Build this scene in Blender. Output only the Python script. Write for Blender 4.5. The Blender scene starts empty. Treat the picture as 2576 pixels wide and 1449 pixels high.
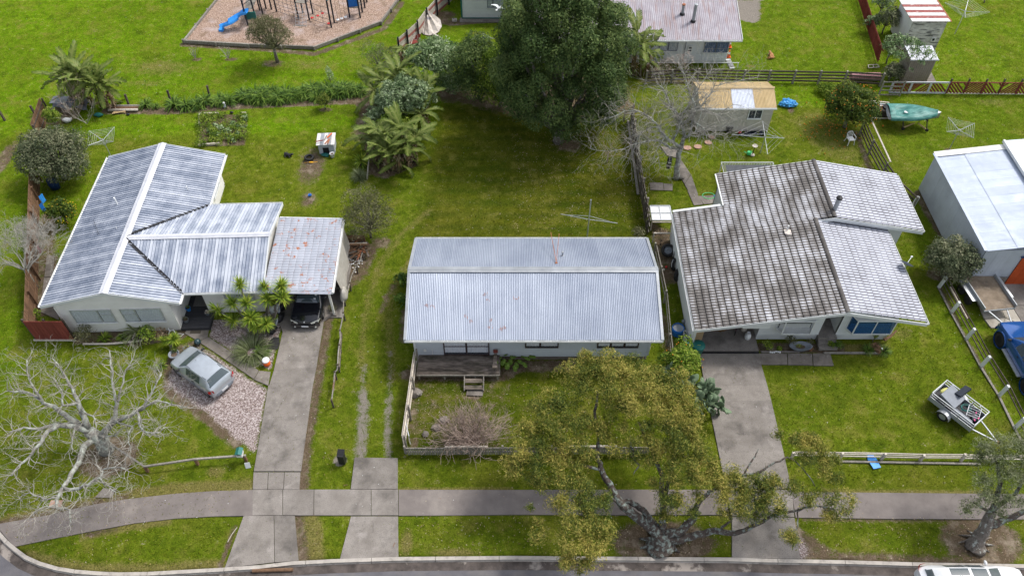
import bpy, math, random
import numpy as np
from mathutils import Vector, Matrix, noise as mnoise
R = math.radians
sc = bpy.context.scene
C = sc.collection
random.seed(7)
rng = np.random.default_rng(7)

# ---------------------------------------------------------------- camera, sky, sun, exposure
CAMH, TILT = 37.0, R(49.3)
cd = bpy.data.cameras.new('camera'); cam = bpy.data.objects.new('camera', cd); C.objects.link(cam)
cam.location = (0, 0, CAMH); cam.rotation_euler = (R(90) - TILT, 0, 0)
cd.sensor_width = 36; cd.lens = 2000 / 2576 * 36; cd.clip_start = 0.5; cd.clip_end = 3000
sc.camera = cam
SUN_EL, SUN_AZ = R(56), R(58)          # azimuth measured from +Y (away from the camera) towards +X
world = bpy.data.worlds.new('World'); sc.world = world; world.use_nodes = True
wn = world.node_tree; wn.nodes.clear()
wo = wn.nodes.new('ShaderNodeOutputWorld'); wb = wn.nodes.new('ShaderNodeBackground')
sky = wn.nodes.new('ShaderNodeTexSky'); sky.sky_type = 'NISHITA'; sky.sun_disc = False
sky.sun_elevation = SUN_EL; sky.sun_rotation = SUN_AZ; sky.air_density = 1.0; sky.dust_density = 3.0
hs = wn.nodes.new('ShaderNodeHueSaturation'); hs.inputs['Saturation'].default_value = 0.45
wn.links.new(sky.outputs[0], hs.inputs['Color']); wn.links.new(hs.outputs[0], wb.inputs[0])
wb.inputs[1].default_value = 0.13; wn.links.new(wb.outputs[0], wo.inputs[0])
sd = bpy.data.lights.new('sun', 'SUN'); sd.energy = 1.5; sd.angle = R(10); sd.color = (1, .965, .91)
sun = bpy.data.objects.new('sun', sd); C.objects.link(sun)
sun.rotation_euler = Vector((math.sin(SUN_AZ) * math.cos(SUN_EL), math.cos(SUN_AZ) * math.cos(SUN_EL), math.sin(SUN_EL))).to_track_quat('Z', 'Y').to_euler()
sc.view_settings.view_transform = 'Standard'; sc.view_settings.look = 'None'
sc.view_settings.gamma = 1; sc.view_settings.exposure = 0.8
sc.render.engine = 'CYCLES'

# ---------------------------------------------------------------- survey: reading on the photograph's tiles -> metres on the ground plane at height z
def G(r, c, x, y, z=0.0):
    u = (0, 700, 1400, 2120)[c - 1] * .90669 + x * .33793
    v = (0, 530, 1058)[r - 1] * .90669 + y * .33793
    a = (u - 1288) / 2000; b = (v - 724.5) / 2000
    t = (CAMH - z) / (math.sin(TILT) + b * math.cos(TILT))
    return Vector((a * t, (math.cos(TILT) - b * math.sin(TILT)) * t, z))
def V(*a): return Vector(a)

# ---------------------------------------------------------------- mesh helpers
class MB:
    def __init__(s): s.v = []; s.f = []; s.t = []
    def add(s, vs, fs):
        n = len(s.v); s.v += [tuple(p) for p in vs]; s.f += [tuple(i + n for i in f) for f in fs]; return s
    def box(s, c, d, rz=0, M=None):
        x, y, z = d[0] / 2, d[1] / 2, d[2] / 2
        vs = [Vector((i * x, j * y, k * z)) for k in (-1, 1) for i, j in ((-1, -1), (1, -1), (1, 1), (-1, 1))]
        if M is not None: vs = [M @ p for p in vs]
        if rz: vs = [Matrix.Rotation(rz, 3, 'Z') @ p for p in vs]
        c = Vector(c)
        return s.add([p + c for p in vs], [(3, 2, 1, 0), (4, 5, 6, 7), (0, 1, 5, 4), (1, 2, 6, 5), (2, 3, 7, 6), (3, 0, 4, 7)])
    def beam(s, p, q, w, h, up=(0, 0, 1), w2=None):
        p, q = Vector(p), Vector(q); d = (q - p).normalized(); up = Vector(up)
        if abs(d.dot(up)) > .98: up = Vector((0, 1, 0))
        sx = d.cross(up).normalized(); su = sx.cross(d).normalized(); w2 = w2 or w
        a = [p + sx * i * w / 2 + su * j * h / 2 for i, j in ((-1, -1), (1, -1), (1, 1), (-1, 1))]
        b = [q + sx * i * w2 / 2 + su * j * h / 2 for i, j in ((-1, -1), (1, -1), (1, 1), (-1, 1))]
        return s.add(a + b, [(0, 1, 2, 3), (7, 6, 5, 4), (0, 4, 5, 1), (1, 5, 6, 2), (2, 6, 7, 3), (3, 7, 4, 0)])
    def tube(s, pts, rad, n=6, cap=True, loop=False):
        pts = [Vector(p) for p in pts]; k = len(pts)
        if not isinstance(rad, (list, tuple)): rad = [rad] * k
        base = len(s.v); u = None
        for i, p in enumerate(pts):
            d = (pts[(i + 1) % k if loop else min(i + 1, k - 1)] - pts[(i - 1) if loop else max(i - 1, 0)])
            d = d.normalized() if d.length > 1e-6 else Vector((0, 0, 1))
            if u is None: u = d.orthogonal().normalized()
            else:
                u = u - d * u.dot(d); u = u.normalized() if u.length > 1e-5 else d.orthogonal().normalized()
            w = d.cross(u)
            for j in range(n):
                a = 2 * math.pi * j / n; s.v.append(tuple(p + (u * math.cos(a) + w * math.sin(a)) * rad[i]))
        for i in range(k if loop else k - 1):
            i2 = (i + 1) % k
            for j in range(n):
                j2 = (j + 1) % n
                s.f.append((base + i * n + j, base + i * n + j2, base + i2 * n + j2, base + i2 * n + j))
        if cap and not loop:
            s.f.append(tuple(base + j for j in reversed(range(n)))); s.f.append(tuple(base + (k - 1) * n + j for j in range(n)))
        return s
    def lathe(s, c, prof, n=16, M=None, sx=1, sy=1, cap=True):
        c = Vector(c); vs = []; fs = []
        for r, z in prof:
            for j in range(n):
                a = 2 * math.pi * j / n; p = Vector((r * sx * math.cos(a), r * sy * math.sin(a), z))
                if M is not None: p = M @ p
                vs.append(p + c)
        for i in range(len(prof) - 1):
            for j in range(n):
                j2 = (j + 1) % n; fs.append((i * n + j, i * n + j2, (i + 1) * n + j2, (i + 1) * n + j))
        if cap:
            fs.append(tuple(reversed(range(n)))); fs.append(tuple((len(prof) - 1) * n + j for j in range(n)))
        return s.add(vs, fs)
    def prism(s, poly, z0, z1):
        n = len(poly); ar = sum(poly[i][0] * poly[(i + 1) % n][1] - poly[(i + 1) % n][0] * poly[i][1] for i in range(n))
        if ar < 0: poly = list(reversed(poly))
        vs = [(p[0], p[1], z0) for p in poly] + [(p[0], p[1], z1) for p in poly]
        return s.add(vs, [tuple(reversed(range(n))), tuple(range(n, 2 * n))] + [(i, (i + 1) % n, (i + 1) % n + n, i + n) for i in range(n)])
    def extr(s, poly3, d):
        n = len(poly3); d = Vector(d); vs = [Vector(p) for p in poly3]; vs += [p + d for p in vs]
        return s.add(vs, [tuple(reversed(range(n))), tuple(range(n, 2 * n))] + [(i, (i + 1) % n, (i + 1) % n + n, i + n) for i in range(n)])
    def grid(s, rows, close=False):
        m = len(rows[0]); vs = [p for r in rows for p in r]; fs = []
        for i in range(len(rows) - 1):
            for j in range(m if close else m - 1):
                j2 = (j + 1) % m; fs.append((i * m + j, i * m + j2, (i + 1) * m + j2, (i + 1) * m + j))
        return s.add(vs, fs)
    def blob(s, c, r, n=10, k=7, amp=.15, seed=0, sc3=(1, 1, 1), M=None):
        c = Vector(c); vs = []; fs = []
        for i in range(k + 1):
            th = math.pi * i / k
            for j in range(n):
                a = 2 * math.pi * j / n; p = Vector((math.sin(th) * math.cos(a), math.sin(th) * math.sin(a), math.cos(th)))
                d = r * (1 + amp * mnoise.noise(p * 1.7 + Vector((seed * 3.1, seed, 0))) * 2)
                p = Vector((p.x * d * sc3[0], p.y * d * sc3[1], p.z * d * sc3[2]))
                if M is not None: p = M @ p
                vs.append(p + c)
        for i in range(k):
            for j in range(n):
                j2 = (j + 1) % n; fs.append((i * n + j, (i + 1) * n + j, (i + 1) * n + j2, i * n + j2))
        return s.add(vs, fs)
    def mesh(s, name, m=None, smooth=False):
        me = bpy.data.meshes.new(name); me.from_pydata(s.v, [], s.f)
        if m is not None: me.materials.append(m)
        if smooth: me.polygons.foreach_set('use_smooth', [True] * len(me.polygons))
        me.update(); return me
    def build(s, name, m, parent=None, smooth=False, world=False, label=None, kind=None, cat=None, group=None):
        if world and parent is not None:
            iv = WM[rootof(parent).name]; s.v = [tuple(iv @ Vector(p)) for p in s.v]
        o = bpy.data.objects.new(name, s.mesh(name, m, smooth)); C.objects.link(o)
        if parent is not None: o.parent = parent
        if label: o['label'] = label
        if kind: o['kind'] = kind
        if cat: o['category'] = cat
        if group: o['group'] = group
        return o
WM = {}
def rootof(o):
    while o.parent: o = o.parent
    return o
def thing(name, label, cat, loc=(0, 0, 0), rz=0, group=None, scale=1):
    o = bpy.data.objects.new(name, None); C.objects.link(o); o.empty_display_size = .3
    o.location = loc; o.rotation_euler = (0, 0, rz); o.scale = (scale,) * 3; o['label'] = label; o['category'] = cat
    if group: o['group'] = group
    WM[o.name] = (Matrix.Translation(Vector(loc)) @ Matrix.Rotation(rz, 4, 'Z') @ Matrix.Scale(scale, 4)).inverted()
    return o
def tag(o, label, cat, group=None):
    o['label'] = label; o['category'] = cat
    if group: o['group'] = group
    return o
def piece(me, name, parent, M=None, loc=None, rz=0, scale=None):
    o = bpy.data.objects.new(name, me); C.objects.link(o); o.parent = parent
    if M is not None: o.matrix_local = M
    else:
        if loc is not None: o.location = loc
        o.rotation_euler = (0, 0, rz)
        if scale: o.scale = scale if isinstance(scale, (tuple, list)) else (scale,) * 3
    return o
def copy_tree(o, parent=None, loc=None, rz=None, label=None, group=None, scale=None):
    c = o.copy(); C.objects.link(c); c.parent = parent
    for ch in o.children: copy_tree(ch, c)
    if parent is None:
        if loc is not None: c.location = loc
        if rz is not None: c.rotation_euler = (0, 0, rz)
        if scale is not None: c.scale = (scale,) * 3
        if label: c['label'] = label
        if group: c['group'] = group
    return c

# ---------------------------------------------------------------- materials
def setsock(b, k, v):
    if k in b.inputs: b.inputs[k].default_value = v
class NT:
    def __init__(s, name):
        s.m = bpy.data.materials.new(name); s.m.use_nodes = True; s.t = s.m.node_tree; s.b = s.t.nodes['Principled BSDF']
        s.geo = None
    def n(s, ty, **kw):
        x = s.t.nodes.new(ty)
        for k, v in kw.items():
            if k.startswith('i_'):
                key = k[2:].replace('_', ' '); x.inputs[int(key) if key.isdigit() else key].default_value = v
            else: setattr(x, k, v)
        return x
    def l(s, a, b): s.t.links.new(a, b)
    def pos(s, local=False):
        if local: return s.n('ShaderNodeTexCoord').outputs['Object']
        if not s.geo: s.geo = s.n('ShaderNodeNewGeometry')
        return s.geo.outputs['Position']
    def noise(s, scale, detail=4, rough=.55, stretch=None, local=False, off=0):
        p = s.pos(local)
        if stretch or off:
            mp = s.n('ShaderNodeMapping'); s.l(p, mp.inputs[0]); p = mp.outputs[0]
            if stretch: mp.inputs['Scale'].default_value = stretch
            mp.inputs['Location'].default_value = (off, off * .7, off * .3)
        x = s.n('ShaderNodeTexNoise'); s.l(p, x.inputs['Vector'])
        x.inputs['Scale'].default_value = scale; x.inputs['Detail'].default_value = detail; x.inputs['Roughness'].default_value = rough
        return x.outputs['Fac']
    def ramp(s, fac, cols, lo=.3, hi=.7):
        r = s.n('ShaderNodeValToRGB'); e = r.color_ramp.elements; k = len(cols)
        while len(e) < k: e.new(.5)
        for i, c in enumerate(cols):
            e[i].position = lo + (hi - lo) * i / max(1, k - 1); e[i].color = (*c, 1)
        s.l(fac, r.inputs[0]); return r.outputs[0]
    def mr(s, fac, lo, hi, a=0., b=1.):
        x = s.n('ShaderNodeMapRange'); s.l(fac, x.inputs[0]); x.inputs[1].default_value = lo; x.inputs[2].default_value = hi
        x.inputs[3].default_value = a; x.inputs[4].default_value = b; return x.outputs[0]
    def mix(s, fac, a, b, mode='MIX'):
        x = s.n('ShaderNodeMix', data_type='RGBA', blend_type=mode)
        if isinstance(fac, (int, float)): x.inputs[0].default_value = fac
        else: s.l(fac, x.inputs[0])
        for v, i in ((a, 6), (b, 7)):
            if isinstance(v, tuple): x.inputs[i].default_value = (*v, 1)
            else: s.l(v, x.inputs[i])
        return x.outputs[2]
    def math(s, op, a, b=0.):
        x = s.n('ShaderNodeMath', operation=op)
        for v, i in ((a, 0), (b, 1)):
            if isinstance(v, (int, float)): x.inputs[i].default_value = v
            else: s.l(v, x.inputs[i])
        return x.outputs[0]
    def attr(s, name, out='Fac'): return s.n('ShaderNodeAttribute', attribute_name=name).outputs[out]
    def bump(s, h, strength=.3, dist=.02):
        x = s.n('ShaderNodeBump'); x.inputs['Strength'].default_value = strength; x.inputs['Distance'].default_value = dist
        s.l(h, x.inputs['Height']); s.l(x.outputs[0], s.b.inputs['Normal'])
def mat(name, cols, scale=6, rough=.8, metal=0, spec=.3, bump=0, bscale=40, rnd=0, stretch=None, layers=(), lo=.3, hi=.7, detail=4, local=False, coat=0, crack=0):
    t = NT(name)
    if not isinstance(cols[0], (tuple, list)): cols = [tuple(c * .88 for c in cols), tuple(min(1, c * 1.1) for c in cols)]
    col = t.ramp(t.noise(scale, detail, .6, stretch, local), cols, lo, hi)
    for i, (c, s_, a, b, st) in enumerate(layers):
        col = t.mix(t.mr(t.noise(s_, 6, .62, st, local, off=7.3 * (i + 1)), a, b), col, c)
    if crack:
        vo = t.n('ShaderNodeTexVoronoi', feature='DISTANCE_TO_EDGE'); vo.inputs['Scale'].default_value = crack
        wp = t.n('ShaderNodeMixRGB'); wp.inputs[0].default_value = .3; nz = t.n('ShaderNodeTexNoise'); nz.inputs['Scale'].default_value = 2.5; nz.inputs['Detail'].default_value = 6
        t.l(t.pos(), nz.inputs['Vector']); t.l(t.pos(), wp.inputs[1]); t.l(nz.outputs['Color'], wp.inputs[2]); t.l(wp.outputs[0], vo.inputs['Vector'])
        ck = t.math('MULTIPLY', t.mr(vo.outputs['Distance'], .01, .0), t.mr(t.noise(.9, 3, .5, off=11), .54, .62)); col = t.mix(t.math('MULTIPLY', ck, .4), col, (.045, .04, .035))
    if rnd:
        oi = t.n('ShaderNodeObjectInfo'); h = t.n('ShaderNodeHueSaturation')
        t.l(t.mr(oi.outputs['Random'], 0, 1, 1 - rnd, 1 + rnd), h.inputs['Value']); t.l(col, h.inputs['Color']); col = h.outputs[0]
    t.l(col, t.b.inputs['Base Color'])
    t.b.inputs['Roughness'].default_value = rough; t.b.inputs['Metallic'].default_value = metal; setsock(t.b, 'Specular IOR Level', spec)
    if coat: setsock(t.b, 'Coat Weight', coat); setsock(t.b, 'Coat Roughness', .08)
    if bump: t.bump(t.noise(bscale, 5, .65, stretch, local), bump, .02)
    return t.m
def leafmat(name, cols, rough=.55, trans=.3, gain=1.75):
    t = NT(name); cols = [tuple(min(.6, v * gain) for v in c) for c in cols]
    col = t.ramp(t.attr('tint'), cols, 0, 1)
    t.l(col, t.b.inputs['Base Color']); t.b.inputs['Roughness'].default_value = rough; setsock(t.b, 'Specular IOR Level', .12)
    if trans:
        tr = t.n('ShaderNodeBsdfTranslucent'); mx = t.n('ShaderNodeMixShader'); mx.inputs[0].default_value = trans
        t.l(col, tr.inputs[0]); t.l(t.b.outputs[0], mx.inputs[1]); t.l(tr.outputs[0], mx.inputs[2])
        t.l(mx.outputs[0], t.t.nodes['Material Output'].inputs[0])
    return t.m
def glassmat(name, col, rough=.06, alpha=.35):
    t = NT(name); t.b.inputs['Base Color'].default_value = (*col, 1); t.b.inputs['Roughness'].default_value = rough
    setsock(t.b, 'Specular IOR Level', .6)
    tr = t.n('ShaderNodeBsdfTransparent'); mx = t.n('ShaderNodeMixShader'); mx.inputs[0].default_value = alpha
    t.l(tr.outputs[0], mx.inputs[1]); t.l(t.b.outputs[0], mx.inputs[2]); t.l(mx.outputs[0], t.t.nodes['Material Output'].inputs[0])
    return t.m

m_asphalt = mat('asphalt', [(.105, .10, .11), (.15, .145, .155)], 1.2, .9, bump=.5, bscale=90, layers=[((.19, .175, .16), .5, .5, .75, None), ((.06, .06, .065), 70, .55, .8, None)])
m_footpath = mat('footpath_seal', [(.155, .135, .125), (.215, .188, .172)], 1.3, .95, bump=.4, bscale=80, crack=.5, layers=[((.30, .265, .235), .45, .55, .75, None), ((.10, .09, .085), 55, .55, .75, None)])
m_concrete = mat('concrete', [(.185, .165, .145), (.27, .245, .22)], 1.1, .92, bump=.4, bscale=60, layers=[((.105, .094, .084), .8, .5, .72, None), ((.33, .30, .275), 1.5, .56, .8, None), ((.11, .10, .09), 22, .52, .72, None), ((.36, .335, .31), 45, .6, .8, None)], rnd=.08, crack=.45)
m_concrete_old = mat('old_concrete', [(.15, .132, .115), (.235, .21, .185)], 1.5, .95, bump=.4, bscale=50, layers=[((.10, .09, .078), 1.5, .5, .75, None), ((.34, .32, .28), 3, .6, .8, None)], rnd=.08)
m_kerb = mat('kerb_concrete', [(.34, .31, .275), (.48, .44, .39)], 2, .9, bump=.3, bscale=50, layers=[((.2, .18, .16), 3, .55, .75, None)])
m_white = mat('white_paint', [(.62, .62, .60), (.76, .76, .74)], .8, .6, layers=[((.45, .44, .41), 1.3, .6, .85, (1, 1, 4))], rnd=.03)
m_cream = mat('cream_paint', [(.68, .67, .63), (.78, .77, .73)], 1.0, .65, layers=[((.42, .40, .36), 1.7, .6, .85, (1, 1, 4))], rnd=.03)
m_bluewhite = mat('pale_blue_grey_paint', [(.47, .51, .55), (.55, .59, .63)], .8, .6, layers=[((.34, .36, .38), 1.6, .6, .85, (1, 1, 3))], rnd=.03)
m_palegrey = mat('pale_grey_paint', [(.62, .64, .64), (.72, .74, .73)], .8, .65, layers=[((.40, .42, .40), 2, .62, .85, (1, 1, 3))], rnd=.03)
m_trimwhite = mat('white_trim', (.74, .75, .74), 3, .5)
m_dark = mat('dark_interior', (.015, .015, .017), 3, .9)
m_black = mat('black_plastic', (.018, .018, .02), 5, .45)
m_rubber = mat('rubber', [(.018, .018, .019), (.035, .034, .033)], 6, .8, bump=.3, bscale=60)
m_g0 = mat('galvanised_roof', [(.47, .53, .62), (.57, .63, .71)], .55, .42, metal=.25, spec=.4, rnd=.035, layers=[((.66, .71, .78), .6, .5, .85, (1, .25, 1)), ((.40, .44, .52), 1.4, .58, .8, (3, .3, 1))])
m_galvdull = mat('dull_galvanised', [(.28, .30, .32), (.40, .42, .44)], 1.5, .5, metal=.3, rnd=.05)
m_lhroof_unused = mat('weathered_striped_roof', [(.32, .36, .43), (.50, .54, .61)], 2.2, .5, metal=.1, spec=.4, rnd=.05, lo=.38, hi=.62, layers=[((.74, .77, .82), 1.3, .42, .62, None), ((.24, .28, .36), 3.4, .54, .7, None)])
m_flash = mat('white_flashing', [(.50, .51, .55), (.62, .63, .67)], 2, .5, rnd=.03)
m_rt0 = mat('rust_tile', [(.44, .45, .48), (.62, .63, .67)], 3, .6, rnd=.10, layers=[((.34, .31, .29), 1.1, .52, .7, (1, .4, 1)), ((.38, .13, .05), 1.6, .60, .66, (1, 1, 1)), ((.22, .12, .08), 5, .66, .72, None)])
m_bt0 = mat('worn_tile', [(.105, .095, .09), (.17, .155, .145)], 3, .62, rnd=.13, spec=.3, layers=[((.055, .05, .045), 1.2, .52, .7, None), ((.66, .68, .74), 1.0, .50, .60, (.8, .55, 1)), ((.62, .64, .70), 7, .56, .66, (1.6, .8, 1)), ((.10, .088, .08), 9, .54, .63, None), ((.32, .14, .07), 12, .68, .74, None)])
m_bt1 = mat('painted_glare_tile', [(.20, .195, .20), (.30, .29, .30)], 3, .5, rnd=.08, spec=.4, layers=[((.72, .74, .80), 1.3, .40, .52, None), ((.70, .72, .77), 6, .50, .60, (1.6, .8, 1)), ((.15, .14, .145), 10, .57, .66, None), ((.36, .16, .08), 14, .68, .74, None)])  # unassigned first version; right-slope sky glare mixed in as white
m_pinkroof = mat('faded_red_roof', [(.28, .25, .28), (.38, .355, .39)], 1.2, .6, rnd=.06, layers=[((.30, .21, .20), 1.2, .5, .7, (3, .3, 1)), ((.48, .48, .52), 2.3, .55, .75, (4, .3, 1))])
m_tanroof = mat('tan_roof', [(.42, .31, .15), (.52, .39, .21)], 1.5, .55, rnd=.04)
m_clear = mat('white_plastic_sheet', (.60, .64, .72), 3, .35)
m_shedwall = mat('shed_wall', [(.42, .45, .50), (.50, .54, .59)], 1, .55, rnd=.05, layers=[((.35, .36, .38), 2, .6, .8, (1, 1, 3))])
m_shedroof = mat('shed_roof', [(.36, .41, .50), (.44, .49, .59)], .8, .45, metal=.15, rnd=.06, layers=[((.52, .57, .65), .8, .55, .8, None)])
m_orange = mat('orange_door', [(.42, .06, .012), (.5, .085, .02)], 4, .6)
m_redwood = mat('red_stained_timber', [(.17, .035, .028), (.25, .06, .045)], 6, .8, rnd=.15, bump=.3, stretch=(1, 1, .2))
m_brownpal = mat('brown_palings', [(.13, .075, .045), (.24, .14, .08)], 8, .9, rnd=.25, bump=.4, stretch=(1, 1, .2))
m_greypal = mat('grey_weathered_timber', [(.17, .155, .135), (.32, .295, .255)], 9, .92, rnd=.2, bump=.4, layers=[((.10, .105, .07), 6, .58, .75, None)])
m_deckwood = mat('mossy_decking', [(.055, .045, .036), (.26, .215, .18)], 5, .92, rnd=.22, bump=.5, stretch=(.25, 1, 1), layers=[((.05, .05, .03), 2.4, .5, .68, (.4, 1, 1)), ((.34, .29, .25), 5, .58, .75, (.2, 1, 1))])
m_darkwood = mat('dark_weathered_timber', [(.05, .04, .033), (.13, .105, .085)], 9, .92, rnd=.25, bump=.4)
m_palewood = mat('pale_bleached_timber', [(.42, .37, .31), (.60, .55, .48)], 9, .85, rnd=.12, bump=.3)
m_yellowwood = mat('new_timber', [(.45, .32, .17), (.55, .40, .22)], 9, .8)
m_dktim = mat('dark_painted_metal', (.012, .018, .03), 4, .45)
m_shedcream = mat('cream_weatherboard', [(.44, .41, .35), (.56, .53, .46)], 1.4, .75, rnd=.05, layers=[((.33, .30, .25), 2, .58, .8, (1, 1, 3))])
m_charcoal = mat('charcoal_stain', (.05, .05, .055), 5, .7, rnd=.15)
m_alu = mat('aluminium', [(.46, .48, .50), (.60, .62, .64)], 4, .4, metal=.5)
m_brownframe = mat('dark_brown_joinery', (.045, .022, .018), 4, .4)
m_glass = glassmat('window_glass', (.25, .30, .36), .05, .1)
m_carglass = glassmat('car_glass', (.07, .095, .105), .04, .8)
m_blueglass = glassmat('tinted_glass', (.03, .12, .28), .05, .45)
m_net = mat('net_curtain', [(.36, .40, .42), (.78, .82, .84)], 14, .95, stretch=(3, 3, 1))
m_lace = mat('lace_curtain', [(.66, .68, .76), (.88, .90, .94)], 5, .9, stretch=(6, 6, .5))
m_bluecurtain = mat('blue_curtain', [(.08, .12, .22), (.16, .22, .36)], 12, .9, stretch=(6, 6, .4))
m_blue = mat('blue_plastic', (.02, .16, .55), 5, .4)
m_skyblue = mat('bright_blue_plastic', [(.03, .26, .75), (.05, .34, .85)], 4, .4)
m_bluetarp = mat('blue_tarpaulin', [(.03, .22, .55), (.10, .42, .78)], 9, .45, bump=.6, bscale=12)
m_navy = mat('navy_plastic', (.012, .035, .13), 5, .4)
m_orangep = mat('orange_plastic', (.75, .13, .02), 5, .5)
m_redp = mat('red_plastic', (.5, .02, .02), 5, .5)
m_greenp = mat('green_plastic', (.10, .62, .22), 5, .45)
m_tealp = mat('teal_paint', (.02, .15, .13), 5, .5)
m_whitep = mat('white_plastic', (.75, .76, .76), 5, .45)
m_greyp = mat('grey_plastic', (.20, .22, .25), 5, .5)
m_canvas = mat('canvas', [(.52, .46, .40), (.68, .62, .56)], 5, .9, bump=.4, bscale=15, layers=[((.22, .21, .24), 1.8, .6, .66, None)])
m_tarpbeige = mat('beige_tarpaulin', [(.34, .32, .28), (.46, .44, .40)], 4, .8, bump=.6, bscale=9)
m_greentarp = mat('green_boat_cover', [(.02, .13, .115), (.13, .33, .29)], 3, .45, bump=.5, bscale=8, stretch=(.6, 2, 1), lo=.35, hi=.7)
m_rust = mat('rusty_iron', [(.28, .10, .05), (.42, .18, .09)], 8, .85)
m_soil = mat('soil', [(.075, .052, .036), (.16, .115, .08)], 9, .97, bump=.8, bscale=40)
m_paint_silver = mat('silver_car_paint', (.43, .47, .51), 2, .28, metal=.4, coat=.6)
m_paint_black = mat('black_car_paint', (.010, .011, .016), 2, .18, metal=.1, coat=1)
m_paint_blue = mat('blue_car_paint', (.008, .085, .32), 2, .22, metal=.35, coat=1)
m_paint_white = mat('white_car_paint', (.72, .73, .74), 2, .3, coat=.6)
m_chrome = mat('bright_metal', (.62, .63, .65), 4, .25, metal=.8)
m_lamp = mat('headlamp_glass', (.55, .55, .50), 4, .15, spec=.6)
m_taillamp = mat('tail_lamp', (.45, .01, .015), 4, .2, spec=.6)
m_plate = mat('number_plate', (.72, .73, .74), 4, .5)
m_ink = mat('black_ink', (.02, .02, .03), 4, .6)
m_pavelight = mat('pale_worn_concrete', [(.32, .29, .24), (.46, .43, .37)], 1.6, .95, bump=.3, rnd=.08, layers=[((.19, .17, .13), 1.8, .55, .75, None)])
m_rustpaver = mat('pink_paver', [(.36, .22, .16), (.46, .30, .23)], 4, .9)

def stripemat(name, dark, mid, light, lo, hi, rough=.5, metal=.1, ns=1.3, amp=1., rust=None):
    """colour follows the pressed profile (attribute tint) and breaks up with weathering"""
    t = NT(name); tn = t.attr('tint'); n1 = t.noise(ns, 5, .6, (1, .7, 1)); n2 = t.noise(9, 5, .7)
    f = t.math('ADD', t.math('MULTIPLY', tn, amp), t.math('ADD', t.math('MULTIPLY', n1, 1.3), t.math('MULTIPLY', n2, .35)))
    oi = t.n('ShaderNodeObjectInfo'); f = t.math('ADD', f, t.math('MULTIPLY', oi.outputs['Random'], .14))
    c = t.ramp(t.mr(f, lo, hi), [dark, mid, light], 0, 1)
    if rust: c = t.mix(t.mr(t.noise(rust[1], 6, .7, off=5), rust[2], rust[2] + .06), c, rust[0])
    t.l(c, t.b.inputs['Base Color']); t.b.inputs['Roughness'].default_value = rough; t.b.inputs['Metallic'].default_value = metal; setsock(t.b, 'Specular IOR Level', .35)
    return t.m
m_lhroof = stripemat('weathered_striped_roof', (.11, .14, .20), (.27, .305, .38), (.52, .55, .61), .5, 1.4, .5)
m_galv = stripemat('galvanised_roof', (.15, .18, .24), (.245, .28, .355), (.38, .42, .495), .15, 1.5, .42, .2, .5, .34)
m_rusttile = stripemat('rust_tile', (.12, .11, .12), (.30, .32, .37), (.42, .44, .50), .3, 1.5, .6, 0, .7, .7, ((.33, .12, .05), 2.4, .575))
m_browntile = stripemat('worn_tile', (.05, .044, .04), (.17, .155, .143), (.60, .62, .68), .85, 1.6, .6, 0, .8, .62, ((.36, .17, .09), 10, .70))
m_browntile_r = stripemat('painted_glare_tile', (.045, .045, .055), (.22, .225, .26), (.48, .50, .57), .85, 2.1, .5, 0, .9, 1.7, ((.36, .17, .09), 12, .69))  # right slopes: sun and sky glare painted in as whiter tile, plus some wear
# ================================================================ SETTING: ground, road, kerb, paths
KP = [G(3,1,x,y) for x,y in ((0,1115),(60,1185),(120,1235),(200,1295),(300,1340),(430,1378),(560,1400),(750,1415),(900,1420),(1100,1417),(1400,1400),(1670,1385),(1932,1366))]
KP += [G(3,2,300,1338),G(3,2,600,1322),G(3,2,1080,1306),G(3,2,1932,1298),G(3,3,600,1302),G(3,3,1680,1310),G(3,4,0,1318),G(3,4,600,1330),G(3,4,1100,1345),G(3,4,1935,1360)]
KP = [KP[0]+V(-14,12,0),KP[0]+V(-6,5.6,0),KP[0]+V(-2,2.0,0)]+KP+[KP[-1]+V(22,-.4,0),KP[-1]+V(80,-1.4,0)]
kx=np.array([p.x for p in KP]); ky=np.array([p.y for p in KP])
def kerb_y(x): return np.interp(x,kx,ky)
def off(pts,d):                      # polyline moved sideways to the road side
    out=[]
    for i,p in enumerate(pts):
        a=pts[max(i-1,0)]; b=pts[min(i+1,len(pts)-1)]; t=(b-a); t.z=0; t.normalize(); out.append(p+V(t.y,-t.x,0)*d)
    return out
xs=np.unique(np.concatenate([np.array([-900,-500,-250,-140,-90,-70,-58]),np.arange(-50,50,.15),np.array([52,58,70,90,140,250,500,900])]))
ys=np.unique(np.concatenate([np.array([-900,-400,-150,-60,-20,0,8]),np.arange(11,71,.15),np.array([72,76,85,100,140,220,400,900,1500])]))
GX,GY=np.meshgrid(xs,ys)
def seg_d(px_,py_,a,b):
    dx,dy=b[0]-a[0],b[1]-a[1]; L=dx*dx+dy*dy+1e-9
    t=np.clip(((px_-a[0])*dx+(py_-a[1])*dy)/L,0,1)
    return np.hypot(px_-a[0]-t*dx,py_-a[1]-t*dy)
def sm(x): x=np.clip(x,0,1); return x*x*(3-2*x)
def m_line(pts,w,soft=.3):
    d=np.full(GX.shape,1e9)
    for a,b in zip(pts,pts[1:]): d=np.minimum(d,seg_d(GX,GY,a,b))
    return sm((w-d)/soft+.5)
def m_poly(pts,soft=.3):
    ins=np.zeros(GX.shape,bool); d=np.full(GX.shape,1e9); n=len(pts)
    for i in range(n):
        a,b=pts[i],pts[(i+1)%n]; d=np.minimum(d,seg_d(GX,GY,a,b))
        c=((a[1]>GY)!=(b[1]>GY))&(GX<(b[0]-a[0])*(GY-a[1])/((b[1]-a[1])+1e-12)+a[0]); ins^=c
    return sm(np.where(ins,d,-d)/soft+.5)
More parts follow.
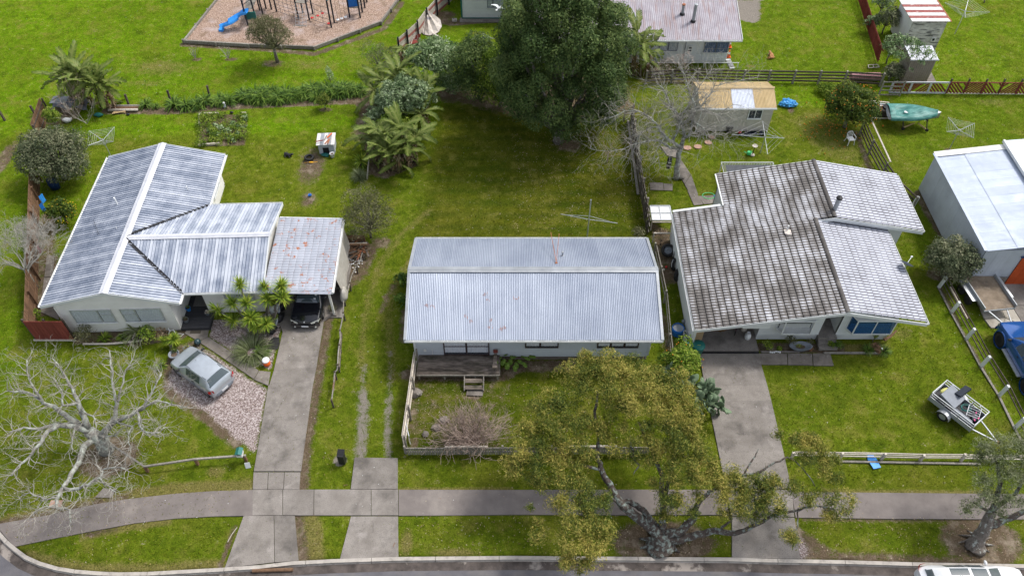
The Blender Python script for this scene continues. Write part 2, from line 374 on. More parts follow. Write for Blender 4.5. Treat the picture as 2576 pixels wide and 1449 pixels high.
def m_blob(c,rx,ry=None,soft=.5):
    ry=ry or rx; q=np.hypot((GX-c[0])/rx,(GY-c[1])/ry); return sm((1-q)/soft+.0)
mk={k:np.zeros(GX.shape) for k in ('soil','gravel','shell','dry','lush','dark')}
def P_(k,m,a=1.): mk[k]=np.maximum(mk[k],m*a)
# grass kinds
P_('lush',m_poly([(-70,46.2),(-17.5,46.6),(-5.5,48.5),(-4,60),(-2,80),(-70,80)],1.5))
P_('lush',m_poly([(-4,51.5),(7,51.5),(7,80),(-4,80)],1.0),.7)
P_('lush',m_poly([(18,50.5),(60,50.5),(60,80),(18,80)],1.0),.55)
P_('lush',m_poly([(-70,20),(-27.6,22),(-28.6,45),(-70,46)],.8),.55)
P_('lush',m_poly([(27,20),(60,20),(60,50.5),(29,50.5),(26,34),(25.5,26)],1.2),.35)
P_('dark',m_poly([(-6.5,34),(9.3,34),(11,50),(-5,50)],1.5))
P_('dark',m_poly([(-6,20),(9.5,20),(9.7,26),(-5.8,26)],1.0),.75)
P_('dark',m_poly([(-2,16.2),(24,16.2),(24,19.6),(-5.5,19.6)],1.0),.35)
# worn and bare places
P_('soil',m_blob(G(1,2,440,1230),1.5,3.2,.9),.95); P_('soil',m_blob(G(2,2,410,60),1.1,1.3,.9),.8)
P_('soil',m_blob(G(3,1,800,560),2.0,1.6,.45)); P_('soil',m_blob(G(3,3,1180,1190),3.1,1.35,.4)); P_('soil',m_blob(G(3,4,1620,1180),2.4,1.6,.4))
P_('soil',m_line([G(1,1,800,820),G(1,1,1250,822),G(1,1,1932,775),G(1,2,790,745),G(1,2,880,840)],.45,.4))
P_('soil',m_line([G(1,2,860,700),G(1,2,880,850),G(1,2,830,1000)],.9,.8),.8); P_('soil',m_poly([G(1,2,820,950),G(1,2,1200,900),G(1,2,1230,1230),G(1,2,980,1330),G(1,2,860,1290)],.6))
P_('soil',m_blob(G(1,2,1500,700),2.4,1.6,.7),.9); P_('soil',m_blob(G(1,3,480,1080),1.5,1.1,.8),.95)
P_('soil',m_poly([G(1,3,0,560),G(1,3,900,560),G(1,3,940,800),G(1,3,600,900),G(1,3,200,900),G(1,2,1500,750)],1.6),.85)
P_('soil',m_poly([G(2,2,640,380),G(2,2,950,380),G(2,2,860,620),G(2,2,640,800),G(2,2,610,600)],.8),.85)
P_('soil',m_blob(G(2,2,960,380),1.1,.8,.8),.8)
P_('soil',m_line([G(2,2,590,850),G(2,2,560,980),G(2,2,480,1449),G(3,2,400,480),G(3,2,375,790)],.27,.6))
P_('soil',m_line([G(3,2,340,1020),G(3,2,380,1330)],.3,.6),.9)
P_('dry',m_line([G(3,2,430,1000),G(3,2,470,1330)],.5,.6)); 
P_('gravel',m_line([G(3,2,820,90),G(3,2,830,230),G(3,2,815,420),G(3,2,800,560)],.30,.6),.76); P_('gravel',m_line([G(3,2,1020,130),G(3,2,1005,400),G(3,2,1020,560)],.2,.5),.74)
P_('gravel',m_line([G(2,2,830,1300),G(3,2,820,90)],.2,.4),.5); P_('gravel',m_line([G(2,2,1030,1200),G(3,2,1020,130)],.16,.4),.5)
P_('dry',m_line([G(2,2,1320,140),G(2,2,1130,300),G(2,2,960,520),G(2,2,870,780),G(2,2,830,1000),G(2,2,800,1400)],.3,.8),.65)
P_('dry',m_line([G(2,2,1180,520),G(2,2,1060,700),G(2,2,1010,900),G(2,2,1040,1400)],.32,.5),.6); P_('soil',m_line([G(2,2,1050,700),G(2,2,990,800),G(2,2,960,900)],.22,.4),.6)
P_('soil',m_line([G(2,2,1130,900),G(2,2,1130,1100)],.3,.4),.7)
P_('gravel',m_blob(G(3,2,650,580),.45,.4,.4)); P_('gravel',m_poly([G(1,3,1715,0),G(1,3,1905,0),G(1,3,1900,150),G(1,3,1850,170),G(1,3,1740,140)],.5)); P_('gravel',m_poly([G(1,3,1715,0),G(1,3,1940,0),(25,80),(20,80)],.6))
P_('shell',m_poly([G(2,1,1480,1150),G(2,1,1932,1440),G(3,1,1932,20),G(3,2,105,60),G(3,2,30,500),G(3,1,1890,520),G(3,1,1780,440),G(3,1,1500,200),G(2,1,1240,1449),G(2,1,1290,1290)],.5))
P_('soil',m_line([G(3,1,1760,430),G(3,1,1480,190),G(3,1,1290,70),G(2,1,1270,1300)],.5,.6),.9)
P_('shell',m_poly([G(2,1,1575,960),G(2,1,1560,1080),G(2,1,1932,1330),G(2,2,20,1270),G(2,2,140,1330),G(2,2,175,1150),G(2,2,240,930),G(2,2,110,900),G(2,1,1932,930)],.15))
P_('shell',m_blob(G(3,4,250,1230),.7,1.0,.7)); P_('soil',m_poly([G(3,4,230,1040),G(3,4,330,1130),G(3,4,560,1290),G(3,4,1100,1335),G(3,4,260,1325)],.6),.95)
P_('soil',m_line([G(3,4,560,1300),G(3,4,1500,1345)],.3,.5),.8); P_('soil',m_line([G(3,4,300,1020),G(3,4,1600,1035)],.12,.25),.7); P_('dry',m_line([G(3,4,450,815),G(3,4,1700,825)],.14,.3))
P_('dry',m_line([G(3,1,0,1055),G(3,1,380,975),G(3,1,930,860),G(3,1,1300,805),G(3,1,1860,780)],.45,.5)); P_('soil',m_line([G(3,1,0,1055),G(3,1,380,975),G(3,1,930,865)],.25,.5),.7)
P_('dry',m_line([G(3,1,620,1150),G(3,1,900,1090),G(3,1,1250,1040)],.22,.4)); P_('soil',m_line([G(3,1,640,1140),G(3,1,860,1095)],.12,.3),.8)
P_('dry',m_line([G(3,1,200,1290),G(3,1,600,1390),G(3,1,1200,1390),G(3,1,1640,1360)],.3,.6)); P_('soil',m_line([G(3,1,1740,1080),G(3,1,1700,1200),G(3,1,1640,1370)],.14,.3),.8)
P_('dry',m_blob(G(3,1,1600,670),.9,.5,.9)); P_('dry',m_line([G(3,2,1100,800),G(3,2,1932,800)],.12,.3)); P_('dry',m_blob(G(3,2,1150,1200),.5,1.2,.8)); P_('dry',m_blob(G(3,2,1500,1270),2.2,.35,.8))
P_('dry',m_blob(G(1,1,1200,500),5,2.2,1),.75); P_('dry',m_blob(G(1,2,450,480),5,1.6,1),.6); P_('dry',m_blob(G(1,1,1100,620),4,1.0,1),.6); P_('dry',m_line([G(1,2,880,240),G(1,2,720,400),G(1,2,880,520)],1.0,1.5),.5)
P_('dry',m_blob(G(1,4,1700,760),3,1.1,1),.6); P_('dry',m_blob(G(2,4,1040,1060),1.1,1,1),.7); P_('dry',m_poly([G(1,3,950,850),G(1,3,1100,850),G(1,3,1200,1449),G(1,3,1080,1449)],.6),.0)
P_('dry',m_poly([G(1,4,150,880),G(1,4,400,800),G(1,4,700,1000),G(1,4,780,1250),G(1,4,450,1180)],1.5),.55); P_('soil',m_blob(G(1,4,200,820),.45,.6,.8),.9); P_('soil',m_blob(G(1,4,680,1000),1.2,1.0,.8),.6)
P_('soil',m_line([G(1,4,700,1000),G(1,4,800,1290)],.25,.4),.7); P_('soil',m_line([G(2,4,1150,10),G(2,4,1230,180),G(2,4,1330,330),G(2,4,1530,600)],.3,.4),.8); P_('soil',m_blob(G(2,4,1330,620),1.6,.9,.7),.8)
P_('soil',m_line([G(2,4,1320,720),G(2,4,1480,1040),G(2,4,1680,1400)],.12,.2),.8); P_('soil',m_blob(G(1,4,1380,1130),.5,.7,.7),.9)
P_('soil',m_poly([G(2,3,1080,220),G(2,3,1240,300),G(2,3,1310,680),G(2,3,1180,700),G(2,3,1110,420)],.6),.9); P_('soil',m_line([G(2,3,1160,900),G(2,3,1230,1150)],.3,.4),.7)
P_('soil',m_line([G(2,2,1150,1360),G(2,2,1850,1370),G(2,3,100,1300),G(2,3,500,1290)],.4,.5),.95); P_('soil',m_poly([G(2,2,1180,1380),G(3,2,1932,0),G(3,2,1932,470),G(3,2,1200,470),G(3,2,1180,0)],.8),.33)
P_('soil',m_blob(G(3,2,1650,90),.5,.6,.6)); P_('soil',m_blob(G(3,2,1600,470),2.6,.8,.8),.8); P_('soil',m_line([G(3,2,1210,0),G(3,2,1200,470)],.3,.4),.6)
P_('soil',m_line([G(2,1,600,1080),G(2,1,1050,1090),G(2,1,1330,1060)],.5,.3)); P_('soil',m_line([G(2,1,1260,1290),G(2,1,1340,1180),G(2,1,1470,1130)],.35,.4),.8)
P_('soil',m_line([G(2,4,-10,1160),G(2,4,560,1170)],.35,.2)); P_('dry',m_line([G(2,4,560,1170),G(2,4,870,1180)],.4,.25)); P_('soil',m_blob(G(2,4,850,1170),.8,.6,.6))
P_('soil',m_line([G(1,2,1360,150),G(1,2,1480,170),(6,63.5)],.45,.3),.85); P_('soil',m_blob(G(1,2,1430,110),1.5,1.1,.6),.8); P_('soil',m_blob(G(1,2,150,470),1.4,.8,.7),.7)
P_('soil',m_blob(G(1,1,1460,440),.6,.35,.6),.8); P_('soil',m_blob(G(1,1,1720,440),.7,.35,.6),.8); P_('soil',m_line([G(1,1,1360,330),G(1,1,1932,365),G(1,2,470,400),G(1,2,980,210),G(1,2,1110,20)],.3,.3),.8)
P_('soil',m_blob(G(1,1,400,860),2.4,1.7,.6),.9); P_('soil',m_line([G(2,1,240,900),G(2,1,330,600),G(2,1,350,200)],.6,.6),.7); P_('soil',m_blob(G(1,1,10,1200),.8,3.2,.6),.8)
P_('soil',m_blob(G(1,2,540,815),.8,.4,.6),.7); P_('soil',m_line([G(1,3,1050,600),G(1,3,1420,600),G(1,3,1420,980)],.5,.7),.6); P_('lush',m_poly([G(1,4,20,620),G(1,4,460,620),G(1,4,440,790),G(1,4,60,800)],.6),.9)
P_('soil',m_poly([G(1,1,1490,850),G(1,1,1840,850),G(1,1,1820,1080),G(1,1,1480,1085)],.2)); P_('dry',m_blob(G(1,3,1830,490),.7,.3,.8))
P_('soil',m_line([G(2,4,1720,1000),G(2,4,1600,760)],.1,.2),.5); P_('soil',m_poly([G(2,1,250,930),G(2,1,430,930),G(2,1,430,480),G(2,1,330,480)],.4),.9)
for k in range(70):
    P_('dry',m_blob((random.uniform(-40,45),random.uniform(14,66)),random.uniform(.4,1.6),random.uniform(.3,.9),1),random.uniform(.2,.55))
for k in range(16): P_('soil',m_blob((random.uniform(-25,30),random.uniform(15,60)),random.uniform(.1,.25),None,1),random.uniform(.5,.9))
stripe=.5+.5*np.sin(GY*2*math.pi/1.15+.5*np.sin(GX*.35))
mk['mow']=mk['dark']*stripe
h=np.zeros(GX.shape)
for fx,fy,a in ((.35,.31,.03),(.9,.8,.02),(2.3,2.1,.008)): h-=a*(1+np.sin(GX*fx+1.3*np.sin(GY*fy))*np.cos(GY*fy+.8*np.sin(GX*fx*.7)))*.5
h+=np.random.default_rng(3).normal(0,.004,GX.shape)-.02
h-=.02*mk['soil']+.02*np.maximum(mk['gravel'],0)
low=GY<kerb_y(GX)-.04
h=np.where(low,-.5,np.minimum(h,-.012))
nv=GX.size; me=bpy.data.meshes.new('ground'); co=np.stack([GX,GY,h],-1).reshape(-1,3)
nx,ny=len(xs),len(ys); idx=np.arange(nv).reshape(ny,nx)
q=np.stack([idx[:-1,:-1],idx[:-1,1:],idx[1:,1:],idx[1:,:-1]],-1).reshape(-1,4)
me.vertices.add(nv); me.vertices.foreach_set('co',co.ravel()); me.loops.add(q.size); me.loops.foreach_set('vertex_index',q.ravel().astype(np.int32))
me.polygons.add(len(q)); me.polygons.foreach_set('loop_start',np.arange(0,q.size,4,dtype=np.int32)); me.polygons.foreach_set('use_smooth',np.ones(len(q),bool)); me.update(calc_edges=True)
def cattr(me,name,arrs):
    a=me.color_attributes.new(name,'FLOAT_COLOR','POINT'); a.data.foreach_set('color',np.stack([x.ravel() for x in arrs],-1).ravel().astype(np.float32))
cattr(me,'gma',[mk['soil'],mk['gravel'],mk['shell'],mk['dry']]); cattr(me,'gmb',[mk['lush'],mk['dark'],mk['mow'],np.zeros(GX.shape)])
t=NT('lawn')
a1=t.n('ShaderNodeAttribute',attribute_name='gma'); a2=t.n('ShaderNodeAttribute',attribute_name='gmb')
s1=t.n('ShaderNodeSeparateColor'); s2=t.n('ShaderNodeSeparateColor'); t.l(a1.outputs['Color'],s1.inputs[0]); t.l(a2.outputs['Color'],s2.inputs[0])
nb=t.noise(.35,5,.6); nm=t.noise(2.2,6,.7); nf=t.noise(14,6,.75); nxf=t.noise(55,4,.7)
g1=t.ramp(nm,[(.058,.088,.006),(.108,.152,.009),(.19,.22,.02)],.28,.72)
lush=t.ramp(nm,[(.072,.145,.004),(.12,.22,.005),(.20,.29,.01)],.28,.72)
dark=t.ramp(nm,[(.05,.060,.004),(.088,.100,.007),(.14,.145,.014)],.28,.72)
col=t.mix(s2.outputs[0],g1,lush); col=t.mix(s2.outputs[1],col,dark)
col=t.mix(t.math('MULTIPLY',s2.outputs[2],.5),col,(.03,.055,.006))
col=t.mix(t.mr(nb,.46,.7,0,.5),col,(.15,.15,.02))
def edge(m,a=1.7,lo=.3,hi=.72): return t.mr(t.math('ADD',m,t.math('MULTIPLY',t.math('SUBTRACT',t.math('ADD',t.math('MULTIPLY',nm,.5),t.math('MULTIPLY',nf,.5)),.5),a*2)),lo,hi)
nl=t.noise(.11,4,.6,off=3); col=t.mix(t.mr(nl,.42,.64,0,.35),col,(.07,.115,.006)); n3=t.noise(.8,5,.7,off=9); col=t.mix(t.mr(n3,.53,.7,0,.75),col,(.20,.19,.04)); col=t.mix(t.mr(n3,.47,.32,0,.65),col,(.045,.078,.005))
col=t.mix(t.math('MULTIPLY',edge(a1.outputs['Alpha'],1.2,.3,.9),.8),col,t.ramp(nf,[(.13,.115,.035),(.24,.20,.075)],.3,.7))
spk=t.ramp(nf,[(.35,.35,.35),(1,1,1),(1.5,1.5,1.4)],.3,.68); col=t.mix(.75,col,spk,'MULTIPLY')
spk2=t.ramp(nxf,[(.45,.45,.45),(1.0,1,1),(1.35,1.35,1.3)],.3,.7); col=t.mix(.5,col,spk2,'MULTIPLY')
soilc=t.ramp(nf,[(.07,.048,.03),(.13,.095,.062),(.25,.195,.14)],.25,.75)
soilc=t.mix(t.mr(t.noise(1.3,5,.7,off=21),.5,.68,0,.8),soilc,(.34,.28,.21)); soilc=t.mix(t.mr(t.noise(2.6,5,.7,off=31),.52,.66,0,.7),soilc,(.075,.085,.02))
col=t.mix(edge(s1.outputs[0]),col,soilc)
col=t.mix(edge(s1.outputs[1]),col,t.ramp(nxf,[(.12,.10,.08),(.23,.205,.175),(.38,.345,.30)],.3,.7))
shc=t.ramp(t.noise(13,4,.9),[(.11,.08,.065),(.27,.20,.185),(.70,.64,.62)],.38,.60)
col=t.mix(edge(s1.outputs[2]),col,shc)
t.l(col,t.b.inputs['Base Color']); t.b.inputs['Roughness'].default_value=.95; setsock(t.b,'Specular IOR Level',.03)
t.bump(t.math('ADD',t.math('MULTIPLY',nf,.8),nxf),.9,.05)
me.materials.append(t.m); ground=bpy.data.objects.new('ground',me); C.objects.link(ground); ground['kind']='structure'

def struct(name,m,polys,z0,z1): 
    b=MB()
    for p in polys: b.prism([(q_[0],q_[1]) for q_ in p],z0,z1)
    return b.build(name,m,kind='structure')
road=struct('road',m_asphalt,[[(p.x,p.y) for p in off(KP,.2)]+[(90,-60),(-120,-60),(-120,60),(-45,45)]],-.6,-.135)
# kerb: separate cast lengths, channel beside it
kerb=bpy.data.objects.new('kerb',None); C.objects.link(kerb); kerb['kind']='structure'
dense=[]
for a,b in zip(KP[:-1],KP[1:]):
    n=max(1,int((b-a).length/.6)) if (b-a).length<40 else 1
    dense+=[a.lerp(b,i/n) for i in range(n)]
dense=[p for p in dense if p.x<46]
inn=off(dense,.0); mid=off(dense,.17); ou=off(dense,.21)
i=0
while i<len(dense)-1:
    j=min(i+5,len(dense)-1); b=MB()
    sh=.012
    def pr(k,s): return [inn[k]+V(0,0,-.4),inn[k]+V(0,0,.028),mid[k]+V(0,0,.016),mid[k]+V(0,0,-.125),ou[k]+V(0,0,-.133),ou[k]+V(0,0,-.4)]
    rows=[pr(k,0) for k in range(i,j+1)]
    tdir=(dense[j]-dense[i]).normalized()*sh
    rows[0]=[p+tdir for p in rows[0]]; rows[-1]=[p-tdir for p in rows[-1]]
    b.grid(rows,close=True); b.f+=[tuple(range(6)),tuple(reversed(range((j-i)*6,(j-i)*6+6)))]
    b.build('kerb_stone',m_kerb,kerb); i=j
MK=lambda r,c,L:[G(r,c,x,y) for x,y in L]
gutter_=MB().grid([[a+V(0,0,-.131),b_+V(0,0,-.1305)] for a,b_ in zip(off(dense,.21),off(dense,.62))]).build('gutter',mat('gutter_debris',[(.05,.042,.038),(.12,.10,.09)],2.5,.95,bump=.6,bscale=40,layers=[((.30,.265,.235),.55,.56,.62,None),((.22,.17,.12),30,.6,.75,None)]),kind='structure')
top=MK(3,1,[(-60,1070),(0,1058),(380,990),(560,945),(700,915),(930,878),(1300,835),(1600,815),(1932,805)])
bot=MK(3,1,[(0,1105),(60,1180),(110,1228),(400,1168),(700,1110),(1000,1055),(1300,1020),(1600,1003),(1932,997)])
fp=[]
fp.append(top+list(reversed(bot)))
fp.append(MK(3,2,[(1090,806),(1500,806),(1932,807)])+MK(3,3,[(700,805),(1640,805)])+MK(3,3,[(1690,992),(700,992)])+MK(3,2,[(1932,990),(1500,996),(1090,998)]))
fp.append(MK(3,4,[(205,822),(900,828),(1932,838)])+[V(60,19.3,0),V(60,17.8,0)]+MK(3,4,[(1932,1026),(900,1021),(235,1012)]))
footpath=struct('footpath',m_footpath,fp,-.2,.012)
def slabs(name,m,polys,z=.02,shrink=.002):
    e=bpy.data.objects.new(name,None); C.objects.link(e); e['kind']='structure'
    for p in polys:
        c=sum((V(*q_[:2],0) for q_ in p),V(0,0,0))/len(p)
        pp=[]
        for q_ in p:
            d=V(*q_[:2],0)-c; pp.append(c+d*(1-shrink/max(d.length,.01)))
        b=MB().prism([(q_.x,q_.y) for q_ in pp],-.2,z+random.uniform(-.002,.003)); b.build('slab',m,e)
    return e
slabs('footpath_crossing',m_concrete,[MK(3,2,L) for L in ([(2,806),(225,805),(225,996),(2,996)],[(229,805),(458,805),(456,996),(229,996)],[(462,805),(883,804),(883,996),(460,996)],[(887,804),(1086,804),(1087,996),(887,996)])])
def quadstrip(L,Rr,ts):
    def at(P,t):
        s=t*(len(P)-1); i=min(int(s),len(P)-2); return P[i].lerp(P[i+1],s-i)
    return [[at(L,a),at(Rr,a),at(Rr,b),at(L,b)] for a,b in zip(ts,ts[1:])]
L1=[V(-14.3,35.4,0),V(-14.25,29.5,0),G(2,2,235,1010),G(2,2,135,1449),G(3,2,120,30),G(3,2,12,668)]; R1=[V(-10.1,35.4,0),V(-10.1,29.5,0),G(2,2,540,920),G(2,2,455,1449),G(3,2,455,0),G(3,2,362,668)]
slabs('concrete_driveway',m_concrete,quadstrip(L1,R1,[0,.1,.2,.32,.42,.55,.72,.8,.88,.94,1])+[MK(3,2,L) for L in ([(10,676),(118,676),(112,803),(4,803)],[(122,676),(238,676),(230,803),(116,803)],[(242,676),(358,676),(350,803),(234,803)])])
slabs('concrete_driveway',m_concrete,[[G(3,1,1815,1000),G(3,2,160,1000),G(3,2,165,1345),G(3,1,1674,1388)],MK(3,2,[(164,1000),(316,1000),(345,1334),(169,1345)])],.026)
slabs('concrete_driveway',m_concrete,[MK(3,2,[(762,567),(1083,571),(1083,801),(733,801)]),MK(3,2,[(735,1004),(1085,1004),(1088,1310),(653,1322)])],.026)
L3=[G(2,3,1440,1160),G(2,3,1462,1300),G(3,3,1482,0),G(3,3,1560,340),G(3,3,1610,620),G(3,3,1650,798)]; R3=[G(2,3,1872,1165),G(2,4,0,1385),G(3,4,15,0),G(3,4,100,330),G(3,4,160,600),G(3,4,202,798)]
slabs('concrete_driveway',m_concrete,quadstrip(L3,R3,[0,.42,.49,.74,.86,1])+[[G(3,3,1648,806),G(3,4,205,806),G(3,4,225,1008),G(3,3,1690,1000)],[G(3,3,1692,1006),G(3,4,225,1014),G(3,4,268,1320),G(3,3,1692,1312)]],.026)
slabs('concrete_path',m_concrete_old,[MK(2,1,[(1400,1015),(1560,1010),(1545,1085),(1480,1120),(1375,1060)]),MK(2,1,[(1548,1085),(1730,1205),(1680,1255),(1484,1124)]),MK(2,1,[(1733,1207),(1925,1335),(1890,1400),(1683,1258)]),[G(2,1,1930,1338),G(2,2,136,1345),G(2,2,118,1449),G(3,2,116,30),G(2,1,1893,1403)]],.016)
slabs('concrete_path',m_concrete_old,[MK(2,4,L) for L in ([(-62,1210),(170,1210),(174,1292),(-40,1292)],[(175,1210),(356,1210),(362,1297),(179,1293)],[(361,1210),(490,1205),(518,1300),(367,1298)])],.02)
slabs('garden_path',m_concrete_old,[MK(1,3,L) for L in ([(1160,1090),(1290,1110),(1300,1180),(1210,1160)],[(1290,1180),(1320,1200),(1385,1300),(1340,1370),(1290,1290)],[(1340,1372),(1388,1302),(1440,1449),(1380,1449)])]+[[G(2,3,1362,2),G(2,3,1420,2),G(2,3,1480,102),G(2,3,1410,108)],[G(2,3,1440,40),G(2,3,1600,30),G(2,3,1625,90),G(2,3,1484,100)]]+[MK(1,3,[(1080,1360),(1180,1362),(1185,1418),(1085,1415)]),MK(1,3,[(1184,1368),(1250,1372),(1250,1420),(1188,1418)])],.016)
slabs('concrete_path',m_concrete_old,[MK(2,1,L) for L in ([(405,480),(350,480),(330,640),(390,640)],[(388,645),(328,645),(300,900),(440,960),(430,900)])],.01)
slabs('concrete_path',m_concrete_old,[[V(-4.5,62.0,0),V(.9,61.9,0),V(.9,62.7,0),V(-4.5,62.7,0)],[V(.95,61.9,0),V(7,61.9,0),V(7,62.7,0),V(.95,62.7,0)]],.01)
slabs('concrete_yard',m_concrete,[[G(2,4,1740,650),V(48,32.4,0),V(48,30.0,0),G(2,4,1840,850)]],.024)
slabs('concrete_yard',m_concrete,[[G(2,4,1844,854),V(48,29.9,0),V(48,25,0),G(2,4,1935,1000)]],.024)
for L in ([(1470,650),(1735,650),(1790,760),(1560,770)],[(1562,775),(1795,765),(1838,850),(1600,860)],[(1603,865),(1760,858),(1790,940),(1640,950)],[(1764,858),(1840,852),(1930,1000),(1792,942)],[(1642,955),(1790,945),(1790,1015),(1690,1020)],[(1794,948),(1925,1003),(1790,1012)]): slabs('paving',m_pavelight,[MK(2,4,L)],.018)
slabs('concrete_path',m_concrete_old,[MK(1,4,[(1245,540),(1285,620),(1200,625)]),MK(1,4,[(960,480),(1020,500),(990,540),(900,500)])],.012)
for x,y,r in ((1360,1103,.26),(1438,1094,.25),(1515,1062,.24),(1540,1022,.24)):
    g=G(1,3,x,y); o=MB().prism([(r*1.15*math.cos(a)*random.uniform(.9,1.1),r*math.sin(a)*random.uniform(.9,1.1)) for a in [i*math.pi/4 for i in range(8)]],-.05,.03).build('stepping_stone',m_rustpaver,kind='structure'); o.location=g
# pieces on the lawns: fallen leaves and daisies nobody could count
def scatter_stuff(name,label,n,area,size,m,z=.006,tilt=.5):
    P=rng.uniform(0,1,(n,2)); x=area[0]+(area[1]-area[0])*P[:,0]; y=area[2]+(area[3]-area[2])*P[:,1]
    return quads_np(name,np.stack([x,y,np.full(n,z)],-1),size,m,up=True,jit=tilt)
# ================================================================ foliage helpers
def mesh_np(name,co,q,m,tint=None,smooth=False):
    me=bpy.data.meshes.new(name); k=q.shape[1]
    me.vertices.add(len(co)); me.vertices.foreach_set('co',co.astype(np.float32).ravel()); me.loops.add(q.size); me.loops.foreach_set('vertex_index',q.ravel().astype(np.int32))
    me.polygons.add(len(q)); me.polygons.foreach_set('loop_start',np.arange(0,q.size,k,dtype=np.int32)); me.update(calc_edges=True)
    if tint is not None:
        a=me.attributes.new('tint','FLOAT','POINT'); a.data.foreach_set('value',tint.astype(np.float32))
    me.materials.append(m); return me
def leafq(C3,N,size,asp=.45,droop=0.,tint=None,dirs=None):
    """one kite-shaped leaf per centre; N roughly the way the blade faces"""
    n=len(C3); r=rng.normal(size=(n,3)) if dirs is None else dirs
    N=N/np.maximum(np.linalg.norm(N,axis=1,keepdims=True),1e-6)
    L=r-N*(r*N).sum(1,keepdims=True); L/=np.maximum(np.linalg.norm(L,axis=1,keepdims=True),1e-6); W=np.cross(N,L)
    s=size*rng.uniform(.65,1.35,(n,1)); 
    a=C3-L*s*.5; b=C3+W*s*asp*.5; c=C3+L*s*.5-N*s*droop; d=C3-W*s*asp*.5
    co=np.stack([a,b,c,d],1).reshape(-1,3); q=np.arange(4*n).reshape(n,4)
    if tint is None: tint=rng.uniform(0,1,n)
    return co,q,np.repeat(tint,4)
def crown(blobs,dens,size,asp=.45,rand=.65,up=.5,shell=.35,flat=.0,dark=.0,cl=.25,droop=.1,hang=0.,gap=.3,vary=.5):
    """blobs: (x,y,z,rx,ry,rz). leaves through the outer shell of each blob, in sprigs"""
    cs=[];ns=[];ts=[]
    for bi,(x,y,z,rx,ry,rz) in enumerate(blobs):
        area=4*math.pi*((rx*ry)**1.6/3+(rx*rz)**1.6/3+(ry*rz)**1.6/3)**(1/1.6); n=max(8,int(area*dens))
        d=rng.normal(size=(n,3)); d/=np.linalg.norm(d,axis=1,keepdims=True); d[:,2]=np.where(d[:,2]<-.55,-d[:,2],d[:,2])
        rr=1-shell*rng.random((n,1))**1.5+rng.normal(0,.035,(n,1))
        lump=1+.10*np.sin(d[:,:1]*5+bi)+.10*np.sin(d[:,1:2]*6+bi*2)+.08*np.sin(d[:,2:3]*7+bi*3)
        rr=np.where(rng.random((n,1))<.07,rr*rng.uniform(1.05,1.3,(n,1)),rr)
        p=d*rr*lump*np.array([rx,ry,rz])+np.array([x,y,z])
        gf=np.sin(p[:,0]*6.1+np.sin(p[:,1]*4.3)*1.5)+np.sin(p[:,1]*5.7+np.sin(p[:,2]*5.1)*1.5)+np.sin(p[:,2]*6.3+p[:,0]*2.2)
        kp=(rng.random(n)>gap*2*np.clip(.5-gf*.45,0,1)); p=p[kp]; d=d[kp]; n=len(p)
        cs.append(p); nn=d+rng.normal(size=(n,3))*rand; nn[:,2]+=up; ns.append(nn)
        base=rng.uniform(.5-vary,.5+vary); sp=np.sin(p[:,0]*7+p[:,1]*3)*np.sin(p[:,1]*6-p[:,2]*5)*.18
        ts.append(np.clip(base*.5+.25+sp+rng.normal(0,cl,n),0,1))
    Cc=np.concatenate(cs); N=np.concatenate(ns); T=np.concatenate(ts)
    dirs=None
    if hang: dirs=rng.normal(size=(len(Cc),3)); dirs[:,2]-=hang
    return leafq(Cc,N,size,asp,droop,T,dirs)
def join_np(parts):
    co=[];q=[];t=[];k=0
    for a,b,c in parts: co.append(a);q.append(b+k);t.append(c);k+=len(a)
    return np.concatenate(co),np.concatenate(q),np.concatenate(t)
def obj_np(name,arr,m,parent=None,kind=None):
    me=mesh_np(name,arr[0],arr[1],m,arr[2]); o=bpy.data.objects.new(name,me); C.objects.link(o)
    if parent: o.parent=parent
    if kind: o['kind']=kind
    return o
def subblobs(R3,n,r,zc,seed=0,low=-.2,spread=.78):
    """n lobes spread over an ellipsoid of radii R3 centred at height zc"""
    rr=random.Random(seed); out=[]
    for i in range(n):
        z=low+(1-low)*(i+.5)/n; a=i*2.399+rr.uniform(-.3,.3); s=math.sqrt(max(0,1-z*z))
        k=spread*rr.uniform(.85,1.1); q=r*rr.uniform(.62,1.35)
        out.append((s*math.cos(a)*R3[0]*k,s*math.sin(a)*R3[1]*k,zc+z*R3[2]*k,q,q,q*.85))
    return out
def limb(mb,p,d,L,r,depth,rr,seg=4,n=5,wig=.25,up=.15,split=3,shrink=.68,spread=.7,rmin=.006,taper=.55,lists=None,gravity=0):
    pts=[Vector(p)]; rad=[r]; d=Vector(d).normalized(); cur=Vector(p)
    for i in range(seg):
        d=(d+V(rr.gauss(0,wig),rr.gauss(0,wig),rr.gauss(0,wig)*.7+up*.3-gravity*.25)).normalized(); cur=cur+d*L/seg
        pts.append(cur); rad.append(max(rmin,r*(1-(1-taper)*(i+1)/seg)))
    mb.tube(pts,rad,n if r>.02 else 3,cap=False)
    if lists is not None: lists.append((cur.copy(),d.copy(),depth))
    if depth>0:
        for k in range(split):
            i=rr.randint(max(1,seg-2),seg) if k else seg
            q=pts[i]; a=rr.uniform(0,2*math.pi); o=d.orthogonal().normalized(); o=Matrix.Rotation(a,3,d)@o
            nd=(d+o*rr.uniform(.4,1)*spread+V(0,0,up)).normalized()
            limb(mb,q,nd,L*shrink*rr.uniform(.75,1.2),rad[i]*.72,depth-1,rr,seg,n,wig,up,split,shrink,spread,rmin,taper,lists,gravity)
def quads_np(name,P,size,m,up=False,jit=.5,asp=.7):
    n=len(P); N=rng.normal(size=(n,3))*jit; N[:,2]+=1.0
    return mesh_np(name,*leafq(P,N,size,asp)[:2],m,rng.uniform(0,1,4*n))
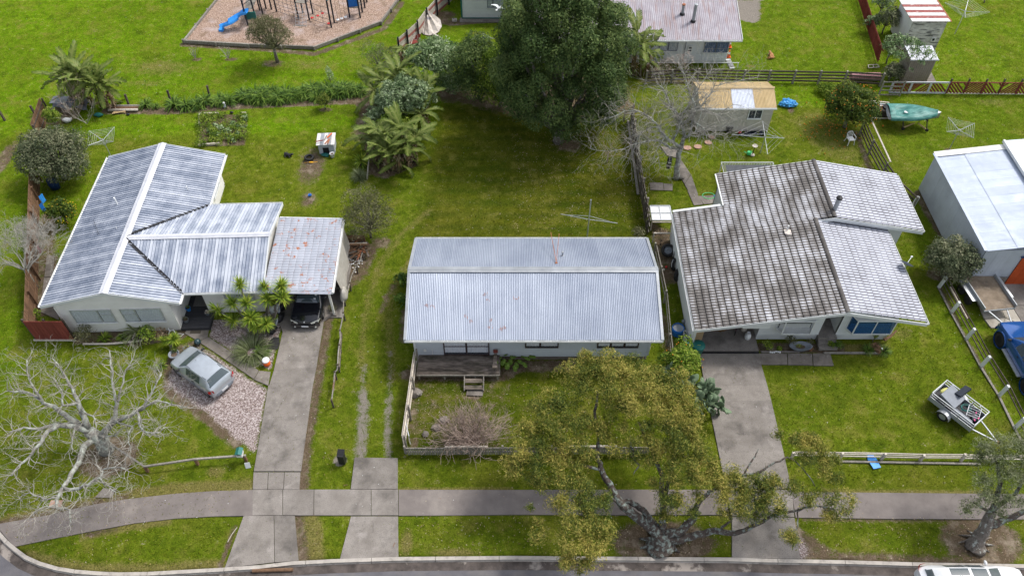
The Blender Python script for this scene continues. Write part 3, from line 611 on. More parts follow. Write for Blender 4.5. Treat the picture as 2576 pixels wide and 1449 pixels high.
# leaf colours
lf_dark=leafmat('dark_leaf',[(.018,.035,.010),(.036,.062,.018),(.064,.095,.028),(.115,.145,.045)])
lf_olive=leafmat('olive_leaf',[(.035,.04,.016),(.065,.07,.028),(.10,.10,.05),(.16,.15,.09)])
lf_grey=leafmat('grey_green_leaf',[(.03,.042,.022),(.062,.076,.038),(.11,.122,.068),(.20,.195,.12)])
lf_gold=leafmat('golden_leaf',[(.038,.058,.014),(.085,.11,.02),(.165,.17,.03),(.30,.25,.07)],trans=.3)
lf_pale=leafmat('pale_green_leaf',[(.035,.065,.025),(.09,.14,.055),(.17,.23,.11),(.30,.34,.22)])
lf_silver=leafmat('silver_leaf',[(.035,.06,.025),(.085,.125,.055),(.155,.205,.105),(.28,.33,.21)])
lf_bright=leafmat('bright_green_leaf',[(.03,.06,.008),(.07,.12,.012),(.13,.18,.02),(.22,.25,.05)])
lf_citrus=leafmat('citrus_leaf',[(.018,.034,.008),(.035,.06,.01),(.07,.10,.015),(.15,.16,.03)])
lf_banana=leafmat('banana_leaf',[(.035,.06,.015),(.06,.095,.02),(.11,.15,.03),(.20,.22,.07)],rough=.4,gain=1.35)
lf_dead=leafmat('dead_leaf',[(.10,.06,.03),(.18,.12,.07),(.28,.21,.14),(.36,.30,.22)])
lf_yucca=leafmat('yucca_leaf',[(.05,.09,.015),(.10,.16,.02),(.20,.26,.03),(.45,.40,.06)],rough=.45)
lf_strap=leafmat('strappy_leaf',[(.018,.04,.01),(.045,.085,.015),(.09,.15,.022),(.19,.25,.06)],rough=.4)
lf_tussock=leafmat('tussock_leaf',[(.05,.065,.025),(.09,.11,.045),(.14,.16,.08),(.22,.23,.14)])
lf_brown=leafmat('brown_twig',[(.12,.085,.065),(.20,.15,.125),(.30,.235,.205),(.40,.33,.30)],trans=0)
m_bark=mat('bark',[(.10,.085,.07),(.22,.19,.165)],9,.95,bump=.8,bscale=25,stretch=(1,1,.35),layers=[((.40,.42,.38),5,.56,.62,None),((.05,.045,.04),12,.58,.7,None)])
m_barkgrey=mat('lichen_bark',[(.15,.14,.125),(.28,.27,.24)],6,.95,bump=.7,bscale=25,layers=[((.40,.43,.38),4,.45,.62,None),((.16,.14,.12),9,.58,.7,None)])
m_barkdk=mat('dark_bark',[(.045,.035,.03),(.12,.095,.08)],7,.95,bump=.9,bscale=22,stretch=(1,1,.35),layers=[((.24,.28,.25),5,.50,.62,None)])
m_twigred=mat('reddish_twig',[(.25,.185,.15),(.42,.33,.28)],5,.9)
m_stem=mat('banana_stem',[(.12,.10,.05),(.26,.22,.12)],5,.8,layers=[((.10,.06,.03),6,.52,.6,None)])
m_cactus=mat('cactus',[(.09,.14,.075),(.16,.215,.13)],5,.6,layers=[((.27,.27,.17),8,.62,.7,None)],rnd=.15)
# ================================================================ BUILDINGS
def weather(parent,A,B,n,z0,top,m,bh=.17,name='weatherboard',skip=()):
    A=Vector(A);B=Vector(B);L=(B-A).length;u=(B-A)/L;n=Vector(n); z=z0;k=0
    zt=max(top(L*i/40) for i in range(41))
    while z<zt-.03:
        h=min(bh,zt-z); zm=z+h*.6; ss=[L*i/200 for i in range(201) if top(L*i/200)>=zm-.001]
        if ss:
            runs=[(ss[0],ss[-1])]
            for (a,b,c,d) in skip:
                if c<zm<d: runs=[r for s0,s1 in runs for r in ((s0,min(s1,a)),(max(s0,b),s1)) if r[1]-r[0]>.05]
            for s0,s1 in runs:
                def P(s,off_,zz): return A+u*s+n*off_+V(0,0,zz-A.z)
                q=[P(s0,.006,z),P(s0,.042,z),P(s0,.016,z+h),P(s0,.006,z+h)]
                MB().extr(q,u*(s1-s0)).build(name,m,parent)
        z+=bh;k+=1
def core(parent,A,B,n,z0,top,m,th=.12,name='wall'):
    A=Vector(A);B=Vector(B);L=(B-A).length;u=(B-A)/L
    ks=sorted(set([0,L]+[L*i/20 for i in range(1,20)])); poly=[A+u*0+V(0,0,z0-A.z),A+u*L+V(0,0,z0-A.z)]+[A+u*s+V(0,0,top(s)-A.z) for s in reversed(ks)]
    return MB().extr(poly,-Vector(n)*th).build(name,m,parent)
def win(parent,A,u,w,z0,z1,n,fm,cm=None,mull=(),trans=(),fr=.05,sill=True,open_=None,depth=.055,gm=None,cfold=0):
    A=Vector(A);u=Vector(u).normalized();n=Vector(n);f=MB()
    def P(s,z,o): return Vector((A.x,A.y,0))+u*s+n*o+V(0,0,z)
    def bar(s0,s1,za,zb,o=.0,d=depth): f.extr([P(s0,za,o+.044),P(s1,za,o+.044),P(s1,zb,o+.044),P(s0,zb,o+.044)],n*d)
    bar(0,w,z0,z0+fr);bar(0,w,z1-fr,z1);bar(0,fr,z0+fr,z1-fr);bar(w-fr,w,z0+fr,z1-fr)
    for mfr in mull: bar(w*mfr-fr*.45,w*mfr+fr*.45,z0+fr,z1-fr)
    cuts=[0]+list(mull)+[1]
    for b,t in trans:
        zz=z0+(z1-z0)*t; bar(w*cuts[b]+fr,w*cuts[b+1]-fr,zz-fr*.4,zz+fr*.4)
    W=f.build('window',fm,parent)
    MB().extr([P(fr,z0+fr,.05),P(w-fr,z0+fr,.05),P(w-fr,z1-fr,.05),P(fr,z1-fr,.05)],n*.004).build('reveal',m_dark,W)
    if cm:
        for i in range(len(cuts)-1):
            s0=w*cuts[i]+fr;s1=w*cuts[i+1]-fr; k=max(6,int((s1-s0)/.05)); cb=MB()
            zb=z0+fr+.01+(z1-z0)*(.1 if cfold else 0)
            rows=[[P(s0+(s1-s0)*j/k,zz,.066+.007*math.sin(j*1.9)) for j in range(k+1)] for zz in (zb,z1-fr)]
            cb.grid(rows).build('curtain',cm,W)
    for i in range(len(cuts)-1):
        s0=w*cuts[i]+fr*.6;s1=w*cuts[i+1]-fr*.6
        MB().extr([P(s0,z0+fr*.6,.08),P(s1,z0+fr*.6,.08),P(s1,z1-fr*.6,.08),P(s0,z1-fr*.6,.08)],n*.004).build('pane',gm or m_glass,W)
    if sill: MB().extr([P(-.03,z0-.05,.044),P(w+.03,z0-.05,.044),P(w+.03,z0-.003,.044),P(-.03,z0-.003,.044)],n*.09).build('sill',m_trimwhite,W)
    return W
def sheets(parent,O,e,L,s,t0,t1,sw,prof,m,name='roof_sheet',lift=.0):
    """roof sheets side by side along e; each runs down the slope s from t0(x) to t1(x)"""
    O=Vector(O);e=Vector(e).normalized();s=Vector(s).normalized();n=e.cross(s).normalized(); n=n if n.z>0 else -n
    k=max(1,round(L/sw)); sw=L/k
    for i in range(k):
        pts=prof(sw); b=MB(); ra=[];rb=[]
        for (x,h) in pts:
            xx=i*sw+x; a,c=t0(xx),t1(xx)
            if c-a<.02: a=c-.02
            ra.append(O+e*xx+s*a+n*(h+lift)); rb.append(O+e*xx+s*c+n*(h+lift))
        md=[a.lerp(c,.5)+n*random.uniform(-.002,.002) for a,c in zip(ra,rb)]
        b.grid([ra,md,rb]); o=b.build(name,m,parent)
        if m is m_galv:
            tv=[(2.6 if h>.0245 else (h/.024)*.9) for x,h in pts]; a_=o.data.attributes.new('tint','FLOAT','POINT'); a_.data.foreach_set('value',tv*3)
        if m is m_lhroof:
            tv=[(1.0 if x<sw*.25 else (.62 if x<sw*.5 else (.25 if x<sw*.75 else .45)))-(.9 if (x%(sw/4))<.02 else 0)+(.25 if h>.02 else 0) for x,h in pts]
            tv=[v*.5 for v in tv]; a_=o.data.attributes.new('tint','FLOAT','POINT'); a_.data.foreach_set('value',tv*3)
def corr(pitch=.095,h=.024,lap=.0):
    def f(sw):
        k=round(sw/pitch); out=[]
        for i in range(k*4+1):
            out.append((sw*i/(k*4),h*(.5+.5*math.cos(2*math.pi*i/4))+(.004 if i<4 else 0)))
        return out
    return f
def trap(nr=4,h=.036,rw=.03):
    def f(sw):
        p=sw/nr; out=[(0,.0)]
        for i in range(nr):
            x=i*p; hh=h+(.014 if i==0 else 0); out+=[(x+.010,0),(x+.018,hh),(x+.018+rw,hh),(x+.032+rw,0),(x+p*.55,0),(x+p*.58,.005),(x+p*.66,.005),(x+p*.69,0)]
        out.append((sw,0)); return out
    return f
tile_me={}
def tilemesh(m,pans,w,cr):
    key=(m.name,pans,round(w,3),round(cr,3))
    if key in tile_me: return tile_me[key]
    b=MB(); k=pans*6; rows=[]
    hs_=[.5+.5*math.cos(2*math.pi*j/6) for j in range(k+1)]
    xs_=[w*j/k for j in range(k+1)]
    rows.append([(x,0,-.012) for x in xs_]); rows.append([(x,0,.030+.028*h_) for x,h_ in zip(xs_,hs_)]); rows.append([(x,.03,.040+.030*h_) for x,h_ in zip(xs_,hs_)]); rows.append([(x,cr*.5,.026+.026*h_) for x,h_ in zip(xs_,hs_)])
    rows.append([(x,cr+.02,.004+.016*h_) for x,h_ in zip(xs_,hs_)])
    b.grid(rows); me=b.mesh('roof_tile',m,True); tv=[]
    for wt in ((-.9,0),(-.5,.5),(.05,.75),(.0,1.0),(.1,.35)): tv+=[wt[0]+wt[1]*h_ for h_ in hs_]  # low valley values put the pans' oval shadows into the colour; lip is dirt
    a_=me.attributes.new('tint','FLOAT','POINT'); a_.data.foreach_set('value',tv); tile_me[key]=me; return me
def tiles(parent,O,e,L,s,S,nx,ns,m,pans=7,rag=0):
    """overlapping pressed tiles, courses running along e, climbing along s"""
    O=Vector(O);e=Vector(e).normalized();s=Vector(s).normalized();n=e.cross(s).normalized()
    w=L/nx;c=S/ns; me=tilemesh(m,pans,w,c)
    if n.z<0: n=-n
    for i in range(nx):
        for j in range(ns):
            p=O+e*(i*w)+s*(j*c)+n*(random.uniform(0,.003)); 
            X=e if e.cross(s).z>0 else -e
            if X is not e: p=p+e*w
            M=Matrix((X,s,X.cross(s))).transposed().to_4x4(); M.translation=p
            M=M@Matrix.Rotation(random.gauss(0,.004),4,'Z'); piece(me,'roof_tile',parent,M)
def gutter(parent,A,B,n,m=m_trimwhite,w=.12,name='gutter'):
    A=Vector(A);B=Vector(B);n=Vector(n);u=(B-A)
    q=[A+n*.0+V(0,0,-.1),A+n*w+V(0,0,-.1),A+n*w+V(0,0,.0),A+n*(w-.012)+V(0,0,.0),A+n*(w-.012)+V(0,0,-.088),A+n*.012+V(0,0,-.088),A+V(0,0,.0)]
    g=MB().extr(q,u).build(name,m,parent)
    k=max(1,int(u.length/.9))
    for i in range(k): 
        c=A.lerp(B,(i+.5)/k); MB().beam(c+V(0,0,-.008),c+n*w+V(0,0,-.008),.02,.012).build('gutter_bracket',m,g)
    return g

# ---------------------------------------------------------------- house on the left
LH=thing('house','white weatherboard house with striped grey metal roof and rusty carport','house',(-26.5,28.3,0),R(1.87))
PH=3.55; EH=2.5; X1=7.75; XR=3.9; Y1=12.9; RH_=1.0
def vec(a,b): return (Vector(b)-Vector(a))
tr=trap()
zr=EH+RH_
slL=vec((0,0,EH),(XR,0,zr)); SL=slL.length
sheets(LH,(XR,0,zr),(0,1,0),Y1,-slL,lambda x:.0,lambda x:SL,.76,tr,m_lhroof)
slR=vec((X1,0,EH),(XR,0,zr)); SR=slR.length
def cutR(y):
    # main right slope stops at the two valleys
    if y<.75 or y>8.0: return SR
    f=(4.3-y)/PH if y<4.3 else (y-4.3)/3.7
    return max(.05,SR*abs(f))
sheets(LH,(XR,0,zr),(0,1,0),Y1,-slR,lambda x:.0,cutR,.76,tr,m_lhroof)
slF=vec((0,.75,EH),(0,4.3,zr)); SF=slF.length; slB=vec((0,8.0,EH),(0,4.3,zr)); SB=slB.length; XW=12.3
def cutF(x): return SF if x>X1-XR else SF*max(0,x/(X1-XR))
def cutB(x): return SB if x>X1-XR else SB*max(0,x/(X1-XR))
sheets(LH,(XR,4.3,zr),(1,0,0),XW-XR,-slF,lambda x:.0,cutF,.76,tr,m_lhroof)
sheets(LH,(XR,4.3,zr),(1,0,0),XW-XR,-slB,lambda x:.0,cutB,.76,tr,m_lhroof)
def cap(parent,A,B,w=.22,drop=.05,m=m_flash,n=6,name='ridge_cap'):
    A=Vector(A);B=Vector(B);u=(B-A);k=max(1,round(u.length/1.9)); d=u.normalized(); sd_=V(0,0,1).cross(d).normalized()
    for i in range(k):
        p=A+u*(i/k); q=A+u*((i+1)/k)+d*.04; b=MB()
        rows=[[x+sd_*a+V(0,0,z) for a,z in ((-w,-drop),(-w*.55,-drop*.5),(-.03,.02),(.03,.02),(w*.55,-drop*.5),(w,-drop))] for x in (p+V(0,0,.004*(i%2)),q+V(0,0,.004*(i%2)))]
        b.grid(rows).build(name,m,parent)
cap(LH,(XR,-.03,zr+.045),(XR,Y1+.03,zr+.045),.26,.055); cap(LH,(XR+.2,4.3,zr+.05),(XW+.02,4.3,zr+.05),.2,.05)
for (xa,ya) in (((XR+.05,4.2),(X1,.75)),((XR+.05,4.45),(X1,8.0))):
    a=V(xa[0],xa[1],zr-.0);b_=V(ya[0],ya[1],EH-.0); d=(b_-a).normalized(); sd_=V(0,0,1).cross(d).normalized()
    MB().grid([[p+sd_*k+V(0,0,z) for k,z in ((-.09,.05),(0,.03),(.09,.05))] for p in (a,b_)]).build('valley_flashing',m_black,LH)
def barge(parent,A,B,m,h=.2,th=.03,out=(0,-1,0)):
    A=Vector(A);B=Vector(B);o=Vector(out); MB().extr([A+V(0,0,.03),B+V(0,0,.03),B+V(0,0,-h),A+V(0,0,-h)],o*th).build('barge_board',m,parent)
for a,b_ in (((0,-.01,EH),(XR,-.01,zr)),((XR,-.01,zr),(X1,-.01,EH))): barge(LH,a,b_,m_palegrey,.16)
for a,b_ in (((0,Y1,EH),(XR,Y1,zr)),((XR,Y1,zr),(X1,Y1,EH))): barge(LH,a,b_,m_palegrey,.16,out=(0,1,0))
barge(LH,(XW,.75,EH),(XW,4.3,zr),m_palegrey,.18,out=(1,0,0)); barge(LH,(XW,4.3,zr),(XW,8,EH),m_palegrey,.18,out=(1,0,0))
gutter(LH,(0,0,EH),(0,Y1,EH),(-1,0,0)); gutter(LH,(X1,0,EH),(X1,.7,EH),(1,0,0)); gutter(LH,(X1,8.05,EH),(X1,Y1,EH),(1,0,0)); gutter(LH,(X1+.05,.75,EH),(XW,.75,EH),(0,-1,0)); gutter(LH,(X1+.12,8.0,EH),(XW,8.0,EH),(0,1,0))
def gab(a,b,z0,zm): return lambda s: z0+(zm-z0)*(1-abs(s/((b)/2)-1)) 
WL,WR=.75,7.1
def topm(s): x=WL+s; return EH-.12+ (x/XR if x<XR else (X1-x)/(X1-XR))*RH_
core(LH,(WL,.06,0),(WR,.06,0),(0,-1,0),.0,topm,m_cream); weather(LH,(WL,.06,0),(WR,.06,0),(0,-1,0),.22,topm,m_cream)
flat=lambda s:EH-.05
core(LH,(WL,.18,0),(WL,12.6,0),(-1,0,0),0,flat,m_cream); weather(LH,(WL,.18,0),(WL,12.6,0),(-1,0,0),.22,flat,m_cream)
core(LH,(WR,.18,0),(WR,3.0,0),(1,0,0),0,flat,m_cream); weather(LH,(WR,.06,0),(WR,3.0,0),(1,0,0),.22,flat,m_cream)
core(LH,(WR,3.0,0),(8.5,3.0,0),(0,-1,0),0,flat,m_cream); core(LH,(8.5,1.42,0),(8.5,3.0,0),(-1,0,0),0,flat,m_cream)
core(LH,(8.5,1.3,0),(12.0,1.3,0),(0,-1,0),0,flat,m_cream); weather(LH,(8.5,1.3,0),(12.0,1.3,0),(0,-1,0),.22,flat,m_cream)
def topw(s): y=1.3+s; return EH-.12+((y-.75)/PH if y<4.3 else (8-y)/3.7)*RH_
core(LH,(12.0,1.42,0),(12.0,7.4,0),(1,0,0),0,topw,m_cream); weather(LH,(12.0,1.3,0),(12.0,7.4,0),(1,0,0),.22,topw,m_cream)
core(LH,(WR,7.5,0),(12.0,7.5,0),(0,1,0),0,flat,m_cream); core(LH,(WR,7.5,0),(WR,12.6,0),(1,0,0),0,flat,m_cream); weather(LH,(WR,7.5,0),(WR,12.6,0),(1,0,0),.22,flat,m_cream)
core(LH,(WL,12.6,0),(WR,12.6,0),(0,1,0),0,lambda s:topm(s),m_cream)
for x in (WL-.03,WR-.03): MB().box((x+.03,.03,1.3),(.09,.1,2.2)).build('corner_board',m_cream,LH)
win(LH,(1.45,.06,0),(1,0,0),2.3,.95,2.1,(0,-1,0),m_alu,m_net,(.66,),((1,.62),))
win(LH,(4.25,.06,0),(1,0,0),2.3,.95,2.1,(0,-1,0),m_alu,m_net,(.36,),((0,.62),))
win(LH,(9.75,1.3,0),(1,0,0),1.75,1.0,2.1,(0,-1,0),m_alu,m_net,(.5,),((0,.5),(1,.5)))
win(LH,(WR,10.2,0),(0,1,0),1.6,1.0,2.1,(1,0,0),m_alu,m_net,(.5,))
d=MB().box((7.8,2.96,1.2),(.85,.06,1.95)).build('door',m_tealp,LH); MB().box((7.5,2.9,1.15),(.05,.05,.12)).build('handle',m_chrome,d); MB().box((7.8,2.925,1.6),(.5,.01,.7)).build('pane',m_glass,d)
dk=bpy.data.objects.new('deck',None); C.objects.link(dk); dk.parent=LH
for i in range(14):
    y=.1+i*.2; MB().box((7.95 if y<1.3 else 7.8,y,.2),(1.66 if y<1.3 else 1.3,.185,.04)).build('plank',m_charcoal,dk)
MB().box((7.95,.0,.1),(1.66,.03,.2)).build('fascia',m_charcoal,dk); MB().box((8.8,.65,.1),(.03,1.3,.2)).build('fascia',m_charcoal,dk)
MB().box((9.0,1.24,1.9),(.28,.02,.1)).build('house_number_plate',m_black,LH)
MB().box((8.75,1.22,2.25),(.12,.08,.1)).build('porch_lamp',m_whitep,LH)
for x,y,r_,hh in ((2.35,7.6,.05,.55),(6.3,9.0,.03,.35),(3.1,5.2,.02,.2)):
    zz=EH+(x/XR if x<XR else (X1-x)/(X1-XR))*RH_
    MB().tube([(x,y,zz-.05),(x,y,zz+hh)],r_,8).build('vent_pipe',m_trimwhite,LH)
MB().beam((1.2,6.4,EH+.45),(2.0,5.0,EH+.62),.02,.02).build('aerial_mast',m_black,LH)
# carport: local frame of the house
ca=(12.35,.95); cb_=(16.2,6.95)
z0c,z1c=2.55,2.3
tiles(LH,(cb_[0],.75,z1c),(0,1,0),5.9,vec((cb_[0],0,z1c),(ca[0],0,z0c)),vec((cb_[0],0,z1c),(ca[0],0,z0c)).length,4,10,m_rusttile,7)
MB().beam((12.35,.72,2.47),(16.25,.72,2.22),.06,.2).build('fascia',m_palegrey,LH); MB().beam((12.35,6.7,2.47),(16.25,6.7,2.22),.06,.2).build('fascia',m_palegrey,LH)
MB().beam((12.4,.6,2.6),(16.2,.6,2.35),.22,.03).build('edge_flashing',m_rusttile,LH)
gutter(LH,(16.2,.7,2.28),(16.2,6.7,2.28),(1,0,0))
for y in (.9,3.6,6.4): MB().box((15.95,y,1.1),(.11,.11,2.2)).build('post',m_cream,LH)
MB().box((12.42,6.62,1.1),(.1,.1,2.2)).build('post',m_cream,LH); MB().box((14.2,6.6,1.1),(3.4,.06,2.15)).build('back_wall',m_cream,LH)
MB().box((15.95,.9,.06),(.28,.28,.12)).build('footing',m_concrete,LH)

# ---------------------------------------------------------------- house in the middle
CH=thing('house','pale grey house in the middle with silver corrugated roof and timber front deck','house',(-5.82,25.95,0))
W_=14.0; D_=7.65; yr=4.05; zE,zR=2.5,3.7
sf=vec((0,0,zE),(0,yr,zR)); sb=vec((0,D_,zE),(0,yr,zR)); cf=corr()
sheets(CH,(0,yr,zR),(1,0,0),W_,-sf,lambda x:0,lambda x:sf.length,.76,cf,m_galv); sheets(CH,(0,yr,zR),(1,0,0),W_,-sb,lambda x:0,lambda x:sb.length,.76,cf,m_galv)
cap(CH,(-.02,yr,zR+.07),(W_+.02,yr,zR+.07),.21,.05,m_galvdull)
for x0 in (-.02,W_+.02):
    for a,b_ in (((x0,-.02,zE),(x0,yr,zR)),((x0,yr,zR),(x0,D_+.02,zE))):
        o=V(-1 if x0<0 else 1,0,0); A=Vector(a);B=Vector(b_); MB().extr([A+V(0,0,.05),B+V(0,0,.05),B+V(0,0,-.18),A+V(0,0,-.18)],o*.03).build('barge_board',m_bluewhite,CH)
        MB().extr([A+V(0,0,.055)-o*.12,B+V(0,0,.055)-o*.12,B+V(0,0,.055)+o*.035,A+V(0,0,.055)+o*.035],V(0,0,.012)).build('edge_flashing',m_galvdull,CH)
gutter(CH,(0,0,zE-.0),(W_,0,zE),(0,-1,0),w=.11); gutter(CH,(0,D_,zE),(W_,D_,zE),(0,1,0))
fl2=lambda s:zE-.05; a0,a1,b0,b1=.42,13.45,.5,7.2
def topc(s): y=b0+s; return zE-.1+(y/yr if y<yr else (D_-y)/(D_-yr))*1.2
core(CH,(a0,b0,0),(a1,b0,0),(0,-1,0),.3,fl2,m_bluewhite); weather(CH,(a0,b0,0),(a1,b0,0),(0,-1,0),.5,fl2,m_bluewhite,.16)
core(CH,(a1,b0+.12,0),(a1,b1,0),(1,0,0),.3,topc,m_bluewhite); weather(CH,(a1,b0,0),(a1,b1,0),(1,0,0),.5,topc,m_bluewhite,.16)
core(CH,(a0,b0+.12,0),(a0,b1,0),(-1,0,0),.3,topc,m_bluewhite); weather(CH,(a0,b0,0),(a0,b1,0),(-1,0,0),.5,topc,m_bluewhite,.16)
core(CH,(a0,b1+.02,0),(a1,b1+.02,0),(0,1,0),.3,fl2,m_bluewhite)
for x in (a0-.02,a1+.02): MB().box((x,b0-.02,1.45),(.1,.1,1.9)).build('corner_board',m_trimwhite if x<1 else m_bluewhite,CH)
for k in range(3): MB().box(((a0+a1)/2,b0+.02,.08+k*.15),(a1-a0,.03,.11)).build('base_board',m_deckwood,CH)
win(CH,(2.0,b0,0),(1,0,0),2.55,.56,2.15,(0,-1,0),m_brownframe,m_lace,(.5,),((0,.5),(1,.5)),fr=.055,sill=False,cfold=1)
win(CH,(6.55,b0,0),(1,0,0),1.85,1.22,2.2,(0,-1,0),m_brownframe,m_lace,(.45,),(),fr=.06,sill=False,cfold=1)
win(CH,(10.55,b0,0),(1,0,0),2.3,1.22,2.2,(0,-1,0),m_brownframe,m_lace,(.33,.66),((0,.5),(1,.5),(2,.5)),fr=.06,sill=False,cfold=1)
MB().box((.95,b0-.07,1.0),(.14,.07,.2)).build('meter_box',m_trimwhite,CH); MB().box((1.35,b0-.07,.85),(.03,.03,.5)).build('pipe',m_trimwhite,CH)
for x,y,zt in ((8.75,5.6,.3),(8.2,5.9,.0)):
    zz=zE+(D_-y)/(D_-yr)*1.2
    if zt: MB().lathe((x,y,zz-.02),[(.09,0),(.09,.04),(.045,.06),(.045,zt),(.07,zt),(.07,zt+.06)],10).build('vent_pipe',m_galvdull,CH)
am=MB(); bpt=V(8.35,4.75,3.55); am.beam(bpt,(8.1,7.0,3.7),.03,.03); am.beam(bpt,(8.6,7.0,3.6),.025,.025); am.build('aerial_bracket',m_rust,CH); MB().lathe((8.35,4.75,3.48),[(.07,0),(.07,.05)],8).build('bracket_foot',m_rust,CH)
rs=MB()
for (x,y) in ((1.0,1.95),(1.3,1.9),(4.2,2.6),(4.4,2.2),(5.9,2.3),(6.1,2.35),(3.2,1.3),(3.5,1.0),(4.6,1.1),(4.5,.75),(5.1,.6),(5.3,.62)):
    for k in range(random.randint(2,4)):
        xx=x+k*.076+.02; yy=y+random.uniform(-.08,.08); zz=zE+yy/yr*1.2+.024; sl=1.2/yr; L_=random.uniform(.03,.1); rs.add([(xx-.012,yy-L_,zz-L_*sl),(xx+.012,yy-L_,zz-L_*sl),(xx+.012,yy+L_,zz+L_*sl),(xx-.012,yy+L_,zz+L_*sl)],[(0,1,2,3)])
rs.build('rust_streaks',m_rust,CH,kind='stuff')
# deck
DK=thing('deck','weathered mossy timber deck with two steps against the front of the middle house','deck',(-5.25,25.08,0))
dw=4.55
for i in range(12): MB().box((dw/2,.05+i*.115,.5),(dw,.106,.035)).build('plank',m_deckwood,DK)
MB().box((dw/2,-.03,.43),(dw,.04,.14)).build('fascia',m_greypal,DK); MB().box((-.02,.62,.4),(.04,1.3,.14)).build('fascia',m_greypal,DK); MB().box((dw+.02,.62,.4),(.04,1.3,.14)).build('fascia',m_greypal,DK)
for x in (.08,1.5,3.2,4.45):
    for y in (.05,1.4): MB().box((x,y,.22),(.1,.1,.44)).build('post',m_greypal,DK)
for k,(y,z) in enumerate(((-.30,.33),(-.62,.16))):
    for dy in (-.07,.07): MB().box((3.15,y+dy,z),(1.0,.13,.035)).build('step',m_deckwood,DK)
for x in (2.62,3.68): MB().beam((x,-.04,.42),(x,-.78,.06),.05,.2).build('stringer',m_greypal,DK)
# ---------------------------------------------------------------- house on the right
RHS=thing('house','white house on the right with patchy brown and white tiled roof and open carport','house',(10.1,26.9,0))
k_=.19
def zl(x): return 2.17+k_*x
def T(x,y): return V(x,y,zl(x))
# left slope (x local 0..): carport+front
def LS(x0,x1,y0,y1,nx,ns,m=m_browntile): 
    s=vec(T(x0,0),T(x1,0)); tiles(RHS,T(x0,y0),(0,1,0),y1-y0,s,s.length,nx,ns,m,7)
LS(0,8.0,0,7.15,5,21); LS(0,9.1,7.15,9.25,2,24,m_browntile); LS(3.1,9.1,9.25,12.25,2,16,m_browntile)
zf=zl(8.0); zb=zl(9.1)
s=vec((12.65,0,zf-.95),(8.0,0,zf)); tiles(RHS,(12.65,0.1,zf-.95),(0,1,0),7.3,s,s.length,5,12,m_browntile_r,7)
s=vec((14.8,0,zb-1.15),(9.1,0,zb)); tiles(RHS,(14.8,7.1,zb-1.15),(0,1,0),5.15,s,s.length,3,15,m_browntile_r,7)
def ridge(parent,A,B,m,r=.1):
    A=Vector(A);B=Vector(B);k=max(1,round((B-A).length/.42))
    for i in range(k):
        p=A.lerp(B,i/k);q=A.lerp(B,(i+1.12)/k); b=MB(); d=(B-A).normalized(); sd_=V(0,0,1).cross(d).normalized()
        b.grid([[x+sd_*rr_*math.cos(a)*1.3+V(0,0,rr_*math.sin(a)*.8) for a in [math.pi*j/6 for j in range(7)]] for x,rr_ in ((p,r),(q,r*1.12))]).build('ridge_tile',m,parent)
ridge(RHS,(8.0,-.02,zf+.02),(8.0,7.1,zf+.02),m_browntile); ridge(RHS,(9.1,7.1,zb+.02),(9.1,12.25,zb+.02),m_browntile)
def brg(A,B,o,h=.2,m=m_palegrey): 
    A=Vector(A);B=Vector(B);MB().extr([A+V(0,0,.02),B+V(0,0,.02),B+V(0,0,-h),A+V(0,0,-h)],Vector(o)*.03).build('barge_board',m,RHS)
brg(T(0,-.02),T(8,-.02),(0,-1,0)); brg((8.0,-.02,zf),(12.65,-.02,zf-.95),(0,-1,0)); brg((8.1,7.05,zf+.0),(9.1,7.05,zb),(0,-1,0),.22); brg((9.1,7.05,zb),(14.8,7.05,zb-1.15),(0,-1,0),.22)
brg(T(3.1,12.27),T(9.1,12.27),(0,1,0)); brg((9.1,12.27,zb),(14.8,12.27,zb-1.15),(0,1,0)); brg(T(0,9.27),T(3.1,9.27),(0,1,0)); 
MB().beam(T(.0,9.35)+V(0,0,.06),T(2.9,9.35)+V(0,0,.06),.16,.04).build('edge_flashing',m_trimwhite,RHS); MB().beam(T(3.05,9.3)+V(0,0,.06),T(3.05,12.2)+V(0,0,.06),.08,.05).build('edge_flashing',m_trimwhite,RHS)
gutter(RHS,(0,0,2.15),(0,9.25,2.15),(-1,0,0)); gutter(RHS,(12.65,0,zf-.97),(12.65,7.0,zf-.97),(1,0,0)); gutter(RHS,(14.8,7.1,zb-1.17),(14.8,12.2,zb-1.17),(1,0,0))
flc=lambda s:2.08; 
core(RHS,(.12,.3,0),(.12,9.1,0),(-1,0,0),0,flc,m_palegrey); weather(RHS,(.12,.3,0),(.12,9.1,0),(-1,0,0),.15,flc,m_palegrey,.3,'wall_panel')
wx0,wx1=4.05,11.6; wy=1.0
# entrance recess between s=2.75..3.5
def topf(s): x=wx0+s; return (zl(x) if x<8 else zf-(x-8)*.204)-.14
r0,r1=7.55,8.55
def topL(s): return topf(s)
core(RHS,(wx0,wy,0),(r0,wy,0),(0,-1,0),0,topf,m_palegrey); weather(RHS,(wx0,wy,0),(r0,wy,0),(0,-1,0),.5,topf,m_palegrey,.18)
core(RHS,(r1,wy,0),(wx1,wy,0),(0,-1,0),0,lambda s:topf(s+r1-wx0),m_palegrey); weather(RHS,(r1,wy,0),(wx1,wy,0),(0,-1,0),.5,lambda s:topf(s+r1-wx0),m_palegrey,.18)
core(RHS,(r0,wy,2.62),(r1,wy,2.62),(0,-1,0),2.62,lambda s:topf(s+r0-wx0),m_palegrey)
core(RHS,(r1,wy+.01,0),(r1,3.2,0),(-1,0,0),0,flat,m_palegrey); core(RHS,(r0,wy+.01,0),(r0,3.2,0),(1,0,0),0,flat,m_palegrey); core(RHS,(r0,3.2,0),(r1,3.2,0),(0,-1,0),0,lambda s:2.7,m_palegrey)
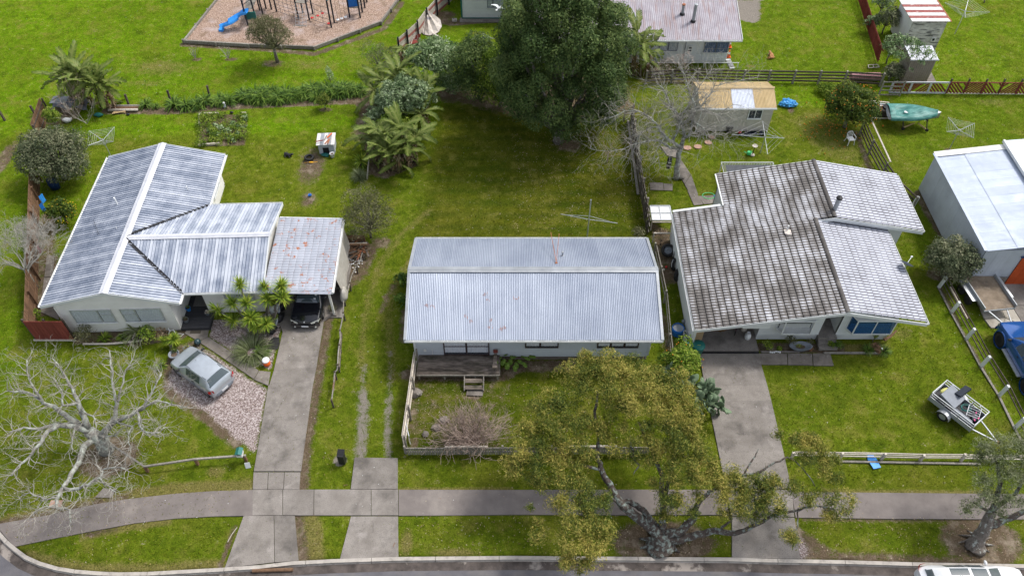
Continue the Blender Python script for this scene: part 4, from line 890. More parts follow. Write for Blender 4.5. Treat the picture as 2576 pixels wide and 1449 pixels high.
dd=MB().box((8.05,3.14,1.45),(.8,.06,1.95)).build('door',m_white,RHS); MB().box((7.75,3.08,1.4),(.04,.06,.12)).build('handle',m_chrome,dd); MB().box((8.05,3.1,1.8),(.45,.01,.9)).build('pane',m_glass,dd)
core(RHS,(wx0,wy+.12,0),(wx0,9.0,0),(-1,0,0),0,lambda s:2.75,m_palegrey)
core(RHS,(wx1,wy+.12,0),(wx1,7.6,0),(1,0,0),0,lambda s:2.6,m_palegrey); weather(RHS,(wx1,wy,0),(wx1,7.6,0),(1,0,0),.4,lambda s:2.6,m_palegrey,.18)
def topb(s): x=wx1+s; return zb-(x-9.1)*.2-.16
core(RHS,(11.6,7.65,0),(13.9,7.65,0),(0,-1,0),0,topb,m_palegrey); weather(RHS,(11.6,7.65,0),(13.9,7.65,0),(0,-1,0),.4,topb,m_palegrey,.18)
core(RHS,(13.9,7.7,0),(13.9,12.0,0),(1,0,0),0,lambda s:2.6,m_palegrey); weather(RHS,(13.9,7.65,0),(13.9,12.0,0),(1,0,0),.4,lambda s:2.6,m_palegrey,.18)
core(RHS,(3.3,12.0,0),(13.9,12.0,0),(0,1,0),0,lambda s:2.6,m_palegrey); core(RHS,(3.3,9.2,0),(3.3,12.0,0),(-1,0,0),0,lambda s:2.5,m_palegrey); core(RHS,(0.2,9.1,0),(3.3,9.1,0),(0,1,0),0,lambda s:2.05,m_palegrey)
win(RHS,(12.3,7.65,0),(1,0,0),.75,1.4,2.25,(0,-1,0),m_alu,m_bluecurtain,(),(),sill=False)
def bay(x0,w,z0,z1,dp,cm,gm,mull):
    B=bpy.data.objects.new('bay_window',None); C.objects.link(B); B.parent=RHS; f=MB(); y0=wy-.05; y1=y0-dp; fr=.055
    c=[(x0,y0),(x0+.22,y1),(x0+w-.22,y1),(x0+w,y0)]
    for (a,b) in zip(c,c[1:]):
        for z in (z0,z1): f.beam((a[0],a[1],z),(b[0],b[1],z),fr,fr)
    for p in c: f.beam((p[0],p[1],z0),(p[0],p[1],z1),fr,fr,up=(1,0,0))
    for mu in mull: x=c[1][0]+(c[2][0]-c[1][0])*mu; f.beam((x,y1,z0),(x,y1,z1),fr*.8,fr*.8,up=(1,0,0))
    f.build('frame',m_trimwhite,B)
    MB().prism([(c[0][0],c[0][1]),c[1],c[2],(c[3][0],c[3][1])],z1+.03,z1+.07).build('hood',m_palegrey,B); MB().prism(c,z0-.09,z0-.03).build('sill',m_trimwhite,B)
    MB().prism([(c[0][0]+.06,c[0][1]),(c[1][0]+.03,c[1][1]+.05),(c[2][0]-.03,c[2][1]+.05),(c[3][0]-.06,c[3][1])],z0-.028,z0-.0).build('ledge',cm,B)
    MB().extr([(x0+.1,y0+.0,z0),(x0+w-.1,y0+.0,z0),(x0+w-.1,y0+.0,z1),(x0+.1,y0+.0,z1)],(0,-.006,0)).build('reveal',m_dark,B)
    MB().extr([(x0+.15,y0-.012,z0+.0),(x0+w-.15,y0-.012,z0+.0),(x0+w-.15,y0-.012,z0+(z1-z0)*.35),(x0+.15,y0-.012,z0+(z1-z0)*.35)],(0,-.006,0)).build('curtain',cm,B)
    for (a,b) in zip(c,c[1:]):
        A_=V(a[0],a[1],0);B_=V(b[0],b[1],0);u=(B_-A_).normalized()*.03; MB().extr([A_+u+V(0,0,z0+.03),B_-u+V(0,0,z0+.03),B_-u+V(0,0,z1-.03),A_+u+V(0,0,z1-.03)],V(0,.005,0)).build('pane',gm,B)
bay(4.95,2.05,1.15,2.25,.45,m_white,m_glass,()); bay(8.95,2.6,1.15,2.3,.45,m_blue,m_blueglass,(.5,))
MB().blob((8.3,wy-.12,2.72),.09,8,5,0).build('porch_lamp',m_whitep,RHS,smooth=True)
st=bpy.data.objects.new('steps',None); C.objects.link(st); st.parent=RHS
for k in range(3): MB().box((8.05,wy-.1-.28*k+ (.9 if k==0 else 0),.25-.08*k),(1.05,.3 if k else 2.2,.5-.16*k)).build('step',m_concrete,st)
MB().box((2.1,4.6,.05),(3.9,9.0,.10)).build('carport_floor',m_concrete,RHS)
MB().box((.15,.22,1.05),(.12,.14,2.1)).build('post',m_palegrey,RHS); MB().box((3.4,.1,2.45),(1.5,.05,.5),M=None).build('carport_panel',m_palegrey,RHS)
MB().box((.55,.9,.7),(.7,.05,1.3)).build('timber_panel',m_yellowwood,RHS)
ch=MB().lathe((9.25,7.75,zb-.25),[(.17,0),(.17,.06),(.13,.08),(.13,1.15)],12).build('chimney',m_galvdull,RHS); MB().lathe((9.25,7.75,zb+.92),[(.19,0),(.19,.06),(.16,.1),(.02,.16)],12).build('chimney_cowl',m_black,ch)
MB().lathe((9.25,7.75,zb-.24),[(.24,0),(.24,.05),(.18,.07)],12).build('chimney_base',m_black,ch)
MB().tube([(6.25,6.5,zl(6.25)),(6.25,6.5,zl(6.25)+.45)],.045,8).build('vent_pipe',m_trimwhite,RHS); MB().box((6.25,6.35,zl(6.25)+.07),(.4,.4,.03)).build('pipe_flashing',m_canvas,RHS)
dsh=thing('satellite_dish','grey satellite dish on the right eave of the patchy tiled roof','satellite dish',(22.75,30.9,2.75))
tl=Matrix.Rotation(R(-50),3,'X')@Matrix.Rotation(R(0),3,'Y'); tl=Matrix.Rotation(R(-40),3,'Z')@tl
MB().lathe((0,0,.35),[(.0,-.0),(.12,.01),(.25,.04),(.36,.09),(.37,.1),(.35,.1),(.25,.055),(.12,.02),(0.001,.012)],18,M=tl,cap=False).build('dish',m_greyp,dsh,smooth=True)
MB().tube([(0,0,-.1),(0,0,.3)],.025,6).build('mast',m_alu,dsh); MB().tube([tl@V(0,-.3,.1)+V(0,0,.35),tl@V(0,0,.55)+V(0,0,.35)],.015,5).build('arm',m_alu,dsh); MB().box(tl@V(0,0,.55)+V(0,0,.35),(.1,.07,.07)).build('receiver',m_whitep,dsh)
# ================================================================ TREES AND PLANTS
def HT(base,r,c,x,y):
    v=(0,530,1058)[r-1]*.90669+y*.33793; return CAMH-base[1]*math.tan(TILT+math.atan((v-724.5)/2000))
def Bl(r,c,x,y,h,rad,rz=None,base=None):
    p=G(r,c,x,y,h); return (p.x,p.y,p.z,rad,rad,rz or rad*.8)
def loc_blobs(bl,o): return [(b[0]-o[0],b[1]-o[1],b[2]-o[2])+tuple(b[3:]) for b in bl]
def plant(name,label,cat,base,blobs,m,dens=110,size=.13,trunk=None,bark=m_bark,rel=True,group=None,seed=1,twigs=True,**kw):
    t=thing(name,label,cat,base,0,group); rr=random.Random(seed)
    bl=blobs if rel else loc_blobs(blobs,base)
    if twigs:
        tb=MB(); r0=trunk or .06
        cz=min(b[2] for b in bl); top=V(0,0,max(.15,cz*.6)); 
        tb.tube([(0,0,-.05),(rr.uniform(-.05,.05),rr.uniform(-.05,.05),top.z*.5),tuple(top)],[r0*1.25,r0,r0*.85],8)
        tb.build('trunk',bark,t,smooth=True); bb=MB()
        for b in bl[::max(1,len(bl)//26)]:
            e=V(b[0],b[1],b[2]); mid=top.lerp(e,.5)+V(rr.uniform(-.2,.2),rr.uniform(-.2,.2),rr.uniform(-.1,.2))*min(1,b[3]); bb.tube([top,mid,e],[r0*.6,r0*.38,r0*.12],5)
        bb.build('branches',bark,t,smooth=True)
    obj_np('crown',crown(bl,dens,size,**kw),m,t)
    return t
def ball(R3,n,r,zc,seed=0,low=-.3,spread=.75): return subblobs(R3,n,r,zc,seed,low,spread)+[(0,0,zc,R3[0]*.62,R3[1]*.62,R3[2]*.62)]
b=G(1,2,1080,1060); plant('understorey_shrub','leafy green undergrowth between the two banana clumps','shrub',b,ball((1.7,2.2,.8),26,.55,.8,61,low=-.3),lf_bright,80,.2,trunk=.05,asp=.3,rand=1.2)
b=G(1,2,1500,700); plant('understorey_shrub','low green shrubs between the pale shrub and the dark tree','shrub',b,ball((1.3,1.0,.8),16,.5,.8,62,low=-.3),lf_pale,80,.2,trunk=.05,asp=.35,rand=1.1)
# the big dark tree
b=G(1,3,400,1050)
bl=[]
rr=random.Random(5)
for k in range(58):
    z=-0.92+1.9*(k+.5)/58; a=k*2.399; s=math.sqrt(max(0,1-min(1,abs(z))**(2.4 if z>0 else 4.5)))*rr.uniform(.9,1.12); q=rr.uniform(.7,1.25)
    bl.append((s*(3.75-.35*z)*math.cos(a)*rr.uniform(.9,1.1),s*2.7*math.sin(a)*rr.uniform(.9,1.1)+1.2,6.2+z*5.3,q,q,q*1.05))
bl.append((0,1.2,6.8,2.6,2.3,5))
plant('evergreen_tree','tall dense dark evergreen tree with a cauliflower crown behind the middle yard','tree',b,bl,lf_dark,175,.15,trunk=.34,bark=m_bark,shell=.3,cl=.22,asp=.5,seed=3,rand=.45,up=.3,gap=.08)
b=G(1,2,1690,730); plant('evergreen_tree','rounded dark grey-green tree just left of the tallest tree','tree',b,ball((2.0,1.8,2.7),34,.8,2.7,4,low=-.95),lf_dark,130,.14,trunk=.12)
b=G(1,2,1850,790); plant('leafy_tree','loose bright green tree between two dark evergreens','tree',b,ball((1.9,1.5,2.6),34,.68,2.5,6,low=-.95)+[(-.9,.6,4.2,.6,.6,.5),(.2,.5,4.7,.7,.7,.6)],lf_bright,90,.17,trunk=.1,asp=.35,rand=1.2)
b=G(1,2,1370,620); plant('tobacco_tree','broad pale green shrub with felty leaves beyond the back corner of the middle yard','shrub',b,ball((2.35,2.0,1.25),30,.6,2.3,8,low=-.5),lf_pale,75,.24,trunk=.12,asp=.38,rand=1.1)
b=G(1,2,1150,880); plant('tobacco_tree','silvery green broad-leaved shrub spreading over the upper banana clump','shrub',b,ball((2.5,1.8,1.1),34,.62,2.0,9,low=-.6)+[(-2.2,-.6,.9,.6,.6,.6),(-1.9,-1.0,1.1,.55,.5,.5),(-2.5,-1.1,.7,.5,.5,.5)],lf_silver,80,.25,trunk=.1,asp=.38,rand=1.1)
b=G(1,2,188,462); plant('willow_tree','small olive-brown weeping tree in front of the playground','tree',b,ball((1.75,1.5,1.3),24,.6,2.55,11,low=-.45),lf_olive,120,.16,trunk=.13,asp=.2,rand=1.3,hang=1.5)
b=G(1,2,950,540); plant('brushwood_shrub','twiggy grey-green shrub on the park side left of the banana clump','shrub',b,ball((1.35,1.1,1.1),14,.55,1.3,12),lf_grey,70,.16,asp=.14,rand=1.5)
b=G(1,2,590,640); plant('silver_shrub','small upright silvery shrub rising from the agapanthus hedge','shrub',b,[(0,0,.5,.42,.4,.5),(0,.0,.95,.36,.34,.45),(-.05,0,1.35,.25,.25,.4)],lf_silver,160,.1,trunk=.04)
b=G(1,2,545,810); plant('citrus_bush','small round dark green citrus bush on the back lawn of the left house','shrub',b,ball((.5,.45,.55),9,.28,.65,13),lf_citrus,240,.11,trunk=.035,asp=.5)
b=G(1,1,485,1330); plant('broadleaf_shrub','large rounded grey-green shrub behind the left house by the side fence','shrub',b,ball((2.55,2.0,1.75),38,.75,1.95,14,low=-.65),lf_grey,120,.14,trunk=.16,asp=.45,cl=.3)
b=G(1,1,430,960); plant('leafy_shrub','small light green bush behind the rounded grey-green shrub','shrub',b,ball((.6,.5,.6),8,.34,1.1,15),lf_bright,150,.13,trunk=.05)
b=G(2,1,500,235); o=plant('lemon_tree','lemon tree with yellow fruit beside the left wall of the left house','tree',b,ball((.85,.8,.7),12,.4,.95,16),lf_citrus,160,.13,trunk=.06,asp=.5)
def fruit(o,R3,zc,n,m,r=.045,name='fruit',yo=0):
    me=MB().blob((0,0,0),r,7,5,0).mesh('fruit',m,True); rr=random.Random(n)
    for i in range(n):
        z=rr.uniform(-.5,1);a=rr.uniform(0,6.28);s=math.sqrt(1-z*z)*rr.uniform(.93,1.08); piece(me,name,o,loc=(s*math.cos(a)*R3[0],s*math.sin(a)*R3[1]+yo,zc+z*R3[2]))
m_orangefruit=mat('orange_fruit',(.65,.20,.015),5,.5); m_lemon=mat('lemon_fruit',(.65,.42,.02),5,.5)
fruit(o,(.95,.9,.8),.95,40,m_lemon,.035)
b=G(1,4,600,945); o=plant('orange_tree','round dark orange tree full of fruit near the white plastic chair','tree',b,ball((1.95,1.65,1.6),32,.62,1.85,17,low=-.7),lf_citrus,140,.14,trunk=.13,asp=.5); fruit(o,(1.95,1.7,1.75),1.75,95,m_orangefruit,.038)
b=G(2,3,1310,1365); o=plant('orange_tree','glossy green citrus tree between the boundary fence and the right driveway','tree',b,ball((.85,.85,.8),16,.42,1.35,18,low=-.6)+[(-1.0,.3,1.0,.5,.45,.45),(.1,1.0,1.6,.5,.45,.4)],lf_bright,150,.14,trunk=.09,asp=.5); fruit(o,(1.1,1.0,1.0),1.35,16,m_orangefruit,.035)
b=G(2,3,1200,1330); plant('bare_shrub','thin brown leafless bush left of the glossy citrus tree','shrub',b,[(0,0,.7,.5,.6,.6),(.1,.5,.8,.4,.4,.4)],lf_dead,120,.14,trunk=.04,asp=.08,rand=1.5)
b=G(2,2,885,345); o=plant('olive_shrub','loose olive-brown shrub on the boundary behind the carport','shrub',b,ball((1.6,2.0,1.6),34,.6,2.0,19,low=-.7),lf_olive,70,.16,trunk=.07,asp=.2,rand=1.4); 
b=G(2,4,1330,640); plant('broadleaf_shrub','rounded grey-green shrub against the corner of the big corrugated shed','shrub',b,ball((1.65,1.45,1.45),30,.55,1.6,20,low=-.7),lf_grey,130,.13,trunk=.1)
rr=random.Random(21)
for (x,y,rad,h,m_,lb) in ((850,130,.9,2.6,lf_silver,'tall silvery shrub at the top of the red trellis fence'),(880,250,1.0,2.3,lf_grey,'middle grey shrub leaning over the red trellis fence'),(780,240,.55,1.5,lf_silver,'small pale shrub in front of the red trellis fence'),(910,470,.75,2.6,lf_grey,'narrow dark shrub at the lower end of the red trellis fence'),(930,600,.8,1.3,lf_grey,'ivy-like shrub beside the wire gate'),(470,700,.8,.5,lf_bright,'low green weeds behind the orange tree')):
    b=G(1,4,x,y); plant('broadleaf_shrub',lb,'shrub',b,ball((rad,rad*.8,h*.42),14,rad*.45,h*.55,int(x)),m_,95,.17,trunk=.06,asp=.35,rand=1.1)
b=G(1,4,1000,520); bl=[Bl(1,4,x,y,h,r) for x,y,h,r in ((960,300,3.4,.55),(1040,310,3.6,.6),(1110,330,3.6,.6),(1180,370,3.4,.55),(1240,410,3.2,.45),(1100,400,3.2,.5),(930,350,3.2,.5),(960,400,3.0,.45),(1010,420,3.1,.45),(1170,460,2.7,.3),(1095,520,2.0,.18))]
plant('loquat_tree','leaning pale-leaved tree reaching over the tan garden shed','tree',b,bl,lf_pale,60,.26,trunk=.07,rel=False,asp=.3,rand=1.0)
b=G(1,4,1640,20); plant('bare_shrub','small dark leafless bush at the top right of the lawns','shrub',b,[(0,0,.6,.9,.7,.4)],lf_dead,60,.2,asp=.08,rand=1.5)
b=G(1,3,1270,560); plant('bare_shrub','tangle of brown twigs by the back rail fence','shrub',b,[(-1.2,0,.7,.9,.6,.7),(0,0,.9,1.1,.6,.9),(.7,.2,1.1,.6,.5,.9),(-1.6,-.8,.6,.6,.5,.5)],lf_brown,95,.25,asp=.05,rand=1.6,trunk=.05)
b=G(1,3,890,900); plant('bare_shrub','bronze-leaved straggly bush under the right edge of the tallest tree','shrub',b,ball((.8,.7,.6),8,.4,1.1,31),lf_dead,60,.14,asp=.25,rand=1.5,trunk=.05)
# ---- golden street tree
b=G(3,3,1165,1200)
TR=[(1165,1190,0,.62),(1150,1120,.7,.45)]
gt=thing('street_tree','huge golden-green street tree with mossy leaning limbs over the footpath','tree',b)
def limbpx(mb,pts,n=8,o=b):
    P=[G(3,3,x,y,h)-o for x,y,h,_ in pts]; out=[];rad=[]
    for i in range(len(P)-1):
        for k in range(4):
            f=k/4; out.append(P[i].lerp(P[i+1],f)+V(random.gauss(0,.02),random.gauss(0,.02),random.gauss(0,.02))); rad.append(pts[i][3]*(1-f)+pts[i+1][3]*f)
    out.append(P[-1]); rad.append(pts[-1][3]); mb.tube(out,rad,n); return out
tm=MB(); limbpx(tm,[(1165,1235,-.1,.75),(1165,1190,.25,.55),(1165,1130,.6,.42)],12)
for k in range(9):
    a=k*.7; tm.tube([(0,0,.35),(.5*math.cos(a),.35*math.sin(a),.1),(1.1*math.cos(a),.7*math.sin(a),-.05)],[.2,.14,.04],6)
tm.build('trunk',m_barkdk,gt,smooth=True)
lm=MB()
for L in ([(1150,1130,.6,.30),(1010,1030,1.3,.24),(880,930,2.0,.20),(800,800,2.6,.16),(720,660,3.2,.13),(690,560,3.6,.10),(700,420,4.0,.08),(670,230,4.6,.07),(700,60,5.2,.04)],
          [(1140,1080,.8,.16),(1030,960,1.5,.15),(930,890,1.9,.13),(860,900,2.0,.12)],
          [(1180,1130,.6,.26),(1300,1120,.9,.20),(1400,1020,1.6,.16),(1440,900,2.4,.12),(1520,830,3.0,.08)],
          [(1200,1180,.4,.24),(1400,1150,.8,.19),(1560,1110,1.1,.16),(1720,1130,1.3,.13),(1850,1080,1.8,.10),(1990,1000,2.3,.07)],
          [(1600,1105,1.2,.07),(1680,1040,1.7,.05),(1660,880,2.3,.04)],
          [(1170,1100,.8,.2),(1180,950,1.8,.15),(1170,700,3.2,.11),(1000,300,4.6,.06)],
          [(1180,950,1.8,.12),(1250,600,3.4,.08),(1330,300,4.4,.05)],
          [(870,920,2.0,.09),(740,830,2.7,.07),(600,950,3.0,.05),(560,1100,3.2,.04)],
          [(720,660,3.2,.08),(500,600,3.8,.06),(300,480,4.2,.04)],
          [(1730,700,2.6,.08),(1860,690,2.9,.07),(1990,620,3.2,.05),(2110,560,3.4,.04)],[(1780,690,2.7,.05),(1850,580,3.0,.04),(1890,500,3.2,.02)],
          [(1990,1000,2.3,.07),(2190,950,2.6,.06),(2330,920,2.8,.04),(2480,960,2.9,.02)],[(2190,950,2.6,.04),(2180,1080,2.4,.03),(2140,1160,2.3,.02)],[(1520,830,3.0,.08),(1730,700,3.0,.07)],[(2110,560,3.4,.04),(2220,640,3.3,.03),(2310,780,3.1,.02)],
          [(930,540,4.0,.06),(1000,620,3.7,.04),(960,690,3.6,.015)],[(930,420,4.2,.07),(960,560,3.9,.05)]): limbpx(lm,L)
lm.build('limbs',m_barkdk,gt,smooth=True)
GB=[]
for x,y,h,r in ((560,830,3.4,.75),(430,900,3.2,.65),(640,950,3.4,.8),(520,1050,3.4,.8),(680,1100,3.3,.75),(500,1220,3.1,.7),(640,1240,3.1,.75),(760,1130,3.2,.5),(600,1340,2.8,.5),(460,1340,2.7,.45),(240,1150,2.4,.42),(250,1060,2.5,.3),(730,870,3.2,.5),(540,1420,2.4,.25),(180,940,3,.25),
  (120,560,4,.7),(260,470,4.2,.7),(400,400,4.4,.8),(60,640,3.6,.6),(230,640,3.8,.7),(380,560,4,.7),(520,640,3.8,.6),(420,720,3.6,.6),(620,560,3.9,.55),(130,440,4.2,.5),(250,740,3.3,.5),(330,300,4.6,.8),(240,200,4.7,.6),(420,180,4.9,.75),(520,300,4.8,.6),(330,110,4.8,.45),
  (560,60,5.2,.7),(500,-60,5.2,.7),(650,-80,5.5,.8),(780,-110,5.6,.8),(620,-170,5.5,.5),(870,-30,5.7,.8),(760,60,5.7,.7),(950,-120,5.5,.6),(1000,20,5.7,.8),(1120,-30,5.4,.7),(1100,110,5.6,.8),(950,160,5.6,.7),(1220,60,5.3,.7),(1280,180,5.1,.8),(1180,250,5.2,.7),(1340,90,4.9,.6),(800,-200,5.3,.35),
  (1330,300,4.9,.8),(1400,230,4.7,.6),(1230,380,4.8,.8),(1400,420,4.5,.7),(1300,480,4.5,.8),(1180,520,4.4,.5),(1420,540,4.2,.6),(1320,620,4.1,.7),(1200,690,3.9,.5),(1440,640,3.9,.5),(1250,780,3.5,.55),(1200,880,3.2,.5),(1290,900,3.0,.5),(1180,1000,2.4,.4),(1480,740,3.5,.55),(1440,860,3.0,.4),(1400,980,2.4,.35),(1540,640,3.6,.5),(1050,330,4.9,.4),(880,360,4.7,.35),(960,440,4.5,.35),(600,420,4.3,.3),(1100,760,3.4,.3),
  (1600,760,3.2,.6),(1700,720,3.2,.7),(1640,880,2.9,.7),(1780,820,3.0,.75),(1880,780,3.1,.7),(1770,950,2.7,.6),(1900,920,2.7,.65),(1990,850,2.9,.6),(1640,980,2.4,.35),(1980,760,3.1,.5),(1850,1030,2.4,.35),(2040,960,2.7,.45)): GB.append(Bl(3,3,x,y,h,r*1.12))
for x,y,h,r in ((700,330,4.4,.55),(800,250,4.6,.6),(900,200,4.9,.55),(760,420,4.2,.5),(850,500,4.1,.55),(1000,560,4.0,.5),(1080,440,4.5,.6),(1100,600,3.9,.55),(620,300,4.5,.6),(560,520,4.1,.6),(480,480,4.2,.6),(800,130,5.2,.6),(1300,-30,5.2,.6),(180,350,4.5,.6),(100,620,3.7,.55),(300,760,3.4,.5),(1500,560,3.9,.5),(1380,720,3.6,.55),(1560,700,3.3,.5)): GB.append(Bl(3,3,x,y,h,r))
for x,y,h,r in ((110,390,3.7,.4),(220,440,3.7,.55),(330,470,3.7,.65),(420,540,3.6,.6),(300,600,3.5,.65),(440,650,3.4,.6),(520,590,3.3,.4),(350,420,3.6,.4),(520,720,3.2,.45),(230,800,3.1,.5),(330,880,3.0,.5),(420,850,3.0,.45),(520,900,2.9,.6),(610,880,2.8,.55),(570,960,2.7,.5),(480,1000,2.6,.4),(650,930,2.7,.35),(180,1140,2.4,.4),(220,1190,2.3,.35),(60,760,3.2,.5),(60,900,3.0,.55)): GB.append(Bl(3,4,x,y,h,r*1.02))
arr=crown(loc_blobs(GB,b),480,.15,asp=.17,gap=.45,vary=.75,rand=1.3,up=.6,shell=.85,cl=.33,droop=.12,hang=.6)
obj_np('crown',arr,lf_gold,gt)
# street tree at the right edge
b2=G(3,4,1580,1190); st2=thing('street_tree','grey-leaved street tree with a leaning rooty trunk at the right edge','tree',b2)
tm=MB()
def lp4(mb,pts,o,n=8):
    P=[G(3,4,x,y,h)-o for x,y,h,_ in pts]; out=[];rad=[]
    for i in range(len(P)-1):
        for k in range(4): f=k/4; out.append(P[i].lerp(P[i+1],f)+V(random.gauss(0,.02),random.gauss(0,.02),0)); rad.append(pts[i][3]*(1-f)+pts[i+1][3]*f)
    out.append(P[-1]);rad.append(pts[-1][3]); mb.tube(out,rad,n)
lp4(tm,[(1570,1240,-.1,.5),(1580,1190,.3,.33),(1640,1090,1.1,.27),(1700,960,2.0,.2)],b2,12)
for k in range(9):
    a=k*.7+.2; tm.tube([(0,0,.3),(.4*math.cos(a),.35*math.sin(a),.04),(.85*math.cos(a+.2),.6*math.sin(a+.2),-.05)],[.16,.07,.02],6)
tm.build('trunk',m_bark,st2,smooth=True); lm=MB()
for L in ([(1640,1090,1.1,.2),(1800,1030,1.6,.16),(1935,970,2.2,.12),(2060,880,3,.08)],[(1700,960,2.0,.15),(1760,760,3.2,.1),(1720,560,4.2,.05)],[(1700,960,2,.12),(1880,820,3.0,.08),(1980,640,3.8,.05)],[(1690,980,1.9,.08),(1560,900,2.6,.05)]): lp4(lm,L,b2)
lm.build('limbs',m_barkdk,st2,smooth=True)
GB=[Bl(3,4,x,y,h,r) for x,y,h,r in ((1540,920,3,.5),(1500,960,2.9,.35),(1620,840,3.3,.6),(1700,900,3.0,.6),(1640,740,3.6,.6),(1760,700,3.9,.7),(1620,600,4,.55),(1700,540,4.3,.7),(1620,480,4.4,.45),(1800,560,4.4,.7),(1740,440,4.6,.55),(1880,480,4.6,.7),(1860,700,4,.7),(1800,860,3.4,.6),(1900,900,3.2,.5),(1940,600,4.3,.7),(2000,760,3.8,.8),(1980,440,4.7,.7),(2060,560,4.3,.9),(1760,1000,2.6,.35),(1580,550,4.1,.4))]
obj_np('crown',crown(loc_blobs(GB,b2),230,.14,asp=.18,rand=1.3,up=.5,shell=.8,cl=.35,hang=.4),lf_tussock,st2)
# ---- bare trees
def baretree(name,label,base,paths,bark,tw,rc=(3,1),twig=(1.2,.03,3),dens=4,n=7,seed=1,grav=0,spread=.8):
    t=thing(name,label,'tree',base); rr=random.Random(seed); tm=MB(); lm=MB(); wm=MB()
    for pi,pts in enumerate(paths):
        P=[]
        for q_ in pts:
            rr_c=q_[4] if len(q_)>4 else rc; P.append(G(rr_c[0],rr_c[1],q_[0],q_[1],q_[2])-Vector(base))
        out=[];rad=[]
        for i in range(len(P)-1):
            for k in range(3):
                f=k/3; out.append(P[i].lerp(P[i+1],f)+V(rr.gauss(0,.03),rr.gauss(0,.03),rr.gauss(0,.03))); rad.append(pts[i][3]*(1-f)+pts[i+1][3]*f)
        out.append(P[-1]);rad.append(pts[-1][3]); (tm if pi==0 else lm).tube(out,rad,9 if pi==0 else 6)
        if pi==0: continue
        for i in range(2,len(out)):
            for k in range(dens if rad[i]<.12 else dens//2):
                d=(out[i]-out[i-1]).normalized(); o=Matrix.Rotation(rr.uniform(0,6.28),3,d)@d.orthogonal().normalized()
                limb(wm,out[i],d*.6+o+V(0,0,.25),twig[0]*rr.uniform(.5,1.1),min(twig[1],rad[i]*.6),twig[2]-1,rr,4,4,.28,.1,2,.72,spread,.004,.5,None,grav)
    tm.build('trunk',bark,t,smooth=True); 
    if lm.v: lm.build('limbs',bark,t,smooth=True)
    wm.build('twigs',tw,t); return t
m_twigpale=mat('pale_twig',[(.24,.225,.195),(.40,.385,.34)],8,.9)
U=(2,1)
baretree('bare_tree','large leafless tree with pale lichen-covered limbs in the front left corner lawn',G(3,1,795,500),[
 [(795,515,-.1,.42),(775,480,.4,.36),(730,420,1.0,.34),(660,370,1.5,.30)],
 [(660,370,1.5,.22),(560,325,1.9,.18),(440,325,2.2,.14),(350,370,2.4,.12),(310,440,2.5,.10),(240,540,2.6,.07),(150,620,2.7,.05),(90,700,2.7,.03)],
 [(440,325,2.2,.10),(300,350,2.6,.08),(180,340,2.9,.05),(60,390,3.1,.03)],
 [(640,350,1.6,.19),(500,270,2.3,.15),(430,200,2.8,.12),(330,160,3.3,.09),(200,80,3.7,.06),(60,70,4,.04)],
 [(330,160,3.3,.08),(270,80,3.8,.06),(210,-40,4.3,.04),(200,-160,4.6,.03)],
 [(650,340,1.7,.18),(610,250,2.4,.14),(590,160,3,.11),(540,60,3.5,.08),(470,-60,4,.05),(390,-170,4.4,.03)],
 [(590,160,3,.08),(470,180,3.3,.06),(460,60,3.8,.04),(400,-20,4.2,.03)],
 [(600,200,2.8,.06),(680,260,3.0,.04),(720,330,3,.03)],
 [(740,430,1.0,.22),(800,350,1.7,.16),(850,270,2.3,.13),(870,170,2.9,.10),(840,90,3.3,.07),(830,-60,3.9,.05),(815,-230,4.4,.03)],
 [(870,170,2.9,.07),(900,60,3.4,.05),(940,-80,3.9,.04),(1000,-200,4.2,.02)],
 [(830,310,2.0,.12),(940,270,2.6,.10),(1040,210,3.0,.09),(1110,130,3.4,.06),(1160,20,3.8,.04),(1200,-60,4,.03)],
 [(1040,210,3,.07),(1170,150,3.4,.05),(1280,170,3.6,.04),(1390,190,3.7,.02)],
 [(1020,220,3,.07),(1040,320,3,.06),(1070,375,3,.05),(1150,395,3,.04),(1230,340,3.2,.02)],
 [(880,310,2.2,.06),(980,340,2.4,.05),(950,430,2.3,.03),(970,510,2.3,.02)],
 [(700,430,1.0,.20),(630,480,1.3,.17),(600,570,1.6,.14),(530,690,1.9,.12),(470,790,2.1,.10),(420,870,2.2,.08),(420,930,2.2,.06),(520,960,2.3,.04),(525,1050,2.2,.02)],
 [(470,790,2.1,.09),(560,805,2.3,.08),(660,770,2.5,.07),(740,720,2.6,.06),(770,660,2.7,.05),(890,635,2.9,.03),(960,670,2.9,.02)],
 [(740,720,2.6,.04),(790,770,2.6,.03),(860,820,2.6,.02)],
 [(420,870,2.2,.06),(330,865,2.4,.04),(220,830,2.6,.03),(150,860,2.6,.02)],[(410,930,2.2,.04),(320,930,2.4,.03),(250,980,2.4,.02)],
 [(560,320,1.9,.06),(540,420,2.1,.04),(540,520,2.1,.02)],[(720,410,1.2,.06),(850,400,1.8,.04),(880,370,2,.02)]],m_barkgrey,m_twigpale,twig=(.8,.024,4),dens=2,seed=4)
b=G(2,1,265,720); rr=random.Random(9); t=thing('bare_tree','dense twiggy leafless tree over the brown fence left of the left house','tree',b); tm=MB(); wm=MB()
tm.tube([(0,0,-.1),(.05,0,.8),(.05,.1,1.5)],[.17,.13,.12],8); tm.build('trunk',m_barkgrey,t,smooth=True)
for k in range(11):
    a=k*2.4; limb(wm,(.05,.1,1.3+k*.03),(math.cos(a)*.95-.25,math.sin(a)*.8+.75,.45),1.35,.05,5,rr,4,5,.22,.06,3,.72,.85,.005,.5)
wm.build('branches',m_twigpale,t)
b=G(2,1,20,850); t=thing('bare_tree','pale leafless branches entering from the left edge beside the road lawn','tree',(b.x-2.6,b.y,0)); wm=MB()
wm.tube([(0,0,-.1),(0,0,1.2)],[.14,.1],8)
